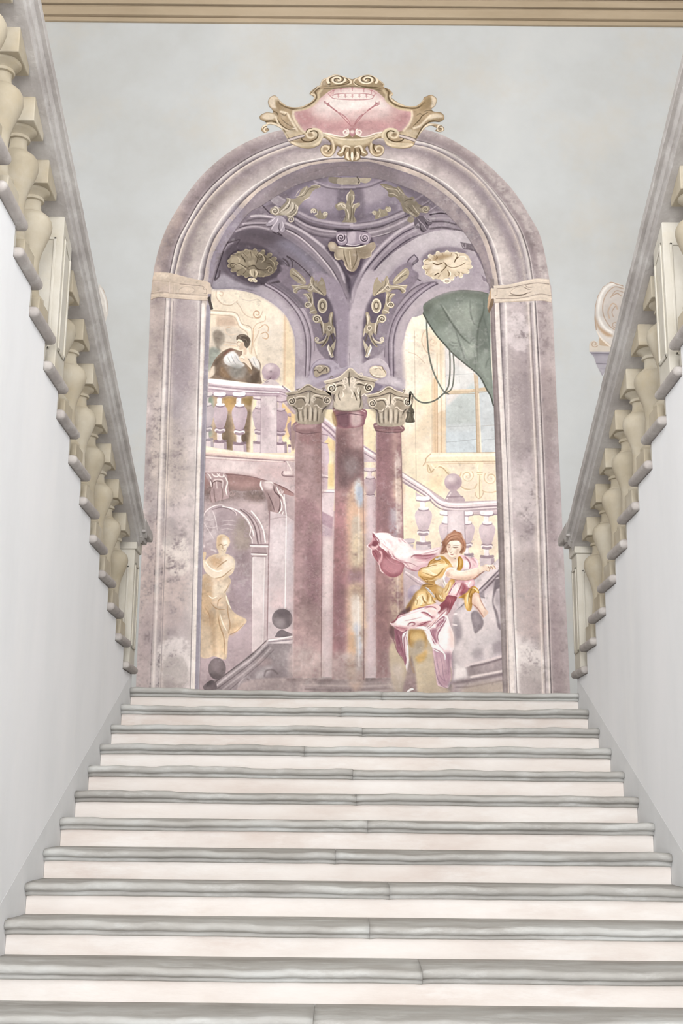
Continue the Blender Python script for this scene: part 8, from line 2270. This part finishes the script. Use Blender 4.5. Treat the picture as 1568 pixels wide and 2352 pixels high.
def paint_cartouche(P):
    P.run(CART_TXT)
CART_TXT='''
SAT .92
@ 580 160 .29337
# body of the cartouche
F a08c6e m.07 : 530 115 545 80 590 60 640 40 700 50 770 75 800 70 870 45 930 45 990 80 1030 115 1030 140 1060 150 1100 190 1085 215 1110 240 1160 270 1230 290 1290 280 1330 240 1340 220 1360 210 1400 200 1440 230 1430 280 1400 310 1420 330 1480 340 1500 380 1470 410 1420 410 1370 420 1430 425 1480 440 1500 470 1470 490 1430 480 1440 460 1400 440 1360 450 1320 490 1280 545 1250 600 1180 618 1100 610 1050 590 1020 540 960 545 930 570 960 590 1000 590 1030 620 1010 670 960 680 920 650 900 600 880 620 900 660 870 680 840 670 840 700 780 718 720 700 720 670 690 680 660 660 690 620 660 600 640 650 600 685 550 670 530 620 560 590 610 590 600 560 550 535 520 590 440 618 360 605 290 570 260 520 230 470 180 440 130 430 110 450 130 470 100 495 70 480 75 445 110 420 60 390 60 360 110 335 160 340 150 310 130 290 120 250 140 215 180 205 220 250 280 290 360 295 430 270 470 240 480 215 445 190 480 150 530 120
S 6b5c45 w1.6 a.55 : 530 115 545 80 590 60 640 40 700 50 770 75 800 70 870 45 930 45 990 80 1030 115 1030 140 1060 150 1100 190 1085 215 1110 240 1160 270 1230 290 1290 280 1330 240 1340 220 1360 210 1400 200 1440 230 1430 280 1400 310 1420 330 1480 340 1500 380 1470 410 1420 410 1370 420 1430 425 1480 440 1500 470 1470 490 1430 480 1440 460 1400 440 1360 450 1320 490 1280 545 1250 600 1180 618 1100 610 1050 590 1020 540 960 545 930 570 960 590 1000 590 1030 620 1010 670 960 680 920 650 900 600 880 620 900 660 870 680 840 670 840 700 780 718 720 700 720 670 690 680 660 660 690 620 660 600 640 650 600 685 550 670 530 620 560 590 610 590 600 560 550 535 520 590 440 618 360 605 290 570 260 520 230 470 180 440 130 430 110 450 130 470 100 495 70 480 75 445 110 420 60 390 60 360 110 335 160 340 150 310 130 290 120 250 140 215 180 205 220 250 280 290 360 295 430 270 470 240 480 215 445 190 480 150 530 120
CLIP F b1 : 530 115 545 80 590 60 640 40 700 50 770 75 800 70 870 45 930 45 990 80 1030 115 1030 140 1060 150 1100 190 1085 215 1110 240 1160 270 1230 290 1290 280 1330 240 1340 220 1360 210 1400 200 1440 230 1430 280 1400 310 1420 330 1480 340 1500 380 1470 410 1420 410 1370 420 1430 425 1480 440 1500 470 1470 490 1430 480 1440 460 1400 440 1360 450 1320 490 1280 545 1250 600 1180 618 1100 610 1050 590 1020 540 960 545 930 570 960 590 1000 590 1030 620 1010 670 960 680 920 650 900 600 880 620 900 660 870 680 840 670 840 700 780 718 720 700 720 670 690 680 660 660 690 620 660 600 640 650 600 685 550 670 530 620 560 590 610 590 600 560 550 535 520 590 440 618 360 605 290 570 260 520 230 470 180 440 130 430 110 450 130 470 100 495 70 480 75 445 110 420 60 390 60 360 110 335 160 340 150 310 130 290 120 250 140 215 180 205 220 250 280 290 360 295 430 270 470 240 480 215 445 190 480 150 530 120
F cdbfa2 a.8 b3 : 330 320 310 360 320 420 370 470 420 500 420 470 370 420 345 370 340 320
F cfc1a4 a.8 b3 : 1235 320 1255 360 1240 430 1190 480 1150 500 1200 440 1225 380 1230 330
F 8d7c60 a.5 b4 m.1 : 330 300 560 180 700 130 860 130 1000 180 1230 300 1250 420 1180 500 1040 510 900 560 780 570 640 560 520 520 380 480 320 400
# red oval field
F c3a0a0 m.05 : 325 322 380 315 430 300 500 250 560 200 610 165 680 145 780 138 880 145 960 165 1020 215 1080 270 1140 305 1200 315 1235 325 1240 370 1220 420 1180 470 1130 490 1060 480 1000 490 940 510 880 528 840 520 800 500 780 530 750 500 700 525 640 515 560 495 500 480 440 490 395 475 350 410 325 360
F d9d2d0 a.95 b8 : 470 310 560 230 640 180 780 150 920 170 1010 230 1080 290 1050 320 900 310 780 330 600 330
F cfc0c0 a.7 b7 : 480 320 620 330 780 350 900 340 1080 320 1040 370 860 390 700 380 520 370
F a9787c a.7 b7 m.08 : 340 330 420 330 480 380 460 440 400 460 350 400
F a27478 a.7 b7 m.08 : 1240 330 1200 450 1120 480 1100 420 1160 350
F a8757b a.6 b8 m.08 : 480 400 640 430 760 420 860 400 1080 430 1040 470 900 470 760 480 600 480 500 460
F bd8f92 a.5 b5 : 660 420 760 380 800 420 780 480 700 470
F c29a9c a.6 b4 : 840 430 960 420 1000 440 900 460
S c8b39d w4 a.6 b1 : 325 325 320 360 350 420 395 478
S d9cbb4 w5 a.8 b1 : 318 325 318 365 345 425 390 482 420 495
S d9cbb4 w5 a.8 b1 : 1244 325 1246 370 1222 430 1180 480
# crown
S b07a7e w1.8 a.85 : 590 190 620 220 650 230 780 238 920 232 950 205 960 185
S b07a7e w1.8 a.85 : 625 205 660 192 780 186 900 192 945 205
S b07a7e w1.4 a.7 : 600 185 640 160 700 150 780 145 860 150 930 165 970 190
E b98a8d a.8 : 670 200 9 7
L b98a8d w1.6 a.8 : 670 206 670 222
L b98a8d w1.3 a.7 : 658 212 682 212
E b98a8d a.8 : 725 200 9 7
L b98a8d w1.6 a.8 : 725 206 725 222
L b98a8d w1.3 a.7 : 713 212 737 212
E b98a8d a.8 : 780 200 9 7
L b98a8d w1.6 a.8 : 780 206 780 222
L b98a8d w1.3 a.7 : 768 212 792 212
E b98a8d a.8 : 835 200 9 7
L b98a8d w1.6 a.8 : 835 206 835 222
L b98a8d w1.3 a.7 : 823 212 847 212
E b98a8d a.8 : 890 200 9 7
L b98a8d w1.6 a.8 : 890 206 890 222
L b98a8d w1.3 a.7 : 878 212 902 212
E b07a7e a.75 : 630 166 10 8
L b07a7e w1.6 a.8 : 630 172 630 192
E b07a7e a.75 : 690 150 10 8
L b07a7e w1.6 a.8 : 690 156 690 176
E b07a7e a.75 : 780 142 10 8
L b07a7e w1.6 a.8 : 780 148 780 168
E b07a7e a.75 : 870 150 10 8
L b07a7e w1.6 a.8 : 870 156 870 176
E b07a7e a.75 : 930 166 10 8
L b07a7e w1.6 a.8 : 930 172 930 192
F c79a9a a.5 b2 : 600 190 640 165 620 210
# crossed sceptres
S a8757a w3.6 a.8 : 585 270 620 300 660 330
S a8757a w5.5 a.8 t1 : 640 312 670 340
S a8757a w6.5 a.8 t1 : 670 335 720 375 765 430
S d8c3c0 w2 a.8 t1 : 680 345 720 380 755 420
S a0686d w1.6 a.8 : 610 290 680 350 765 440
S a8757a w3.6 a.8 : 975 265 930 300 900 320
S a8757a w5.5 a.8 t1 : 920 305 870 335
S a8757a w6.5 a.8 t1 : 870 345 830 385 795 435
S d8c3c0 w2 a.8 t1 : 860 360 830 390 805 425
S a0686d w1.6 a.8 : 950 290 870 350 790 440
S a8757a w2.4 a.85 t1 : 555 270 590 265 600 285 580 275 570 245
S a8757a w2.4 a.85 t1 : 570 245 560 255 590 270
S a8757a w2.4 a.8 t1 : 600 250 595 275 615 290
S a8757a w2.4 a.85 t1 : 1000 265 970 262 955 285 985 275 990 245
S a8757a w2.4 a.85 t1 : 960 250 970 270 1000 275
F b07f82 a.8 : 762 430 785 440 800 430 805 445 790 455 795 470 770 468 775 452 760 445
F ad7a80 a.8 : 755 465 800 462 805 500 790 520 770 520 758 495
# little white scrolls
Q e3dbd3 w3.4 a.9 : 728 490 26 8 1.4 -60
Q e3dbd3 w3.4 a.9 : 832 490 26 8 -1.4 240
S e3dbd3 w4 a.85 : 550 497 600 505 660 520 710 525 745 510
S e3dbd3 w4 a.85 : 1010 492 960 500 900 522 850 525 812 505
E e0d8d0 a.8 b1 : 780 488 16 14
# top scrolls
F 9b8a6c a.8 b3 : 600 100 700 110 760 90 770 120 700 135 620 140 560 145
F 9b8a6c a.8 b3 : 810 100 900 120 960 100 1010 130 960 150 880 140 800 125
Q ddd2bb w7 a.95 b0 : 665 78 82 12 1.7 150 .55
Q 5f5240 w2.6 a.9 : 665 80 66 12 1.5 150 .55
Q ddd2bb w7 a.95 b0 : 895 78 82 12 -1.7 30 .55
Q 5f5240 w2.6 a.9 : 895 80 66 12 -1.5 30 .55
S d8ccb3 w5 a.9 b0 t1 : 535 120 545 85 590 60 640 50
S 57472f w2.4 a.8 t1 : 545 130 620 130 700 120 750 105 770 80
S d8ccb3 w4 a.9 t1 : 720 60 760 80 770 105 740 120
S d8ccb3 w4 a.9 t1 : 840 60 800 80 795 105 830 130 880 135
S 57472f w2.4 a.8 t1 : 790 90 810 115 870 135 960 140 1010 150
S d8ccb3 w5 a.9 t1 : 940 50 990 80 1030 115 1020 135
S 6d5f49 w3 a.7 b1 : 560 150 640 148 720 138 780 134 860 138 940 148 1000 165
S 57472f w2.2 a.8 t1 : 700 60 740 75 745 95 700 110
E 4b3f30 a.8 b1 : 600 117 12 5
# shoulders
S d6c9ae w5 a.85 b1 : 530 125 485 155 455 190 490 200 480 230 430 270 360 295 280 285 220 250 195 215
S 6d5c42 w4 a.85 b0 : 520 145 490 175 500 205 490 240 440 280 370 310 290 305 220 275 190 235
S c3b494 w6 a.8 b1 : 540 160 515 190 515 230 470 280 400 310 330 322
S 57472f w2 a.8 : 445 195 465 175 500 140
S d6c9ae w5 a.85 b1 : 1035 125 1075 155 1100 190 1075 205 1085 235 1130 265 1210 285 1280 280 1330 240
S 6d5c42 w4 a.85 b0 : 1040 150 1065 180 1060 210 1080 250 1130 285 1210 302 1290 300 1345 260
S c3b494 w6 a.8 b1 : 1025 165 1045 200 1045 240 1090 280 1160 310 1230 320
Q d9ccb2 w7 a.95 : 268 214 34 10 1.4 120
Q 5f5240 w2.6 a.9 : 266 216 22 6 1.3 120
Q d9ccb2 w7 a.95 : 1290 212 34 10 -1.4 60
Q 5f5240 w2.6 a.9 : 1292 214 22 6 -1.3 60
F d3c8b3 a.9 b2 : 125 240 150 210 190 210 200 240 180 270 190 300 150 300 125 270
F 8f7c5c a.8 b2 : 180 230 210 270 260 310 200 310 180 280
F d3c8b3 a.9 b2 : 1400 205 1438 235 1430 280 1400 300 1390 260
F 8f7c5c a.8 b2 : 1340 250 1390 220 1400 270 1360 310 1310 320
# side leaves
F d0c4ad a.9 b2 : 70 370 110 340 160 345 180 370 150 390 100 390
F 8a7757 a.8 b2 : 70 395 130 400 190 400 170 380 200 430 150 420 90 420
F d0c4ad a.9 b2 : 1490 370 1450 345 1400 350 1370 390 1420 390
F 8a7757 a.8 b2 : 1380 400 1440 380 1490 390 1470 410 1400 415
S ddd2ba w6 a.85 b1 : 80 450 110 425 160 425 210 450 250 500 280 560
S 57472f w3 a.85 : 95 410 160 405 220 440 260 500 290 550
S ddd2ba w5 a.8 b1 : 180 370 200 420 240 460 290 475 330 460
S 57472f w2.4 a.8 t1 : 190 380 220 430 280 470 340 470
S ddd2ba w5 a.8 b1 : 220 330 270 345 290 380 320 430 350 480
S 6d5f49 w2.2 a.8 t1 : 215 340 250 360 270 340
S 6d5f49 w2.2 a.8 t1 : 220 380 260 420 330 460
S 57472f w2 a.8 t1 : 150 320 190 340 195 360
Q 5f5240 w2.6 a.9 : 108 470 26 8 1.3 200
Q d9ccb2 w4 a.9 : 108 468 34 12 1.2 200
S ddd2ba w6 a.85 b1 : 1490 450 1450 425 1400 425 1350 450 1310 500 1280 560
S 57472f w3 a.85 : 1460 410 1400 405 1340 440 1300 500 1275 550
S ddd2ba w5 a.8 b1 : 1390 360 1350 400 1310 440 1260 460
S 57472f w2.4 a.8 t1 : 1380 330 1330 360 1300 400 1250 450
S 6d5f49 w2.2 a.8 t1 : 1280 360 1310 345 1330 360
S 6d5f49 w2.2 a.8 t1 : 1340 330 1380 320 1420 330
Q 5f5240 w2.6 a.9 : 1470 466 26 8 -1.3 -20
Q d9ccb2 w4 a.9 : 1470 464 34 12 -1.2 -20
F c4b598 a.7 b3 : 1160 500 1240 470 1290 490 1250 560 1180 570
F c4b598 a.7 b3 : 240 490 330 480 400 500 340 560 280 540
# bead rails crossing the cartouche
S bdb2b1 w5 a.9 : 235 570 320 540 400 518
S 5d545b w1.6 a.85 : 235 556 320 530 400 508
S 5d545b w1.6 a.85 : 240 580 320 553 405 528
S bdb2b1 w5 a.9 : 1150 518 1240 545 1310 572
S 5d545b w1.6 a.85 : 1150 508 1240 532 1310 560
S 5d545b w1.6 a.85 : 1150 530 1240 556 1310 584
# big lower volutes
F bcae92 m.06 : 410 500 440 465 500 460 545 490 550 550 520 590 440 618 360 605 300 570 380 575 450 570 490 540 480 500
S d6c9ae w5 a.9 b1 : 300 570 370 598 450 600 520 570 545 520 520 475 470 465 425 490 430 525 460 535 485 515 470 495
S 57472f w3 a.85 : 380 540 400 560 450 565 500 540 510 500 485 480 455 485
S 57472f w2.4 a.8 t1 : 415 500 430 470 470 460
F 7c6a4c a.6 b3 : 320 600 400 600 480 600 440 616 360 610
F bcae92 m.06 : 1140 500 1120 465 1060 460 1015 490 1010 550 1040 590 1110 618 1190 612 1250 580 1180 575 1110 570 1070 540 1080 500
S d6c9ae w5 a.9 b1 : 1250 590 1190 605 1110 600 1040 570 1015 520 1040 475 1090 465 1135 490 1130 525 1100 535 1075 515 1090 495
S 57472f w3 a.85 : 1180 545 1160 560 1110 565 1060 540 1050 500 1075 480 1105 485
F 7c6a4c a.6 b3 : 1240 610 1160 606 1080 602 1120 618 1190 614
# middle hollow
F c9bb9c a.9 b3 : 620 540 700 545 780 550 860 545 940 540 900 580 840 600 780 605 720 600 660 580
F 8d7a58 a.8 b3 : 660 585 720 605 780 612 840 605 900 585 870 600 780 600 690 600
F 6b5a42 a.8 b2 : 640 600 690 600 660 640 640 660
F 6b5a42 a.8 b2 : 880 610 920 600 920 650 890 640
S e6dcc4 w4 a.8 b1 : 570 500 620 525 700 545 780 550 860 545 940 525 1000 500
F 5d5360 a.8 b2 : 560 545 600 560 620 590 560 580 530 610 540 560
F 5d5360 a.8 b2 : 1000 545 950 560 940 590 990 580 1010 590 1020 560
S d6c9ae w4.5 a.9 b1 : 555 510 610 540 630 580 635 630 610 670 560 665 540 630 555 600 590 605 595 635 570 640
S 57472f w2.8 a.85 : 600 560 612 610 590 640
S d6c9ae w4.5 a.9 b1 : 1005 510 950 540 930 580 925 630 950 670 1000 665 1025 630 1005 600 970 605 965 635 990 640
S 57472f w2.8 a.85 : 955 570 945 610 965 645
# leaf drop
S e1d6be w5 a.9 b0 t1 : 770 610 720 600 700 640 670 660
S e1d6be w5 a.9 b0 t1 : 790 610 840 600 860 640 890 660
S e1d6be w6 a.9 b0 t1 : 745 640 740 680 755 710
S e1d6be w6 a.9 b0 t1 : 815 640 825 680 805 710
S efe7d6 w6 a.9 b0 t1 : 778 640 778 680 780 714
S 57472f w3 a.85 t1 : 730 610 715 650 720 690
S 57472f w3 a.85 t1 : 832 610 845 650 842 690
S 57472f w3 a.85 t1 : 760 610 760 660 765 690
S 57472f w3 a.85 t1 : 800 610 800 660 795 690
NOCLIP
Q 9d8c6e w6 a.95 : 268 214 34 10 1.4 120
Q ddd2bb w3.4 a.95 : 267 212 34 10 1.4 120
Q 5f5240 w1.8 a.9 : 266 216 24 6 1.3 120
Q 9d8c6e w6 a.95 : 1290 212 34 10 -1.4 60
Q ddd2bb w3.4 a.95 : 1290 210 34 10 -1.4 60
Q 5f5240 w1.8 a.9 : 1292 214 24 6 -1.3 60
SAT 1
@ 0 0 1
'''
VOLUTE_TXT='''
SAT .7
# painted volute on its bracket, right of the arch
@ 1250 400 .29762
F cdc3ba m.04 : 600 855 560 840 510 830 450 870 410 940 390 1020 385 1120 395 1200 420 1260 440 1290 500 1330 600 1330 640 1100 640 900
F bfb3aa a.7 b3 : 460 960 520 880 600 880 600 1100 540 1200 480 1120
S e6e0d8 w5 a.9 b1 : 590 860 530 845 470 880 430 950 415 1040 425 1120 470 1190 520 1220
S b08b6e w2.4 a.85 : 605 862 560 850 510 835 450 870 408 945 390 1030 390 1130 400 1200
S b08b6e w2.2 a.8 : 610 885 540 870 480 920 450 1000 455 1090 500 1170 540 1200
S b08b6e w2 a.8 : 605 910 550 900 510 950
S b08b6e w2.4 a.8 : 590 940 560 920 520 940
S c99f7c w3 a.7 : 500 1110 490 1060 520 1000 550 1010 560 1040
S b08b6e w2 a.8 : 530 1100 520 1060 545 1020
Q b08b6e w2 a.8 : 545 1160 30 8 1.2 0
F b48a62 a.85 b2 : 385 1080 400 1160 430 1210 480 1250 530 1250 500 1230 430 1180 400 1120
F c3a484 m.04 : 400 1200 430 1260 500 1310 500 1340 430 1340 420 1280
S e3d6c6 w4 a.9 : 400 1210 440 1270 510 1330
F cdbfae m.04 : 345 1310 360 1290 385 1285 410 1300 430 1320 500 1330 560 1340 560 1370 345 1370
Q b08b6e w2 a.85 : 385 1310 26 8 1.2 30
P a49ca6 m.04 : 345 1370 560 1370 560 1400 480 1500 445 1560 400 1470 380 1410
P 8e8792 a.8 b1 : 360 1378 560 1378 540 1400 375 1400
L 6f6874 w2 a.8 : 350 1380 560 1388
L 6f6874 w2 a.7 : 395 1460 510 1465
L 6f6874 w2 a.7 : 430 1500 470 1502
P b7b0ba a.7 b1 : 400 1470 480 1470 450 1540
F cfa98a a.8 : 650 640 672 625 680 660 660 690
# the same on the left, almost hidden by the rail
@ 0 650 .40404
F cfc6bc m.04 : 560 0 590 40 610 100 615 170 600 220 580 180
S b08b6e w2 a.8 : 575 10 605 80 618 160
S e6e0d8 w3 a.8 : 570 30 595 90 605 160
F c3a484 m.04 : 615 300 640 310 642 340 630 360 612 330
S a98468 w1.6 a.8 : 630 310 640 330 636 375
@ 0 0 1
'''

def paint(P):
    P.img[:]=hexc('c4c4c0')
    paint_ground(P); paint_vault(P); paint_front(P); paint_figures(P); paint_arch(P); paint_cartouche(P)
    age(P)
AGE='0 0 1'
def age(P):
    # faded pigment, worn plaster and grain, plus veiling light haze painted in lower down
    k=P.k
    f=P.noise(2.2*k)*.5+P.noise(4.5*k)*.5
    g=P.rng.normal(0,1,(P.h,P.w)).astype(np.float32)
    big=P.noise(90*k); mid=P.noise(9*k)
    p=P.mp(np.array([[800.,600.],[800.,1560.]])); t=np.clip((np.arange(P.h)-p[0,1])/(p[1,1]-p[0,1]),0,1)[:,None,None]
    for ch in range(3):
        a=P.img[...,ch]; P.img[...,ch]=a+.34*(a-P.box(a,2))+.10*(a-P.box(a,9))
    fade_haze=.03+.15*t+.04*np.clip(big,-1,1)[...,None]  # even fading, plus flare haze put into the colour, stronger towards the foot
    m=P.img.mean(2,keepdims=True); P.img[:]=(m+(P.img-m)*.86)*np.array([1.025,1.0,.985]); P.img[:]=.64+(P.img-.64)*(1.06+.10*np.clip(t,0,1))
    P.img+=(np.array([.84,.81,.80])+.06*t-P.img)*fade_haze
    wear=np.clip((mid*.6+f*.6+big*.5)-.75,0,1)[...,None]*.20
    P.img+=(np.array([.82,.80,.79])-P.img)*wear
    dark=np.clip((-mid*.5-f*.5-big*.3)-.7,0,1)[...,None]*.09
    P.img*=1-dark
    P.img*=(1+.020*f+.012*g)[...,None]
    np.clip(P.img,0,1,out=P.img)

CARTF = '325 322 380 315 430 300 500 250 560 200 610 165 680 145 780 138 880 145 960 165 1020 215 1080 270 1140 305 1200 315 1235 325 1240 370 1220 420 1180 470 1130 490 1060 480 1000 490 940 510 880 528 840 520 800 500 780 530 750 500 700 525 640 515 560 495 500 480 440 490 395 475 350 410 325 360'
# ------------------------------------------------------------------ the fresco: one painting on the wall behind the landing
FX0, FX1, FZ0, FZ1, FS = -3.05, 3.3, -.02, 7.35, 235.0
FW, FH = int((FX1-FX0)*FS), int((FZ1-FZ0)*FS)
def on_wall(p, y=D):
    """points measured on the photograph -> X, Z on the wall plane"""
    p = np.asarray(p, float)
    d = AX_F*F_PX + (p[:, :1]-784)*AX_R + (1176-p[:, 1:2])*AX_U
    t = (y-CAM[1])/d[:, 1:2]
    q = CAM + d*t
    return q[:, [0, 2]]
def on_canvas(p):
    q = on_wall(p); return np.stack([(q[:, 0]-FX0)*FS, (FZ1-q[:, 1])*FS], 1)
P = Painter(FW, FH, on_canvas, FS/214.0)
paint(P)
P.run(VOLUTE_TXT)
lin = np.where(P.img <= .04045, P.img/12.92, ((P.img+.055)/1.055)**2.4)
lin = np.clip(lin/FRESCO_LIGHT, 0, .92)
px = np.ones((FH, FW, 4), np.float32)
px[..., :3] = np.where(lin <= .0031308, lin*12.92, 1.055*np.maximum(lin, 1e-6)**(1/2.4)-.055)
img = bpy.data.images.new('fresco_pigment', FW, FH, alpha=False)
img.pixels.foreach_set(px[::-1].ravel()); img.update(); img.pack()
M_FRES, N, L, B = mat('fresco_paint')
ti = N.new('ShaderNodeTexImage'); ti.image = img; ti.interpolation = 'Cubic'; L.new(ti.outputs['Color'], B.inputs['Base Color'])
B.inputs['Roughness'].default_value = .9; B.inputs['Specular IOR Level'].default_value = .15
tcn = N.new('ShaderNodeTexCoord'); nn = N.new('ShaderNodeTexNoise'); nn.inputs['Scale'].default_value = 30; nn.inputs['Detail'].default_value = 6
bp = N.new('ShaderNodeBump'); bp.inputs['Strength'].default_value = .06; bp.inputs['Distance'].default_value = .01
L.new(tcn.outputs['Object'], nn.inputs['Vector']); L.new(nn.outputs['Fac'], bp.inputs['Height']); L.new(bp.outputs[0], B.inputs['Normal'])
def patch(name, pts, off, parent=None, origin=(0, D, 0), smooth=False):
    """a flat painted area with its own outline, lying on the wall"""
    pts = np.asarray(pts, float).reshape(-1, 2)
    if smooth: pts = Painter.smooth(pts, True, 4)
    q = on_wall(pts)
    bm = bmesh.new(); uv = bm.loops.layers.uv.new('uv')
    vs = [bm.verts.new((x-origin[0], D-off-origin[1], z-origin[2])) for x, z in q]
    f = bm.faces.new(vs)
    if f.calc_area() and True: f.normal_update()
    if f.normal.y > 0: f.normal_flip()
    bmesh.ops.triangulate(bm, faces=[f], ngon_method='EAR_CLIP')
    for g in bm.faces:
        for l in g.loops: l[uv].uv = ((l.vert.co.x+origin[0]-FX0)/(FX1-FX0), (l.vert.co.z+origin[2]-FZ0)/(FZ1-FZ0))
    me = bpy.data.meshes.new(name); bm.to_mesh(me); bm.free(); me.materials.append(M_FRES)
    o = bpy.data.objects.new(name, me); C.objects.link(o)
    if parent is not None: o.parent = parent
    return o
def xy(t): return [float(v) for v in t.split()]
AL = arch_lines(P)
cart = [l for l in CART_TXT.splitlines() if l.startswith('CLIP F')][0].split(':')[1]
cart = Painter.smooth(np.array(xy(cart)).reshape(-1, 2)*.29337+np.array([580, 160]), True, 4)
base = AL[0].copy(); base[0] = (311, 1640); base[-1] = (1311, 1640)
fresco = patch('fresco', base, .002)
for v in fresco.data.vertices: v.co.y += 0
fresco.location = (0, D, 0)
tag(fresco, 'faded lilac and rose fresco of an arched stair hall painted on the end wall', 'painting')
FR_PARTS = []
def fpart(name, t, off=.003, parent=None, scale=(0, 0, 1), smooth=False, label=None):
    p = np.array(xy(t)).reshape(-1, 2)*scale[2]+np.array(scale[:2])
    o = patch(name, p, off, parent or fresco, smooth=smooth)
    if label: o['label'] = label
    return o
ring = np.concatenate([AL[0], AL[6][::-1]]); ring[0] = (311, 1630); ring[len(AL[0])-1] = (1310, 1630); ring[len(AL[0])] = (1156, 1630); ring[-1] = (456, 1630)
patch('painted_surround', ring, .0035, fresco)
o = patch('painted_cartouche', cart, .0045, fresco); o['label'] = 'gold scrolled cartouche with a red oval and crossed sceptres'
fpart('red_field', CARTF, .005, o, (580, 160, .29337), True)
va = AL[6]; va = va[va[:, 1] < 690]
patch('painted_vault', np.concatenate([va, np.array(xy('1122 674 1094 667 1052 666 1013 674 990 686 963 705 938 742 927 778 921 810 925 880 860 880 806 860 745 880 677 900 678 823 677 783 668 748 651 719 620 693 581 674 531 664 488 664')).reshape(-1, 2)]), .003, fresco)
for nm, colt, capt in (('left', '675 972 690 966 720 966 738 972 738 1556 672 1556', '655 903 700 882 715 884 760 903 760 925 742 945 738 970 683 970 676 945 662 932'),
                       ('mid', '764 936 800 940 842 944 836 966 835 1556 762 1556 766 975', '742 876 800 845 810 846 866 872 858 900 830 912 829 940 770 938 766 915 748 900'),
                       ('right', '858 974 895 969 928 980 922 992 932 1556 863 1556 862 992', '842 908 885 886 900 889 944 906 940 930 928 948 922 972 868 972 860 948 848 936')):
    c = fpart('painted_column', colt, .0032); fpart('capital', capt, .0036, c)
fpart('painted_curtain', '708 240 830 160 960 100 1100 70 1280 78 1400 104 1420 400 1420 700 1440 1000 1450 1230 1420 1130 1380 1060 1330 960 1270 890 1170 810 1040 700 960 610 880 520 800 400 750 310', .0032, None, (800, 650, .22959), False, 'green painted curtain drawn aside by a cord')
fpart('painted_window', '970 640 1040 700 1170 810 1270 890 1330 960 1380 1060 1420 1130 1450 1240 1466 1690 978 1695', .0031, None, (800, 650, .22959))
fpart('painted_tassel', '605 1090 645 1090 640 1240 656 1290 660 1392 568 1392 580 1290 605 1240', .0036, None, (800, 650, .22959))
fpart('painted_balustrade', '105 1010 400 1048 700 1075 870 1088 1000 1190 1010 1400 1010 1830 800 1815 250 1765 45 1720 60 1170', .0031, None, (460, 650, .21684))
fpart('painted_balustrade', '520 190 740 330 950 470 1430 458 1440 600 1450 1080 1290 1060 1100 1000 960 900 800 930 640 930 545 880 540 420', .0031, None, (800, 1040, .2381))
fpart('painted_ball', '748 848 800 858 838 900 845 940 838 985 800 1024 748 1032 700 1024 660 985 651 940 660 900 700 858', .0033, None, (460, 650, .21684), True)
fpart('painted_ball', '1008 198 1066 222 1092 280 1066 340 1008 362 950 340 924 280 950 222', .0033, None, (800, 1040, .2381), True)
fpart('painted_ball', '873 1500 940 1530 970 1600 940 1670 873 1700 806 1670 774 1600 806 1530', .0033, None, (440, 1040, .2381), True)
fpart('painted_stair_rail', '970 1765 735 1800 560 1950 340 2120 150 2230 120 2290 970 2290', .0032, None, (440, 1040, .2381))
fpart('painted_statue', '95 1200 110 960 140 960 170 1000 250 970 240 910 250 800 290 785 340 800 370 850 340 920 400 1010 420 1060 400 1150 340 1340 380 1500 520 1600 520 1640 440 1720 360 1760 340 1960 310 1990 100 1970 80 1900', .0033, None, (440, 1040, .2381), False, 'ochre painted statue of a draped figure in a niche')
o = fpart('painted_person', '105 1005 160 810 240 740 310 690 390 690 380 600 430 545 490 548 530 600 510 700 560 780 620 820 640 880 640 1060 560 1060 300 1030', .0033, None, (460, 650, .21684), False, 'woman with dark hair leaning on the painted rail')
o = fpart('painted_person', '80 700 130 690 130 560 190 495 260 560 220 700 200 780 120 900 85 980', .0032, None, (460, 650, .21684), False, 'shaded head and shoulder behind the leaning woman')
o = fpart('painted_person', '115 95 280 110 420 165 520 250 680 290 850 265 850 200 930 130 980 80 1060 130 1100 270 1060 335 1190 365 1240 440 1320 440 1390 445 1420 490 1355 515 1310 510 1190 595 1200 660 1250 750 1340 940 1290 1005 1180 890 1130 938 1080 840 1000 810 960 960 900 1010 820 980 480 960 560 740 640 660 590 515 440 510 340 580 210 500 100 320 50 245', .0034, None, (830, 1200, .21684), False, 'young man in a yellow tunic and flying pink cloak')
fpart('cloak', '115 95 280 110 420 165 520 250 680 290 850 265 760 380 590 515 440 510 340 580 210 500 100 320 50 245', .0038, o, (830, 1200, .21684))
fpart('robe', '130 260 250 160 420 100 640 40 735 70 830 90 850 280 900 480 870 760 830 1040 700 1000 660 700 600 500 560 350 360 350 340 830 300 700 200 480 120 380', .0038, o, (870, 1380, .19133))
VL = '600 855 560 840 510 830 450 870 410 940 390 1020 385 1120 395 1200 425 1270 405 1295 385 1283 360 1288 345 1310 345 1370 380 1410 400 1470 445 1560 480 1500 560 1400 640 1100 645 900'
def volute(name, t, sc, label):
    p = np.array(xy(t)).reshape(-1, 2)*sc[2]+np.array(sc[:2])
    o = patch(name, p, .002); o.location = (0, D, 0)
    return tag(o, label, 'painting')
volute('painted_volute', VL, (1250, 400, .29762), 'ochre painted scroll on a grey bracket beside the right handrail')
volute('painted_volute', '560 0 590 40 610 100 617 170 600 220 560 240', (0, 650, .40404), 'sliver of a painted scroll showing past the left handrail')
